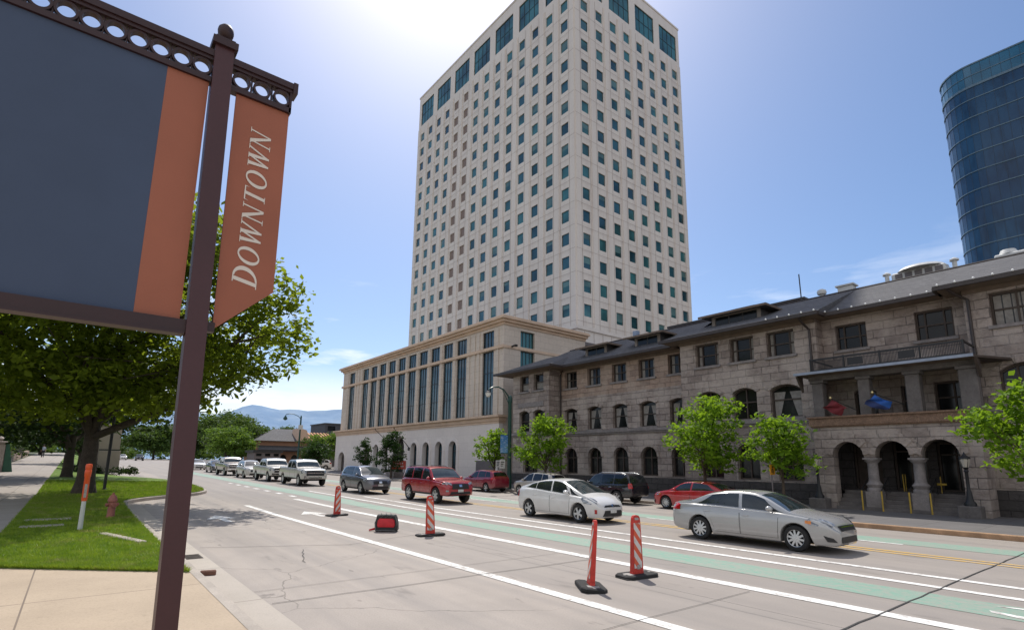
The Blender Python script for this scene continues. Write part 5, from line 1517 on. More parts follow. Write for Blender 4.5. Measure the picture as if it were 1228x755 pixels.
# ------------------------------------------------------------------ trees
def leaf_mat(name, dark, light, trans=.4):
    if name in MATS: return MATS[name]
    m, nt, b, out = nt_new(name)
    at = nt.nodes.new('ShaderNodeAttribute'); at.attribute_name = 'tint'
    n = noise(nt, coords(nt), .9, 3)
    f = math_n(nt, 'ADD', math_n(nt, 'MULTIPLY', at.outputs['Fac'], .7), math_n(nt, 'MULTIPLY', mapr(nt, n, .3, .7), .3))
    c = mixrgb(nt, f, dark, light)
    nt.links.new(c, b.inputs['Base Color']); b.inputs['Roughness'].default_value = .6
    b.inputs['Specular IOR Level'].default_value = .15
    tr = nt.nodes.new('ShaderNodeBsdfTranslucent')
    nt.links.new(mixrgb(nt, .5, c, tuple(min(1, x * k) for x, k in zip(light, (1.9, 1.7, .8)))), tr.inputs[0])
    mx = nt.nodes.new('ShaderNodeMixShader'); mx.inputs[0].default_value = trans
    nt.links.new(b.outputs[0], mx.inputs[1]); nt.links.new(tr.outputs[0], mx.inputs[2]); nt.links.new(mx.outputs[0], out.inputs[0])
    MATS[name] = m; return m
MAT_BARK = M('grey_brown_bark', (.075, .058, .045), .95, var=.35, scale=5, fine=.2, fscale=24, bmp=.9, bdist=.04)
MAT_BARK2 = M('young_bark', (.10, .075, .055), .95, var=.3, scale=6, fine=.15)

def leaves_mesh(name, centers, per, spread, size, seed, shape=1.0, flat=.5):
    """many separate leaf-sized faces gathered in sprays around the given centres"""
    r = np.random.default_rng(seed)
    C = np.repeat(np.array(centers), per, axis=0); n = len(C)
    P = C + r.standard_normal((n, 3)) * np.array([spread, spread, spread * .6])
    nrm = r.standard_normal((n, 3)); nrm[:, 2] = np.abs(nrm[:, 2]) + flat; nrm /= np.linalg.norm(nrm, axis=1)[:, None]
    t = np.cross(nrm, r.standard_normal((n, 3))); t /= np.linalg.norm(t, axis=1)[:, None]
    bt = np.cross(nrm, t)
    s = size * (.38 + 1.2 * r.random(n) ** 1.2)[:, None]
    V = np.empty((n, 5, 3))
    V[:, 0] = P - t * s * .5; V[:, 1] = P + bt * s * .34 - t * s * .08 - nrm * s * .06
    V[:, 2] = P + t * s * .30 + bt * s * .18 - nrm * s * .05; V[:, 3] = P + t * s * .58 - nrm * s * .12
    V[:, 4] = P - bt * s * .34 - t * s * .02 - nrm * s * .06
    me = bpy.data.meshes.new(name)
    me.vertices.add(n * 5); me.vertices.foreach_set('co', V.reshape(-1))
    me.loops.add(n * 5); me.loops.foreach_set('vertex_index', np.arange(n * 5))
    me.polygons.add(n); me.polygons.foreach_set('loop_start', np.arange(0, n * 5, 5)); me.polygons.foreach_set('loop_total', np.full(n, 5))
    me.update(calc_edges=True)
    cl = np.repeat(r.random(len(centers)), per) * .55 + r.random(n) * .45
    a = me.attributes.new('tint', 'FLOAT', 'FACE'); a.data.foreach_set('value', cl.astype(np.float32))
    return me

def lobe_points(lobes, dens, seed, fill=.35):
    r = np.random.default_rng(seed); out = []
    for (cx, cy, cz, rx, ry, rz_) in lobes:
        k = max(3, int(dens * (rx * ry + ry * rz_ + rx * rz_) / 3))
        d = r.standard_normal((k, 3)); d /= np.linalg.norm(d, axis=1)[:, None]
        rad = np.where(r.random(k) < fill, r.random(k) ** .5 * .8, .78 + .26 * r.random(k))
        out.append(np.array([cx, cy, cz]) + d * rad[:, None] * np.array([rx, ry, rz_]))
    return np.concatenate(out)

def tree(name, label, x, y, z0, lobes, trunk_h, trunk_r, leaf, dens=14, per=26, spread=.35, size=.16, seed=1, group=None, cat='tree', bark=None, limbs=None, fill=.35, n_limb=9):
    """lobes in coordinates relative to the trunk base"""
    t = thing(name, label, cat, (x, y, z0), 0, group)
    r = random.Random(seed)
    cs = lobe_points(lobes, dens, seed, fill)
    tk = MB()
    lean = (r.uniform(-.04, .04) * trunk_h, r.uniform(-.04, .04) * trunk_h)
    n = 7; pts = []; rad = []
    for k in range(n):
        f = k / (n - 1)
        pts.append((lean[0] * f + .03 * trunk_r * r.uniform(-3, 3) * (k > 0), lean[1] * f + .03 * trunk_r * r.uniform(-3, 3) * (k > 0), trunk_h * f - (.1 if k == 0 else 0)))
        rad.append(trunk_r * ((1.55 if k == 0 else 1.12 - .42 * f)))
    tk.tube(pts, rad, 12)
    top = Vector(pts[-1])
    L = limbs or [lobes[i % len(lobes)][:3] for i in range(min(n_limb, len(lobes) * 2))]
    for i, c in enumerate(L):
        e = Vector(c[:3]) + Vector((r.uniform(-.3, .3), r.uniform(-.3, .3), r.uniform(-.2, .3))) * trunk_r * 3
        s = Vector(pts[-1 - (i % 3)]) if i % 3 else top
        m = s.lerp(e, .45) + Vector((r.uniform(-1, 1), r.uniform(-1, 1), r.uniform(.1, .8))) * (e - s).length * .10
        q = s.lerp(e, .75) + Vector((r.uniform(-1, 1), r.uniform(-1, 1), r.uniform(0, .5))) * (e - s).length * .08
        tk.tube([s, m, q, e], [trunk_r * .55, trunk_r * .36, trunk_r * .2, trunk_r * .06], 8)
        for k in range(3):
            tgt = Vector(cs[r.randrange(len(cs))])
            best = min((Vector(cs[r.randrange(len(cs))]) for _ in range(6)), key=lambda v: (v - e).length)
            b0 = m.lerp(e, r.uniform(.1, .8)); tk.tube([b0, b0.lerp(best, .5) + Vector((0, 0, .1 * trunk_r)), best], [trunk_r * .16, trunk_r * .1, trunk_r * .03], 5)
    tk.build('trunk', bark or MAT_BARK2, t, smooth=50, world=False)
    me = leaves_mesh('crown', cs, per, spread, size, seed + 100)
    me.materials.append(leaf)
    o = bpy.data.objects.new('crown', me); col.objects.link(o); o.parent = t
    return t

LEAF_BIG = leaf_mat('sycamore_leaf', (.034, .068, .009), (.205, .275, .030), .6)
LEAF_BRIGHT = leaf_mat('young_street_leaf', (.040, .105, .010), (.20, .34, .028), .5)
LEAF_DARK = leaf_mat('dark_street_leaf', (.012, .036, .010), (.04, .085, .02), .3)
LEAF_FAR = leaf_mat('distant_leaf', (.030, .065, .018), (.10, .165, .040), .35)
LEAF_FARB = leaf_mat('distant_bright_leaf', (.05, .11, .02), (.15, .25, .045), .4)
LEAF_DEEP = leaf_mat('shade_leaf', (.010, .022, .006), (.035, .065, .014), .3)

# the big sycamore on the lawn
BX, BY = -34.6, .55; BZ = zl(BX, BY)
W_ = [(-26.3, 6.9, 8.0, 1.6, 1.5, 1.4), (-26.6, 6.0, 9.6, 2.0, 1.9, 1.7), (-28., 4.2, 11.4, 2.4, 2.4, 2.0), (-27.6, 4.9, 7.0, 1.9, 1.9, 1.2), (-29.4, 3.4, 6.2, 2.2, 1.9, 1.4), (-27.2, 6.6, 6.5, 1.3, 1.2, .8),
      (-29.4, 1.4, 13.0, 2.4, 2.4, 1.8), (-31.6, 1.6, 6.4, 2.4, 2.2, 1.9), (-30.4, -.4, 6.6, 2.6, 2.4, 2.0), (-31., 1.5, 9.6, 3.0, 3., 2.6), (-33., -2.6, 6.4, 2.8, 2.8, 2.2), (-31.4, -3.6, 8.2, 2.8, 2.8, 2.4),
      (-34.5, 2.6, 9.2, 3.2, 3.0, 2.6), (-36.5, -1.4, 9., 3.2, 3., 2.8), (-36.5, -5., 6.6, 3., 3., 2.3), (-33.5, -6.4, 7.4, 2.8, 2.8, 2.6), (-34, 0, 12.5, 3, 3, 2.2), (-29.6, 5.6, 8.6, 2., 2., 1.6), (-31.8, 4.6, 7.0, 2., 1.8, 1.3), (-27.2, 5.4, 5.7, 1.3, 1.3, .8), (-29.2, 4.0, 5.0, 1.3, 1.2, .8), (-30.2, 2.4, 4.6, 1.5, 1.4, .8), (-31.6, .8, 4.9, 1.6, 1.6, .9), (-32.6, -1.6, 4.5, 1.8, 1.6, .9), (-34.5, -3.4, 4.5, 2., 1.8, .9), (-37, -2, 5.2, 2.4, 2.4, 1.2), (-37, 1.4, 5.4, 2.2, 2.2, 1.2), (-35, -6.6, 4.8, 2., 2., 1.), (-23.4, .8, 10.6, 2., 1.9, 1.6), (-23.8, -2.6, 10.2, 2.2, 2.2, 1.8), (-21.6, -1., 12.0, 1.9, 1.9, 1.5), (-25.2, 2.2, 11.4, 1.9, 1.9, 1.5), (-25.5, -5.2, 9.6, 2.4, 2.4, 2.0), (-30, 1.5, 11.2, 2.4, 2.4, 2.), (-28.6, 2.4, 12., 2.2, 2.2, 1.8), (-33, .4, 11.2, 2.6, 2.6, 2.), (-31.5, -1.5, 10.6, 2.6, 2.6, 2.), (-27., 1.6, 11.4, 2.2, 2.2, 1.8), (-27.6, -.2, 10.2, 2.2, 2.2, 1.8), (-24.8, .2, 12.2, 2., 2., 1.6), (-29.0, -2.8, 9.0, 2.4, 2.4, 2.2), (-26.4, -1.2, 10.4, 2., 2., 1.8)]
tree('sycamore_tree', 'large spreading shade tree with thick dark trunk on the lawn behind the pole', BX, BY, BZ, [(a - BX, b - BY, c - BZ, d, e, f) for a, b, c, d, e, f in W_],
     4.2, .37, LEAF_BIG, dens=11, per=32, spread=.36, size=.25, seed=11, bark=MAT_BARK, fill=.45, n_limb=14)

# young street trees by the club house and podium
def lobe_set(r0, h0, h1, n, seed, k=.62):
    r = random.Random(seed); L = []
    zc = (h0 + h1) / 2; hh = (h1 - h0) / 2
    for i in range(n):
        f = (i + .5) / n; z = h0 + hh * .35 + (h1 - h0 - hh * .6) * f
        rr = r0 * sqrt(max(.1, 1 - ((z - zc) / hh) ** 2)) ; a = i * 2.4 + r.uniform(-.5, .5)
        o = rr * (.40 + .42 * r.random()); q = k * r.uniform(.62, 1.05)
        L.append((o * cos(a), o * sin(a), z + r.uniform(-.12, .12) * hh, rr * q, rr * q, (hh * .30 + .1) * r.uniform(.7, 1.1)))
    L.append((0, 0, h1 - hh * .36, r0 * .42, r0 * .42, hh * .34)); return L
G_ = 'street trees along the far pavement'
tree('street_tree', 'bright green street tree in front of the middle bay, with the red sedan below it', -15.35, 24.75, .15, lobe_set(1.9, 1.2, 5.25, 12, 3), 2.0, .09, LEAF_BRIGHT, 19, 30, .20, .18, 21, G_)
tree('street_tree', 'small bright green street tree left of the porch steps with the yellow sign', -11.3, 24.2, .15, lobe_set(1.4, 1.15, 4.3, 9, 5), 1.8, .07, LEAF_BRIGHT, 27, 28, .17, .17, 22, G_)
tree('street_tree', 'bright green street tree right of the porch at the edge of the view', -3.0, 23.6, .15, lobe_set(1.6, 1.0, 4.75, 11, 8), 1.8, .08, LEAF_BRIGHT, 25, 30, .18, .17, 23, G_)
tree('street_tree', 'bright green street tree beside the teal lamp post in front of the left bay', -27.6, 25., .18, lobe_set(1.7, 1.2, 5.3, 12, 6), 2.0, .09, LEAF_BRIGHT, 22, 30, .19, .18, 24, G_)
tree('street_tree', 'narrow green street tree at the end of the white ground floor', -33.6, 25.2, .2, lobe_set(1.3, 1.3, 4.6, 10, 9), 2.0, .09, LEAF_BRIGHT, 26, 28, .17, .18, 25, G_)
tree('street_tree', 'dense dark green conical street tree in front of the podium portal', -50.6, 25.0, .35, lobe_set(1.35, .8, 4.7, 12, 10), 1.6, .09, LEAF_DARK, 34, 24, .16, .17, 26, G_)
tree('street_tree', 'smaller dark green street tree nearest the far end of the podium building', -57.8, 25.2, .4, lobe_set(1.05, .8, 4.1, 10, 12), 1.5, .08, LEAF_DARK, 36, 24, .15, .17, 27, G_)

# distant trees down the street
def ftree(name, lab, x, y, h, r, leaf, seed, grp, size=.45, sq=1.0):
    zb = rz(x) + .1
    L = [(a, b, c * sq, d, e, f * sq) for a, b, c, d, e, f in lobe_set(r, h * .22, h, 9, seed, .58)]
    tree(name, lab, x, y, zb, L, h * .32, .16 + h * .016, leaf, dens=9 if r > 4 else 14, per=22, spread=r * .13, size=size, seed=seed, group=grp, bark=MAT_BARK, n_limb=6)
GF = 'distant trees beyond the waiting trucks'
ftree('shade_tree', 'tallest of the distant trees, dark and rounded against the mountains', -136, 26.5, 11.6, 6.2, LEAF_FAR, 31, GF)
ftree('shade_tree', 'bright distant tree just right of the banner pole', -112, 22.5, 7.4, 4.2, LEAF_FARB, 32, GF, .36)
ftree('shade_tree', 'dark distant tree half hidden by the banner pole', -122, 16.8 + 9, 9.2, 5.2, LEAF_FAR, 33, GF)
ftree('shade_tree', 'yellow-green distant tree beside the salmon building', -108.5, 23.5, 5.6, 2.8, LEAF_FARB, 34, GF, .34)
ftree('shade_tree', 'small rounded tree rising behind the salmon building roof', -150, 42., 9.6, 4.4, LEAF_FAR, 35, GF)
ftree('shade_tree', 'dark broad tree at the far left of the street end', -218, 20.5, 11., 8.5, LEAF_FAR, 36, GF, .7)
ftree('shade_tree', 'second dark tree at the street end, behind the banner pole', -236, 33., 13.5, 9., LEAF_FAR, 37, GF, .7)
ftree('shade_tree', 'dark green distant tree filling the gap behind the bright ones', -160, 35., 9.5, 7., LEAF_DEEP, 38, GF, .6)
GS = 'small trees between the salmon building and the podium'
ftree('shade_tree', 'dark small tree in front of the salmon building', -86, 29.6, 4.4, 1.9, LEAF_DARK, 41, GS, .3)
ftree('shade_tree', 'bright small tree touching the podium corner', -95, 35., 6.2, 3.0, LEAF_FARB, 42, GS, .32)
ftree('shade_tree', 'low dark tree near the podium corner', -84.5, 29.2, 3.6, 2.0, LEAF_DARK, 43, GS, .28)
ftree('shade_tree', 'olive green small tree by the far lamp post', -100, 33.5, 5.4, 2.4, LEAF_FAR, 44, GS, .3)
# near side of the street, behind the sycamore
GN = 'shade trees along the near pavement'
ftree('shade_tree', 'leafy tree overhanging the pavement behind the pedestrian', -118, -4.5, 9., 5.2, LEAF_FAR, 51, GN, .5)
ftree('shade_tree', 'dark tree on the terrace left of the pedestrian', -84, -8.5, 9.5, 5.0, LEAF_DEEP, 52, GN, .4)
ftree('shade_tree', 'deep green tree at the left edge beyond the gate pier', -62, -9., 10., 5.2, LEAF_DEEP, 53, GN, .34)
ftree('shade_tree', 'dark leafy tree on the verge behind the sycamore trunk', -78, .6, 8.5, 4.2, LEAF_DEEP, 54, GN, .36)
ftree('shade_tree', 'shadowed tree high over the left edge of the view', -46, -9.5, 11.5, 5.4, LEAF_DEEP, 55, GN, .3)
ftree('shade_tree', 'leafy tree on the verge directly behind the sycamore crown', -51, -.3, 10.5, 5.4, LEAF_DEEP, 57, GN, .34)
ftree('shade_tree', 'sunlit tree on the verge farthest along the near pavement', -150, 1.0, 8.5, 4.6, LEAF_FAR, 56, GN, .5)

# shrubs
def shrub(x, y, z, r, h, leaf, lab, seed, grp, size=.12):
    t = thing('shrub', lab, 'shrub', (x, y, z), 0, grp)
    rr = random.Random(seed)
    s = MB()
    for k in range(6):
        a = k * 1.05; s.tube([(0, 0, 0), (r * .4 * cos(a), r * .4 * sin(a), h * .7)], .015, 5, .006)
    s.build('stem', MAT_BARK2, t, world=False)
    cs = lobe_points([(r * .35 * cos(k * 2.1), r * .35 * sin(k * 2.1), h * .5, r * .7, r * .7, h * .5) for k in range(3)], 60 if r < 1 else 22, seed, .4)
    me = leaves_mesh('crown', cs, 16, .1 * r + .03, size, seed); me.materials.append(leaf)
    o = bpy.data.objects.new('crown', me); col.objects.link(o); o.parent = t
GB = 'shrubs at the podium planters'
for i, (x, y, r, h) in enumerate(((-54.2, 26.6, .9, .9), (-45.8, 26.4, .8, .8), (-43.2, 26.4, .7, .7))):
    shrub(x, y, .4, r, h, LEAF_DARK if i != 1 else LEAF_FAR, ['low dark shrub between the two dark street trees', 'low olive shrub right of the dark conical tree', 'low shrub nearest the red four-wheel drive'][i], 60 + i, GB, .14)
GC = 'shrubs around the beige kiosk'
for i, (x, y, r, h) in enumerate(((-61.2, 1.2, .9, .8), (-61., 3.0, 1.0, .8), (-62.5, 4.2, .8, .7), (-62.4, -.1, 1.0, .9))):
    shrub(x, y, zl(x, min(y, 2.8)), r, h, LEAF_DEEP, 'dark low shrub at the foot of the beige kiosk', 70 + i, GC, .16)
GH = 'shrubs on the near terrace'
for i, (x, y, r, h) in enumerate(((-88., -6.6, 1.8, 1.8), (-77., -6.4, 1.6, 1.7), (-96., -6.2, 1.6, 1.5), (-70., -6.8, 1.4, 1.4))):
    shrub(x, y, ptopb(x), r, h, LEAF_FAR if i % 2 else LEAF_DEEP, ['round dark shrub on the terrace near the pedestrian', 'lighter green shrub on the terrace nearer than the dark one', 'small dark shrub farthest along the terrace wall', 'light green shrub by the gate pier'][i], 80 + i, GH, .2)
# ------------------------------------------------------------------ banner sign
MAT_POLE = M('maroon_painted_steel', (.062, .020, .024), .45, var=.12, scale=2, fine=.05, fscale=60)
MAT_RAIL = M('dark_maroon_steel', (.036, .014, .016), .5, var=.12)
def banner_mat(name, c):
    m, nt, b, out = nt_new(name)
    v = coords(nt); n1 = noise(nt, v, 1.5, 3); n2 = noise(nt, v, 300, 2)
    cc = mixrgb(nt, mapr(nt, n1, .3, .7), tuple(x * .92 for x in c), tuple(x * 1.08 for x in c))
    cc = mixrgb(nt, mapr(nt, n2, .4, .7, 0, .15), cc, tuple(x * .6 for x in c))
    nt.links.new(cc, b.inputs['Base Color']); b.inputs['Roughness'].default_value = .65
    tr = nt.nodes.new('ShaderNodeBsdfTranslucent'); nt.links.new(cc, tr.inputs[0])
    mx = nt.nodes.new('ShaderNodeMixShader'); mx.inputs[0].default_value = .22
    nt.links.new(b.outputs[0], mx.inputs[1]); nt.links.new(tr.outputs[0], mx.inputs[2]); nt.links.new(mx.outputs[0], out.inputs[0])
    return m
MAT_OR = banner_mat('rust_orange_banner', (.44, .160, .095))
MAT_NAVY = banner_mat('slate_blue_banner', (.074, .108, .182))
MAT_LET = M('cream_lettering', (.72, .66, .58), .6, var=.05, fine=0)
def sign():
    X = -3.714
    t = thing('banner_sign', 'maroon steel banner pole with blue and orange board and DOWNTOWN pennant', 'sign', (X, .515, .15))
    w = .056
    p = MB()
    def yc(z): return .521 - (z - .15) * .0145
    R = []
    for z in (.15, 4.74):
        R.append([(X - w, yc(z) - w, z), (X + w, yc(z) - w, z), (X + w, yc(z) + w, z), (X - w, yc(z) + w, z)])
    p.rings(R)
    p.box(X - .11, X + .11, .41, .63, .15, .17)
    p.build('pole', MAT_POLE, t)
    f = MB(); y = yc(4.78)
    f.box(X - .078, X + .078, y - .075, y + .075, 4.74, 4.79); f.box(X - .06, X + .06, y - .058, y + .058, 4.79, 4.81)
    f.lathe([(.03, 4.81), (.018, 4.835), (.03, 4.845), (.046, 4.865), (.05, 4.89), (.046, 4.915), (.03, 4.935), (.004, 4.943)], (X, y, 0), 16)
    f.build('finial', MAT_RAIL, t, smooth=40)
    # trellis rails with rings
    def trellis(a, b, n, nm):
        r = MB()
        r.box(X - .045, X + .045, a, b, 4.655, 4.70); r.box(X - .032, X + .032, a, b, 4.632, 4.655); r.box(X - .03, X + .03, a, b, 4.475, 4.512)
        d = (b - a) / n
        for k in range(n):
            c = a + d * (k + .5); ro, ri = .0615, .047
            o = []; N_ = 24
            for j in range(N_):
                an = 2 * pi * j / N_
                o.append((cos(an), sin(an)))
            for j in range(N_):
                q0, q1 = o[j], o[(j + 1) % N_]
                for xs in (-.022, .022):
                    r.face([(X + xs, c + q0[0] * ro * .93, 4.572 + q0[1] * ro), (X + xs, c + q1[0] * ro * .93, 4.572 + q1[1] * ro), (X + xs, c + q1[0] * ri * .93, 4.572 + q1[1] * ri), (X + xs, c + q0[0] * ri * .93, 4.572 + q0[1] * ri)])
                for rr in (ro, ri):
                    r.face([(X - .022, c + q0[0] * rr * .93, 4.572 + q0[1] * rr), (X + .022, c + q0[0] * rr * .93, 4.572 + q0[1] * rr), (X + .022, c + q1[0] * rr * .93, 4.572 + q1[1] * rr), (X - .022, c + q1[0] * rr * .93, 4.572 + q1[1] * rr)])
            # small spandrel bars between rings
            r.box(X - .012, X + .012, a + d * k - .004, a + d * k + .004, 4.51, 4.634)
        return r.build(nm, MAT_RAIL, t)
    trellis(-1.66, yc(4.6) - w, 18, 'trellis_rail')
    trellis(yc(4.6) + w, .905, 3, 'trellis_rail')
    e = MB(); e.box(X - .05, X + .05, .905, .935, 4.625, 4.708); e.box(X - .03, X + .03, .89, .905, 4.47, 4.63); e.build('rail_end_cap', MAT_RAIL, t)
    a = MB(); a.box(X - .04, X + .04, -1.66, yc(2.84) - w, 2.80, 2.875); a.box(X - .05, X + .05, -1.66, yc(2.84) - w - .005, 2.785, 2.80); a.box(X - .03, X + .03, yc(2.84) + w, .58, 2.825, 2.885); a.build('lower_arm', MAT_RAIL, t)
    b = MB(); b.box(X - .012, X + .012, -1.6, .162, 2.876, 4.474); tag(b.build('board', MAT_NAVY, t), 'slate blue panel of the board')
    b = MB(); b.box(X - .012, X + .012, .1625, .392, 2.876, 4.474); tag(b.build('board', MAT_OR, t), 'rust orange strip of the board')
    # pennant with a slanting foot
    pn = MB(); pts = [(.572, 2.845), (.905, 3.155), (.898, 4.474), (.556, 4.474)]
    pn.prism([(X - .008, y_, z_) for y_, z_ in pts], (.016, 0, 0)); po = pn.build('pennant', MAT_OR, t)
    # lettering, reading upwards; u runs up the pennant, v across towards the pole
    L = MB(); xf = X + .0105; sh = .20
    def put(poly, u0, s):
        xk = xf + .00002 * len(L.f)
        L.face([(xk, .797 - v * s * .94, u0 + (u + v * sh) * s) for u, v in poly])
    def ring(cx, rx, ry, ix, iy, u0, s, a0=0, a1=2 * pi, cv=.5, n=28):
        for k in range(n):
            p, q = a0 + (a1 - a0) * k / n, a0 + (a1 - a0) * (k + 1) / n
            put([(cx + rx * cos(p), cv + ry * sin(p)), (cx + rx * cos(q), cv + ry * sin(q)), (cx + ix * cos(q), cv + iy * sin(q)), (cx + ix * cos(p), cv + iy * sin(p))], u0, s)
    def rect(a, b, c, d, u0, s): put([(a, c), (b, c), (b, d), (a, d)], u0, s)
    def serif(c, v, u0, s, w_=.13): rect(c - w_, c + w_, v, v + .035, u0, s)
    def D(u0, s):
        rect(.11, .27, .0, 1, u0, s); rect(.02, .36, 0, .04, u0, s); rect(.02, .36, .96, 1, u0, s)
        ring(.30, .52, .50, .34, .425, u0, s, -pi / 2, pi / 2); return .88
    def O(u0, s): ring(.44, .43, .52, .265, .445, u0, s); return .92
    def W(u0, s):
        for a, b, th in ((.08, .34, .12), (.34, .56, .05), (.48, .76, .12), (.76, 1.0, .05)):
            up = (a < b)
            if th > .1: put([(a, 1), (a + .18, 1), (b + .06, 0), (b - .04, 0)], u0, s)
            else: put([(a - .05, 0), (a + .04, 0), (b + .07, 1), (b - .02, 1)], u0, s)
        rect(.0, .32, .965, 1, u0, s); rect(.42, .70, .965, 1, u0, s); rect(.90, 1.16, .965, 1, u0, s); return 1.12
    def Nn(u0, s):
        rect(.13, .20, 0, 1, u0, s); rect(.69, .76, 0, 1, u0, s); put([(.04, 1), (.24, 1), (.76, 0), (.64, 0)], u0, s)
        serif(.165, 0, u0, s); serif(.725, .965, u0, s); rect(.0, .15, .965, 1, u0, s); return .90
    def T(u0, s):
        rect(.31, .47, 0, 1, u0, s); rect(.03, .74, .94, 1, u0, s); rect(.22, .55, 0, .035, u0, s)
        put([(.03, .97), (.07, .97), (.03, .76)], u0, s); put([(.70, .97), (.74, .97), (.74, .76)], u0, s); return .78
    u = 3.145; s1, s = .158, .138
    seq = [(D, s1), (O, s), (W, s), (Nn, s), (T, s), (O, s), (W, s), (Nn, s)]
    tot = 0
    for k, (fn, sc) in enumerate(seq): u += fn(u, sc) * sc * 1.055
    lo = L.build('lettering', MAT_LET, po, recalc=False); tag(lo, 'cream serif letters reading DOWNTOWN')
    return u
LET_END = sign()
print('lettering ends at', LET_END)

# ------------------------------------------------------------------ delineator panels in the carriageway
def mat_stripes():
    m, nt, b, out = nt_new('striped_reflective_sheeting')
    v = coords(nt); sep = nt.nodes.new('ShaderNodeSeparateXYZ'); nt.links.new(v, sep.inputs[0])
    d = math_n(nt, 'ADD', math_n(nt, 'MULTIPLY', sep.outputs[1], 1.25), sep.outputs[2])
    f = math_n(nt, 'FRACT', math_n(nt, 'MULTIPLY', d, 3.9)); f = mapr(nt, f, .50, .52)
    n = noise(nt, v, 9, 5); c = mixrgb(nt, f, (.60, .57, .54), (.64, .09, .03))
    c = mixrgb(nt, mapr(nt, n, .5, .75, 0, .55), c, (.25, .18, .14))
    nt.links.new(c, b.inputs['Base Color']); b.inputs['Roughness'].default_value = .5; return m
MAT_STRIPE = mat_stripes()
MAT_ORP = M('orange_red_plastic', (.60, .038, .022), .5, var=.22, scale=5, fine=.16, fscale=14)
MAT_RUB = M('black_rubber_base', (.022, .022, .022), .85, var=.3, scale=6, fine=.15)
MAT_SILVER = M('grey_sticker', (.35, .33, .31), .6, var=.3, scale=30)
def delineator(label):
    t = thing('traffic_delineator', label, 'traffic delineator', (0, 0, 0), group='striped delineator panels standing in the lane')
    b = MB(); L, Wd = .40, .22
    oc = lambda k, z: [(x * k, y * k, z) for x, y in ((-Wd, -L + .1), (-Wd + .07, -L), (Wd - .07, -L), (Wd, -L + .1), (Wd, L - .1), (Wd - .07, L), (-Wd + .07, L), (-Wd, L - .1))]
    b.rings([oc(1, 0), oc(1, .045), oc(.95, .06)]); b.build('base', MAT_RUB, t, world=False)
    h = MB()
    for y in (-.31, .31): h.lathe([(.03, .0605), (.03, .064), (.005, .064)], (0, y, 0), 10)
    h.box(-.1, .1, -.27, -.13, .0602, .063); h.build('base_mark', MAT_SILVER, t, world=False)
    p = MB(); pr = [(.135, .06), (.13, .1), (.115, .6), (.10, .98), (.088, 1.06), (.06, 1.10), (.0, 1.112)]
    f = pr + [(-y, z) for y, z in reversed(pr[:-1])]
    th = lambda z: .045 - .018 * z
    # panel body with a moulded frame
    p.rings([[(s * th(z), y, z) for y, z in f] for s in (-1, 1)])
    p.build('panel', MAT_ORP, t, world=False)
    hd = MB(); hd.rings([[(s * .0345, y, z) for y, z in ((-.045, 1.02), (.045, 1.02), (.05, 1.045), (.035, 1.065), (-.035, 1.065), (-.05, 1.045))] for s in (-1, 1)]); hd.build('hand_hole', MAT_SILVER, t, world=False)
    for s in (-1, 1):
        q = MB(); A = [(-.098, .16), (.098, .16), (.088, .6), (.077, .97), (-.077, .97), (-.088, .6)]
        q.face([(s * (th(z) + .004), y, z) for y, z in A]); q.build('stripe_sheet', MAT_STRIPE, t, recalc=False, world=False)
    k = MB(); k.box(.043, .052, -.03, .05, .14, .22); k.build('sticker', MAT_SILVER, t, world=False)
    return t
def place_del(o, x, y, rot, tilt=(0, 0)):
    o.location = (x, y, rz(x) + .002); o.rotation_euler = (tilt[0], tilt[1], rot)
d0 = delineator('upright striped delineator second from the right, its striped face to the camera, nearest the parked silver sedan')
d0['label'] = 'upright red delineator with striped face, right of the leaning one'
place_del(d0, -6.74, 8.42, -.12)
d1 = copy_tree(d0); d1['label'] = 'leaning red delineator seen edge-on, its black base askew'; place_del(d1, -6.60, 7.02, .98, (0, 0))
d1.rotation_euler = (radians(-1), radians(5), .95)
d2 = copy_tree(d0); d2['label'] = 'orange striped delineator standing in front of the red four-wheel drive'; place_del(d2, -13.78, 8.12, -.25, (radians(2), radians(-2)))
d3 = copy_tree(d0); d3['label'] = 'dull striped delineator farthest along the lane by the grey crossover'; place_del(d3, -20.65, 8.05, pi + .15, (radians(-1), 0))
MAT_REDBAG = M('red_fabric', (.55, .02, .03), .6, var=.2, scale=5, fine=.08)
MAT_GREYBAG = M('grey_webbing', (.13, .14, .14), .7, var=.4, scale=20, fine=.2)
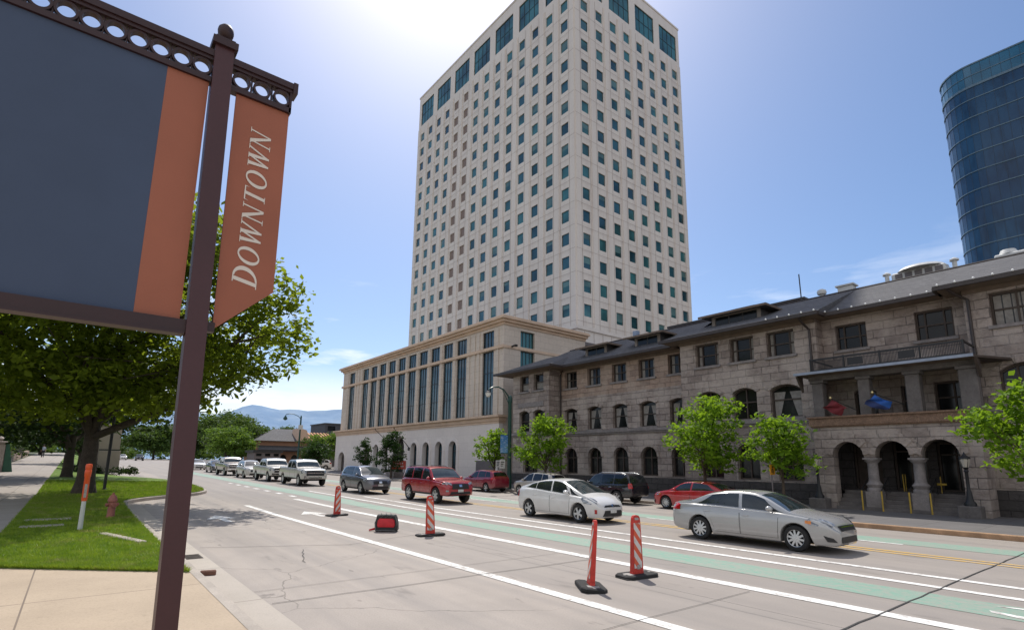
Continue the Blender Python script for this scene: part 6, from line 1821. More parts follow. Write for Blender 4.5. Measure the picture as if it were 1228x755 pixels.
def bag():
    t = thing('equipment_bag', 'red and black equipment bag with grey piping lying on the road between two delineators', 'bag', (-15.35, 7.55, 0.004), radians(52))
    b = MB()
    prof = [(-.30, 0), (.30, 0), (.34, .06), (.33, .25), (.29, .42), (.25, .50), (-.25, .50), (-.29, .42), (-.33, .25), (-.34, .06)]
    b.rings([[(x * k, y, z * kz + (1 - kz) * .02) for x, z in prof] for y, k, kz in ((-.16, .93, .95), (-.13, 1, 1), (.13, .96, .92), (.17, .85, .82))])
    b.build('body', MAT_TRIM, t, smooth=35, world=False)
    f = MB(); pp = [(-.24, .13), (.24, .13), (.27, .2), (.25, .33), (.2, .385), (-.2, .385), (-.25, .33), (-.27, .2)]
    f.rings([[(x * k, y, .25 + (z - .25) * k) for x, z in pp] for y, k in ((-.17, 1), (-.215, .93), (-.235, .6))]); f.build('front_pocket', MAT_REDBAG, t, smooth=40, world=False)
    g = MB(); pts = [(-.30, -.175, .03), (-.325, -.175, .25), (-.27, -.175, .46), (0, -.18, .48), (.27, -.175, .46), (.325, -.175, .25), (.30, -.175, .03), (0, -.18, .05), (-.30, -.175, .03)]
    g.tube(pts, .018, 6)
    for x in (-.16, -.02, .12): g.tube([(x, -.178, .40), (x + .05, -.185, .44), (x + .02, -.178, .50), (x - .03, 0, .52)], .012, 5)
    g.build('piping', MAT_GREYBAG, t, smooth=50, world=False)
    s = MB(); s.tube([(-.31, -.05, .1), (-.48, -.1, .05), (-.52, -.02, .03), (-.40, .08, .04), (-.3, .1, .1)], .025, 6); s.build('strap', MAT_REDBAG, t, smooth=50, world=False)
bag()

# ------------------------------------------------------------------ near verge
MAT_HYD = M('faded_red_hydrant_paint', (.34, .12, .085), .6, var=.2, scale=5, fine=.1)
def hydrant(x, y, s, label, grp=None):
    t = thing('fire_hydrant', label, 'fire hydrant', (x, y, zl(x, y) + .02), radians(20), grp)
    b = MB(); b.lathe([(.17 * s, 0), (.17 * s, .03 * s), (.12 * s, .05 * s), (.105 * s, .1 * s), (.105 * s, .5 * s), (.135 * s, .52 * s), (.135 * s, .56 * s), (.12 * s, .6 * s), (.09 * s, .68 * s), (.045 * s, .73 * s), (.03 * s, .74 * s), (.03 * s, .79 * s), (.003, .79 * s)], (0, 0, 0), 18)
    b.build('barrel', MAT_HYD, t, smooth=40, world=False)
    for nm, ax, L, r in (('side_cap', (0, 1, 0), .17, .05), ('side_cap', (0, -1, 0), .17, .05), ('front_cap', (1, 0, 0), .18, .075)):
        c = MB(); a = Vector(ax); z = Vector((0, 0, .42 * s))
        c.tube([z + a * .09 * s, z + a * (L - .03) * s], r * s, 12); c.tube([z + a * (L - .03) * s, z + a * L * s], r * 1.2 * s, 8); c.tube([z + a * L * s, z + a * (L + .03) * s], .018 * s, 5)
        c.build(nm, MAT_HYD, t, smooth=40, world=False)
hydrant(-21.9, 1.12, 1.0, 'faded red fire hydrant on the shaded lawn close to the banner pole')
hydrant(-68.5, 4.5 - 1.9, 1.15, 'tiny red hydrant beside the street beyond the beige kiosk')
def marker():
    x, y = -18.5, .33
    t = thing('marker_post', 'white marker post with bright orange top on the lawn', 'marker post', (x, y, zl(x, y) + .02))
    p = MB(); p.lathe([(.058, 0), (.055, .2), (.05, .78)], (0, 0, 0), 14); p.build('post', MAT_WHITEM, t, smooth=40, world=False)
    o = MB(); o.lathe([(.062, .76), (.066, .80), (.064, 1.38), (.075, 1.40), (.078, 1.52), (.075, 1.56), (.066, 1.57), (.075, 1.6), (.078, 1.68), (.065, 1.72), (.005, 1.73)], (0, 0, 0), 14); o.build('orange_top', M('bright_orange_plastic', (.75, .10, .02), .45, var=.08, fine=.04), t, smooth=40, world=False)
    d = MB(); d.box(.062, .07, -.03, .03, .85, 1.2); d.build('sticker', MAT_SILVER, t, world=False)
marker()
def black_pole():
    x, y = -37., 1.45
    t = thing('sign_pole', 'thin black pole standing on the lawn in front of the beige kiosk', 'pole', (x, y, zl(x, y)))
    p = MB(); p.lathe([(.11, 0), (.11, .1), (.075, .14), (.07, 5.6)], (0, 0, 0), 12); p.build('shaft', MAT_IRON, t, smooth=40, world=False)
    s = MB(); s.box(-.02, .02, -.25, .25, 4.9, 5.5); s.build('sign_plate', MAT_GREYP, t, world=False)
black_pole()
def kiosk():
    x, y = -63.5, 2.0
    t = thing('utility_kiosk', 'large beige two-tier utility kiosk among dark shrubs behind the sycamore', 'kiosk', (x, y, zl(x, y) + .1), radians(4))
    m1 = M('beige_kiosk_panel', (.36, .30, .235), .7, var=.12, scale=.8, fine=.06); m2 = M('dark_base_band', (.05, .055, .04), .8)
    b = MB(); b.bbox(-.9, .9, -1.25, 1.25, .12, 2.0, .04); b.build('lower_tier', m1, t, smooth=30, world=False)
    b = MB(); b.bbox(-.8, .8, -1.15, 1.15, 2.12, 4.3, .04); b.build('upper_tier', m1, t, smooth=30, world=False)
    b = MB(); b.box(-.84, .84, -1.19, 1.19, 2.0, 2.12); b.box(-.95, .95, -1.3, 1.3, 0, .12); b.build('band', m2, t, world=False)
    b = MB(); b.bbox(-.9, .9, -1.25, 1.25, 4.3, 4.42, .03); b.build('cap', m1, t, world=False)
kiosk()
# drain and stone in the gutter
g = MB(); gx, gy = -13.6, 2.17
g.box(gx - .30, gx + .30, gy - .2, gy - .17, .004, .014); g.box(gx - .3, gx + .3, gy + .17, gy + .2, .004, .014)
for k in range(9): g.box(gx - .3 + .07 * k, gx - .265 + .07 * k, gy - .17, gy + .17, .004, .013)
g.box(gx - .3, gx + .3, gy - .17, gy + .17, .0045, .0065)
tag(g.build('drain_grate', M('rusty_drain_iron', (.07, .055, .045), .8, var=.3, scale=9)), 'flat rusty drain grate in the gutter behind the pole', 'drain grate')
bk = MB(); bk.bbox(-.13, .13, -.06, .06, 0, .08, .018)
o = bk.build('brick', M('red_brown_brick', (.17, .08, .055), .9, var=.25, scale=12, fine=.15, bmp=.5), smooth=30); o.location = (-11.35, 2.12, .006); o.rotation_euler = (0, 0, 1.3)
tag(o, 'loose dark brown brick lying in the near gutter', 'brick')
# pavement-side wall, gate pier and pedestrian far down the pavement
def gate_wall():
    t = thing('terrace_wall', 'low stone terrace wall with square piers along the near pavement', 'wall', (-60, -5.6, 0))
    w = MB()
    for a, b in ((-110, -97), (-95.5, -83), (-81.5, -66), (-60., -52), (-50.5, -36)):
        z = ptopb((a + b) / 2); 
        w.add([(a, -5.9, ptopb(a) - .4), (b, -5.9, ptopb(b) - .4), (b, -5.45, ptopb(b) - .4), (a, -5.45, ptopb(a) - .4), (a, -5.9, ptopb(a) + .75), (b, -5.9, ptopb(b) + .75), (b, -5.45, ptopb(b) + .75), (a, -5.45, ptopb(a) + .75)], [(0, 3, 2, 1), (4, 5, 6, 7), (0, 1, 5, 4), (1, 2, 6, 5), (2, 3, 7, 6), (3, 0, 4, 7)])
    w.build('wall', MAT_STONEW, t)
    for x in (-97., -95.5, -82.9, -81.6, -65.8, -60.2, -51.9, -50.6):
        p = MB(); z = ptopb(x); p.box(x - .3, x + .3, -6, -5.4, z - .4, z + 1.15); p.box(x - .36, x + .36, -6.06, -5.34, z + 1.15, z + 1.27); p.build('pier', MAT_STONEP, t)
gate_wall()
def gate():
    x, y = -58.5, -4.6
    t = thing('gate_pier', 'tall pale gate pier with a green side at the left edge of the pavement', 'gate pier', (x, y, ptopb(x)), radians(8))
    a = MB(); a.bbox(-.35, .35, -.45, .25, 0, 2.2, .05); a.bbox(-.42, .42, -.52, .32, 2.2, 2.36, .04); a.lathe([(.1, 2.36), (.2, 2.46), (.22, 2.56), (.12, 2.7), (.01, 2.75)], (0, -.1, 0), 12); a.build('pier', M('pale_pier_stone', (.45, .38, .34), .8, var=.15), t, smooth=40, world=False)
    b = MB(); b.prism([(.36, .26, 0), (.36, .85, 0), (.36, .45, 2.15), (.36, .26, 2.15)], (-.6, 0, 0)); b.build('side_panel', M('dull_green_board', (.04, .13, .085), .6, var=.2), t, world=False)
    c = MB(); c.box(.3, .42, -2.2, -.46, .9, 1.0); c.box(.3, .42, -2.2, -.46, 1.9, 2.02)
    for k in range(8): c.box(.34, .38, -2.15 + .21 * k, -2.12 + .21 * k, .1, 2.0)
    c.build('gate', M('reddish_gate_timber', (.16, .07, .05), .7), t, world=False)
gate()
def stairs_house():
    t = thing('terrace_house', 'shadowed house with an outside stair on the terrace above the near pavement', 'house', (-92, -14, ptopb(-92)))
    w = MB(); w.box(-9, 9, -8, 2, 0, 8.5); w.build('wall', MAT_STONED, t, world=False)
    r = MB(); r.prism([(-9.6, -8.6, 8.5), (9.6, -8.6, 8.5), (9.6, -3, 11.5), (-9.6, -3, 11.5)], (0, 0, .2)); r.prism([(-9.6, 2.6, 8.5), (9.6, 2.6, 8.5), (9.6, -3, 11.5), (-9.6, -3, 11.5)], (0, 0, .2)); r.build('roof', MAT_ROOF, t, world=False)
    for k in range(4):
        for z in (1.2, 4.8):
            g = MB(); x = -7 + 4.2 * k; g.box(x, x + 1.4, 2, 2.03, z, z + 2); wn = g.build('window', MAT_WINDK, t, world=False)
            f = MB(); f.box(x - .1, x + 1.5, 2.03, 2.1, z - .12, z); f.box(x - .1, x + 1.5, 2.03, 2.1, z + 2, z + 2.12); f.build('frame', MAT_WOODL, wn, world=False)
    s = MB()
    for k in range(10): s.box(9 + .3 * k, 9.3 + .3 * k, .4, 2, 0, 3. - .3 * k)
    s.build('stair', MAT_STONEP, t, world=False)
    h = MB(); h.tube([(9, 2.05, 4.0), (12, 2.05, 1.0)], .05, 6); h.tube([(9, .4, 4.0), (12, .4, 1.0)], .05, 6); h.build('stair_rail', M('pale_tan_rail', (.4, .3, .2), .6), t, world=False)
stairs_house()

def person(x, y, rot):
    t = thing('person', 'person in a pale blue shirt and dark trousers walking away along the near pavement', 'person', (x, y, ptopb(x) + .006), rot)
    def skin(name, pts, edges, rad, mat, parent=t):
        me = bpy.data.meshes.new(name); me.from_pydata(pts, edges, [])
        o = bpy.data.objects.new(name, me); col.objects.link(o)
        md = o.modifiers.new('skin', 'SKIN'); 
        for i, r in enumerate(rad): me.skin_vertices[0].data[i].radius = (r, r) if not isinstance(r, tuple) else r
        me.skin_vertices[0].data[0].use_root = True
        s = o.modifiers.new('sub', 'SUBSURF'); s.levels = 2; s.render_levels = 2
        dg = bpy.context.evaluated_depsgraph_get(); nm = bpy.data.meshes.new_from_object(o.evaluated_get(dg))
        o.modifiers.clear(); o.data = nm; nm.materials.append(mat)
        nm.polygons.foreach_set('use_smooth', [True] * len(nm.polygons))
        o.parent = parent; return o
    SK = M('skin', (.40, .24, .17), .6, fine=0); SH = M('pale_blue_shirt', (.42, .50, .60), .8, var=.15); TR = M('dark_trousers', (.03, .03, .04), .85); HR = M('dark_hair', (.03, .02, .015), .7)
    P = [(0, 0, .95), (0, 0, 1.12), (.01, 0, 1.32), (.01, 0, 1.44), (.02, 0, 1.52), (.02, 0, 1.60), (.03, 0, 1.70),
         (.0, .19, 1.40), (-.05, .23, 1.12), (.08, .24, .90), (.12, .24, .83), (0, -.19, 1.40), (.06, -.23, 1.13), (-.10, -.24, .92), (-.13, -.24, .85),
         (0, .09, .90), (.17, .10, .50), (.10, .10, .09), (.22, .10, .04), (0, -.09, .90), (-.02, -.10, .48), (-.30, -.10, .14), (-.22, -.10, .04)]
    E = [(0, 1), (1, 2), (2, 3), (3, 4), (4, 5), (5, 6), (3, 7), (7, 8), (8, 9), (9, 10), (3, 11), (11, 12), (12, 13), (13, 14), (0, 15), (15, 16), (16, 17), (17, 18), (0, 19), (19, 20), (20, 21), (21, 22)]
    Rr = [(.12, .15), (.11, .14), (.11, .17), .09, .055, .085, .08, .06, .045, .035, .04, .06, .045, .035, .04, .09, .06, .045, .04, .09, .06, .045, .04]
    skin('body', P, E, Rr, SK)
    S = P[:4] + P[7:10] + P[11:14]
    skin('shirt', [P[0], P[1], P[2], P[3], P[7], P[8], P[11], P[12]], [(0, 1), (1, 2), (2, 3), (3, 4), (4, 5), (3, 6), (6, 7)], [(.14, .17), (.13, .16), (.13, .19), .10, .075, .06, .075, .06], SH)
    skin('trousers', [P[0], P[15], P[16], P[17], P[19], P[20], P[21]], [(0, 1), (1, 2), (2, 3), (0, 4), (4, 5), (5, 6)], [(.13, .165), .105, .078, .065, .105, .078, .065], TR)
    h = MB(); h.lathe([(.095, 1.62), (.105, 1.70), (.09, 1.78), (.05, 1.82), (.004, 1.83)], (.005, 0, 0), 14); h.build('hair', HR, t, smooth=60, world=False)
person(-99.5, -3.5, pi)

# ------------------------------------------------------------------ far pavement furniture
MAT_TEAL = M('dark_teal_paint', (.012, .06, .048), .4, var=.15, scale=2)
def teal_lamp():
    X, Y = -31., 24.62
    t = thing('street_lamp', 'dark teal street lamp with curved arm and blue banner at the club corner', 'street lamp', (X, Y, .2))
    p = MB(); p.lathe([(.19, 0), (.19, .9), (.15, 1.0), (.14, 1.1), (.135, 6.2), (.16, 6.25), (.16, 6.6), (.12, 6.7), (.02, 6.8)], (0, 0, 0), 14); p.build('pole', MAT_TEAL, t, smooth=40, world=False)
    a = MB(); a.tube([(0, 0, 6.3), (0, -.2, 6.75), (0, -.6, 7.15), (0, -1.1, 7.3), (0, -1.6, 7.24), (0, -1.9, 7.08), (0, -2.0, 6.95)], .05, 8); a.tube([(0, 0, 5.9), (0, -.35, 6.55), (0, -.7, 7.12)], .025, 6); a.build('arm', MAT_TEAL, t, smooth=40, world=False)
    l = MB(); l.lathe([(.06, 7.0), (.1, 6.92), (.2, 6.86), (.24, 6.80), (.2, 6.79)], (0, -2.0, 0), 14); l.build('lamp_hood', MAT_IRON, t, smooth=40, world=False)
    g = MB(); g.lathe([(.2, 6.80), (.19, 6.66), (.13, 6.53), (.02, 6.47)], (0, -2.0, 0), 14); g.build('lamp_globe', M('white_lamp_glass', (.75, .74, .7), .2, var=.03, fine=0), t, smooth=60, world=False)
    b = MB(); 
    for z in (3.85, 2.55): b.tube([(0, -.1, z), (0, -.85, z)], .018, 6)
    b.build('banner_arm', MAT_TEAL, t, world=False)
    m, nt, bs, out = nt_new('blue_street_banner'); v = coords(nt); s = nt.nodes.new('ShaderNodeSeparateXYZ'); nt.links.new(v, s.inputs[0])
    nn = noise(nt, coords(nt, scale=(1, 2.5, 9)), 1.4, 3)
    c = mixrgb(nt, mapr(nt, s.outputs[2], 2.6, 3.9), (.16, .36, .62), (.03, .15, .42)); c = mixrgb(nt, mapr(nt, nn, .52, .58, 0, .6), c, (.45, .58, .72))
    nt.links.new(c, bs.inputs['Base Color']); bs.inputs['Roughness'].default_value = .6
    f = MB(); f.box(-.01, .01, -.82, -.16, 2.56, 3.84); f.build('banner', m, t, world=False)
teal_lamp()
def far_lamp():
    X, Y = -88., 27.4
    t = thing('street_lamp', 'dark street lamp on a tall pole by the distant salmon building', 'street lamp', (X, Y, rz(X)))
    p = MB(); p.lathe([(.22, 0), (.22, 1.0), (.15, 1.2), (.12, 8.2), (.14, 8.3), (.02, 8.55)], (0, 0, 0), 12); p.build('pole', MAT_TEAL, t, smooth=40, world=False)
    a = MB(); a.tube([(0, 0, 7.9), (0, -.4, 8.35), (0, -1.1, 8.65), (0, -1.8, 8.7), (0, -2.3, 8.55), (0, -2.4, 8.35)], .05, 7); a.build('arm', MAT_TEAL, t, smooth=40, world=False)
    l = MB(); l.lathe([(.06, 8.4), (.12, 8.25), (.3, 8.0), (.34, 7.85), (.2, 7.7), (.02, 7.62)], (0, -2.4, 0), 12); l.build('lamp_head', MAT_TEAL, t, smooth=40, world=False)
    s = MB(); s.box(.13, .16, -.35, .35, 6.3, 7.0); s.build('sign_plate', MAT_WHITEM, t, world=False)
far_lamp()
def post_sign(x, y, z1, w, h, plate, lab, name='street_sign', post=None, extra=None, rot=0):
    t = thing(name, lab, 'sign', (x, y, rz(x) + .15), rot)
    p = MB(); p.tube([(0, 0, 0), (0, 0, z1)], .03, 8); p.build('post', post or MAT_GREYP, t, smooth=40, world=False)
    s = MB(); s.bbox(.032, .05, -w / 2, w / 2, z1 - h, z1, .004); po = s.build('plate', plate, t, world=False)
    if extra: extra(po, z1, w, h)
    return t
def marks(po, z1, w, h):
    k = MB()
    for i in range(3): k.box(.0505, .053, -w * .3, w * .3 - w * .12 * i, z1 - h * (.25 + .22 * i) - h * .06, z1 - h * (.25 + .22 * i) + h * .04)
    k.build('symbol', MAT_TRIM, po, world=False)
def marks2(po, z1, w, h):
    k = MB(); k.lathe([(.0, 0), (w * .12, .0), (w * .12, .003), (0, .003)], (.0505, w * .05, z1 - h * .28), 10, 'x')
    k.box(.0505, .053, -w * .2, w * .16, z1 - h * .55, z1 - h * .42); k.box(.0505, .053, -w * .22, -w * .06, z1 - h * .82, z1 - h * .5); k.box(.0505, .053, .04 * w, w * .2, z1 - h * .86, z1 - h * .52)
    k.build('symbol', MAT_TRIM, po, world=False)
MAT_YEL = M('amber_sign_sheeting', (.72, .32, .02), .5, var=.06, fine=0)
post_sign(-11.45, 23.6, 1.98, .42, .44, MAT_YEL, 'small amber warning sign on a post under the little tree by the porch', extra=marks2)
post_sign(-30.9, 23.9, 2.05, .42, .62, MAT_WHITEM, 'white parking sign right of the teal lamp post', extra=marks, rot=-.3)
post_sign(-31.9, 24.3, 2.0, .40, .5, MAT_WHITEM, 'white parking sign left of the teal lamp post', extra=marks, rot=-.3)
def red_board():
    t = thing('red_signboard', 'low red signboard with pale writing in front of the podium trees', 'sign', (-50.8, 25.9, rz(-50) + .15), -.35)
    b = MB(); b.bbox(-.06, .06, -.75, .75, .9, 1.75, .02); b.build('board', M('red_sign_paint', (.50, .055, .03), .5, var=.1), t, world=False)
    for z, n in ((1.5, 5), (1.2, 7)):
        l = MB()
        for k in range(n): l.box(.061, .066, -.55 + 1.1 * k / n, -.55 + 1.1 * k / n + .1, z - .07, z + .07)
        l.build('text_line', MAT_WHITEM, t, world=False)
    p = MB()
    for y in (-.6, .6): p.box(-.04, .04, y - .04, y + .04, 0, .9)
    p.build('leg', MAT_GREYP, t, world=False)
red_board()
for i, (tip, base) in enumerate((((-56.86, 28.2, 5.8), (-57.25, 30.5, 3.6)), ((-61.87, 28.2, 5.85), (-62.6, 30.5, 4.3)))):
    t = thing('flagpole', ['slanted bare flagpole right of the podium portal', 'slanted bare flagpole left of the podium portal'][i], 'flagpole', base, group='bare flagpoles on the podium front')
    p = MB(); p.tube([base, tip], .05, 8, .03); p.build('pole', MAT_IRON, t, smooth=40)
    f = MB(); f.lathe([(.01, -.02), (.07, .03), (.07, .08), (.01, .13)], tip, 10); f.build('finial', MAT_IRON, t, smooth=40)
    b = MB(); b.box(base[0] - .12, base[0] + .12, base[1] - .16, base[1] + .04, base[2] - .25, base[2] + .1); b.build('bracket', MAT_IRON, t)
for i, (x, y, l) in enumerate(((-54.5, 26.6, 5.0), (-45.6, 26.5, 4.6))):
    t = thing('planter', ['long low stone planter under the dark street trees', 'low stone planter behind the red four-wheel drive'][i], 'planter', (x, y, rz(x) + .15), group='stone planters at the podium')
    p = MB(); p.bbox(-l / 2, l / 2, -.6, .6, 0, .5, .04); p.build('box', MAT_STONEP, t, smooth=30, world=False)
    s = MB(); s.box(-l / 2 + .1, l / 2 - .1, -.5, .5, .5, .53); s.build('soil', MAT_SOIL, t, world=False)

# ------------------------------------------------------------------ distant buildings and hills
def salmon():
    X, Y = -120.5, 34.2
    t = thing('salmon_building', 'low salmon-pink building with grey hip roof and arched openings down the street', 'building', (X, Y, rz(X)), radians(-4))
    t.scale = (1, .68, 1)
    m = M('salmon_stucco', (.46, .25, .16), .85, var=.1, scale=.5, fine=.04); m2 = M('orange_tile', (.50, .24, .11), .8, var=.2, scale=3)
    P = PY(8., -1)
    ops = [(-6.2 + 3.1 * k, -4.2 + 3.1 * k, .4, 2.3, .9) for k in range(5)]
    w = MB(); wall(w, P, -9, 9, 0, 4.9, ops, .4); w.face([(8, -9, 0), (-8, -9, 0), (-8, -9, 4.9), (8, -9, 4.9)]); w.face([(8, 9, 0), (-8, 9, 0), (-8, 9, 4.9), (8, 9, 4.9)]); w.face([(-8, 9, 0), (-8, -9, 0), (-8, -9, 4.9), (-8, 9, 4.9)])
    w.build('wall', m, t, world=False)
    for o in ops:
        g = MB(); pane(g, P, o, .38); g.build('arched_window', MAT_WINDK, t, recalc=False, world=False)
    c = MB(); c.box(8, 9.6, -9.4, 9.4, 2.9, 3.1); c.prism([(8, -9.4, 3.9), (9.9, -9.4, 3.1), (9.9, 9.4, 3.1), (8, 9.4, 3.9)], (0, 0, .1)); c.build('canopy', MAT_ROOF, t, world=False)
    r = MB(); e = .9
    A = [(-8 - e, -9 - e, 4.9), (8 + e, -9 - e, 4.9), (8 + e, 9 + e, 4.9), (-8 - e, 9 + e, 4.9)]; T = [(0, -3, 7.7), (0, 3, 7.7)]
    for q in ([A[0], A[1], T[0]], [A[1], A[2], T[1], T[0]], [A[2], A[3], T[1]], [A[3], A[0], T[0], T[1]], A): r.face(q)
    r.build('roof', MAT_ROOF, t, world=False)
    g = MB(); g.prism([(9.05, 1.2, 5.0), (9.05, 4.6, 5.0), (9.05, 3.6, 7.2), (9.05, 1.6, 7.6)], (-6, 0, 0)); tag(g.build('gable', M('pale_salmon_gable', (.72, .50, .36), .7, var=.05), t, world=False), 'pale sunlit gable')
    s = MB()
    for k in range(8): s.prism([(9.2, 5.4 + 1.0 * k, 4.9), (9.2, 5.9 + 1.0 * k, 4.9), (3.5, 5.0 + 1.0 * k, 6.9), (3.5, 4.5 + 1.0 * k, 6.9)], (0, 0, .15))
    s.build('tiled_slope', m2, t, world=False)
    b = MB(); b.box(-6, 8, 9, 17, 0, 5.2); b.build('rear_wing', MAT_GREYP, t, world=False)
salmon()
def boxb(name, lab, x, y, l, w, h, mat, roof=None, wins=(3, 3)):
    t = thing(name, lab, 'building', (x, y, rz(x)))
    m = MB(); m.box(-l / 2, l / 2, -w / 2, w / 2, 0, h); m.build('wall', mat, t, world=False)
    r = MB(); r.box(-l / 2 - .3, l / 2 + .3, -w / 2 - .3, w / 2 + .3, h, h + .4); r.build('roof', roof or MAT_ROOF, t, world=False)
    for i in range(wins[0]):
        for j in range(wins[1]):
            yy = -w / 2 + w * (i + .5) / wins[0]; zz = h * (j + .3) / wins[1]
            g = MB(); g.box(l / 2, l / 2 + .03, yy - w / wins[0] * .3, yy + w / wins[0] * .3, zz, zz + h / wins[1] * .5); g.build('window', MAT_WINDK, t, world=False)
boxb('dark_pavilion', 'long dark low-roofed pavilion behind the waiting trucks', -101, 25.6, 5, 4.2, 2.6, MAT_GREYP, MAT_MULL)
boxb('brick_block', 'distant red brick block at the end of the street', -330, 8., 14, 16, 14.5, M('distant_brick', (.20, .09, .07), .9, var=.2), wins=(4, 4))
boxb('office_block', 'distant dark flat-roofed block beyond the salmon building', -210, 84., 16, 24, 14., M('distant_dark_cladding', (.07, .07, .08), .7, var=.2), wins=(5, 4))

def woods():
    r = np.random.default_rng(5); n = 560
    # a ragged belt of trees closing the street far away; nobody could count them
    y = r.uniform(-170, 210, n)
    x = -262 - 60 * r.random(n) - np.where((y > 3) & (y < 28), 75, 0); h = 5 + 7 * r.random(n)
    C = np.stack([x, y, 1.7 + h * r.uniform(.25, .8, n)], 1)
    me = leaves_mesh('distant_woods', C, 60, 2.2, 1.5, 9); me.materials.append(LEAF_FAR)
    o = bpy.data.objects.new('distant_woods', me); col.objects.link(o); tag(o, 'belt of distant green trees closing the end of the street', 'woods', kind='stuff')
woods()
def hills():
    mb = MB(); nA, nR = 120, 10
    def hgt(a):
        pts = [(120, .085), (140, .10), (150, .092), (158.7, .0905), (161, .089), (163.2, .0885), (165.1, .0870), (166.4, .0905), (167.4, .0935), (168.1, .088), (169.2, .0765), (170.5, .0725), (172.5, .0765), (174.7, .0765), (177, .070), (182, .064), (200, .05), (220, .03)]
        for (p, q), (r, s) in zip(pts, pts[1:]):
            if p <= a <= r: return q + (s - q) * (a - p) / (r - p)
        return .05
    from mathutils import noise as mn
    rows = []
    for i in range(nA + 1):
        a = 118 + 100 * i / nA; row = []
        for j in range(nR + 1):
            f = j / nR; d = 13000 + 8500 * f
            h = 21500 * hgt(a) * f ** 1.25
            h += (mn.noise(Vector((a * .28, f * 3., 0))) * 240 + mn.noise(Vector((a * .9, f * 7, 3))) * 110) * f * (1.0 - .80 * (f > .95)) + (mn.noise(Vector((a * 1.6, 9, 3))) * 70 + mn.noise(Vector((a * 4.1, 2, 3))) * 35) * f
            row.append((d * cos(radians(a)), d * sin(radians(a)), h - 30))
        rows.append(row)
    for r, q in zip(rows, rows[1:]):
        for j in range(nR): mb.face([r[j], q[j], q[j + 1], r[j + 1]])
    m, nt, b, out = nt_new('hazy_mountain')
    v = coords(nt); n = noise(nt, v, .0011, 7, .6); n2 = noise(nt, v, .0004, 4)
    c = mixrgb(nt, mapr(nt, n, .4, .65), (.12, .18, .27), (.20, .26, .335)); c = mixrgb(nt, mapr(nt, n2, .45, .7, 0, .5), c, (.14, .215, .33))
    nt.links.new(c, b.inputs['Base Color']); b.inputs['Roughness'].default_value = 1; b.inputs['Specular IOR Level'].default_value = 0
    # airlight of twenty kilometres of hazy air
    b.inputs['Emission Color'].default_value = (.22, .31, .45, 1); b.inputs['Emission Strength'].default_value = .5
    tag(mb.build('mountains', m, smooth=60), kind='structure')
hills()

# ------------------------------------------------------------------ vehicles
SILV = ('silver_car_paint', (.43, .43, .425), .25, .25); WHT_P = ('white_car_paint', (.74, .73, .71), 0., .25); RED_P = ('red_car_paint', (.36, .012, .022), .15, .25)
DRED = ('dark_red_car_paint', (.26, .01, .03), .2, .25); GREY = ('steel_grey_car_paint', (.13, .135, .16), .5, .28); BLK = ('black_blue_car_paint', (.010, .011, .020), .2, .2)
CREAM = ('cream_car_paint', (.50, .45, .39), .2, .3); TAN = ('tan_car_paint', (.33, .30, .27), .4, .3); NAVYP = ('navy_car_paint', (.03, .035, .055), .3, .25); BRED = ('bright_red_car_paint', (.45, .015, .02), .1, .22)
WHT2 = ('dusty_white_paint', (.62, .60, .56), 0., .3)
def put(sp, name, lab, cat, x, y, face=1, grp=None, yaw=0., size=1.):
    t = make_car(sp, name, lab, cat, (x, y, rz(x) + .012), (0, math.atan(.009) * (1 if face > 0 else -1) if x < -22 else 0, (0 if face > 0 else pi) + yaw), grp)
    t.scale = (size, size, size); return t
put(sedan(SILV), 'silver_sedan', 'silver four-door sedan driving past, nearest car in the street', 'car', -7.64, 14.85, size=.945)
put(hatch(WHT_P), 'white_hatchback', 'white wedge-shaped hatchback driving behind the silver sedan', 'car', -15.22, 15.0)
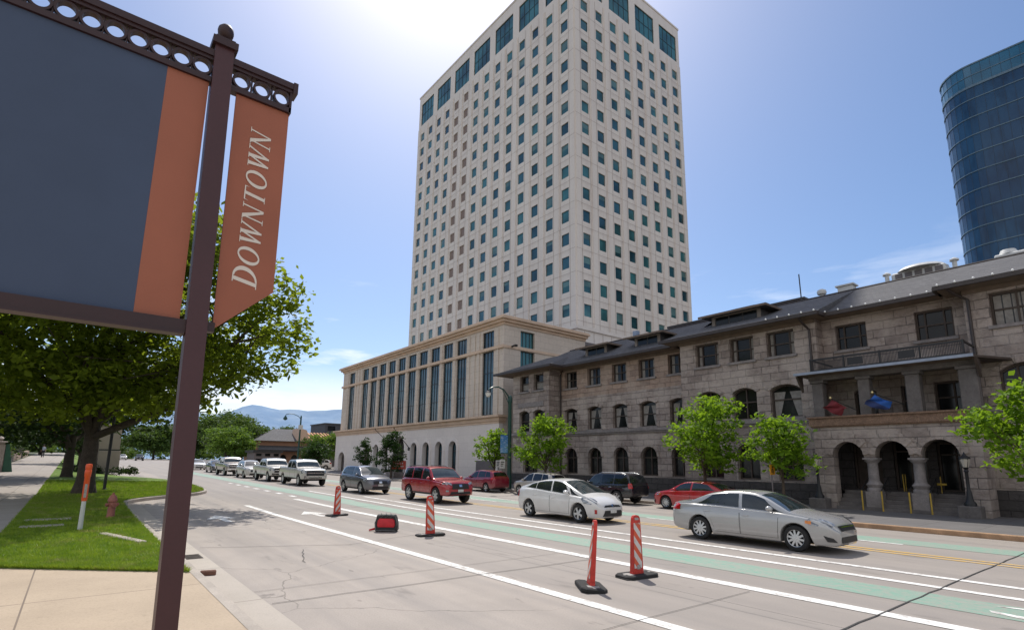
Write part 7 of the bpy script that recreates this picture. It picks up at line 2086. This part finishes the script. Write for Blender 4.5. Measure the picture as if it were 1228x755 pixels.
put(suv(RED_P, rails=(-1.95, .05, .60)), 'red_four_wheel_drive', 'red boxy four-wheel drive with roof rails in the traffic lane', 'car', -25.3, 15.2)
put(crossover(GREY), 'grey_crossover', 'steel grey crossover driving between the white pickup and the red four-wheel drive', 'car', -33.35, 14.7)
GQ = 'vehicles waiting in the lane'
put(pickup(WHT2), 'white_pickup', 'large white pickup truck at the head of the waiting line', 'truck', -44.0, 14.2, grp=GQ)
put(pickup(WHT2), 'white_pickup', 'second white pickup truck, close behind the first one', 'truck', -51.6, 14.0, grp=GQ)
put(crossover(WHT2), 'white_crossover', 'small white crossover behind the two white pickups', 'car', -58.6, 13.7, grp=GQ)
put(pickup(TAN), 'tan_pickup', 'tan pickup truck behind the small white crossover', 'truck', -66.4, 13.5, grp=GQ)
put(sedan(NAVYP), 'dark_sedan', 'dark sedan behind the tan pickup', 'car', -76., 13.9, grp=GQ)
put(crossover(BLK), 'black_crossover', 'black crossover behind the dark sedan', 'car', -84., 16.8, grp=GQ)
put(sedan(WHT_P), 'white_sedan', 'white sedan last in the line beside the banner pole', 'car', -89.5, 13.8, grp=GQ)
GP = 'cars parked at the far kerb'
put(suv(BLK, rails=(-1.9, .2, .62), rails_silver=1, chrome_handle=1), 'black_suv', 'black sport utility parked facing away in front of the club arches', 'car', -20.3, 23.15, -1, GP, size=.88)
put(crossover(CREAM, tint=1), 'cream_crossover', 'cream crossover parked behind the white hatchback', 'car', -26.2, 23.3, -1, GP, size=.86)
put(crossover(DRED, tint=1), 'dark_red_crossover', 'dark red crossover parked by the teal lamp post', 'car', -31.6, 22.9, -1, GP, size=.87)
put(sedan(BRED), 'red_sedan', 'bright red sedan parked behind the silver sedan', 'car', -14.7, 23.0, -1, GP, size=.9)
put(suv(BLK), 'distant_suv', 'tiny dark sport utility far down the street', 'car', -186., 14.3, 1)
put(crossover(WHT2), 'distant_crossover', 'tiny pale crossover at the far left of the street end', 'car', -199., 11.2, 1)
put(crossover(WHT_P), 'white_crossover', 'white crossover parked far back beside the podium corner', 'car', -91., 31.5, -1, None, 1.3)
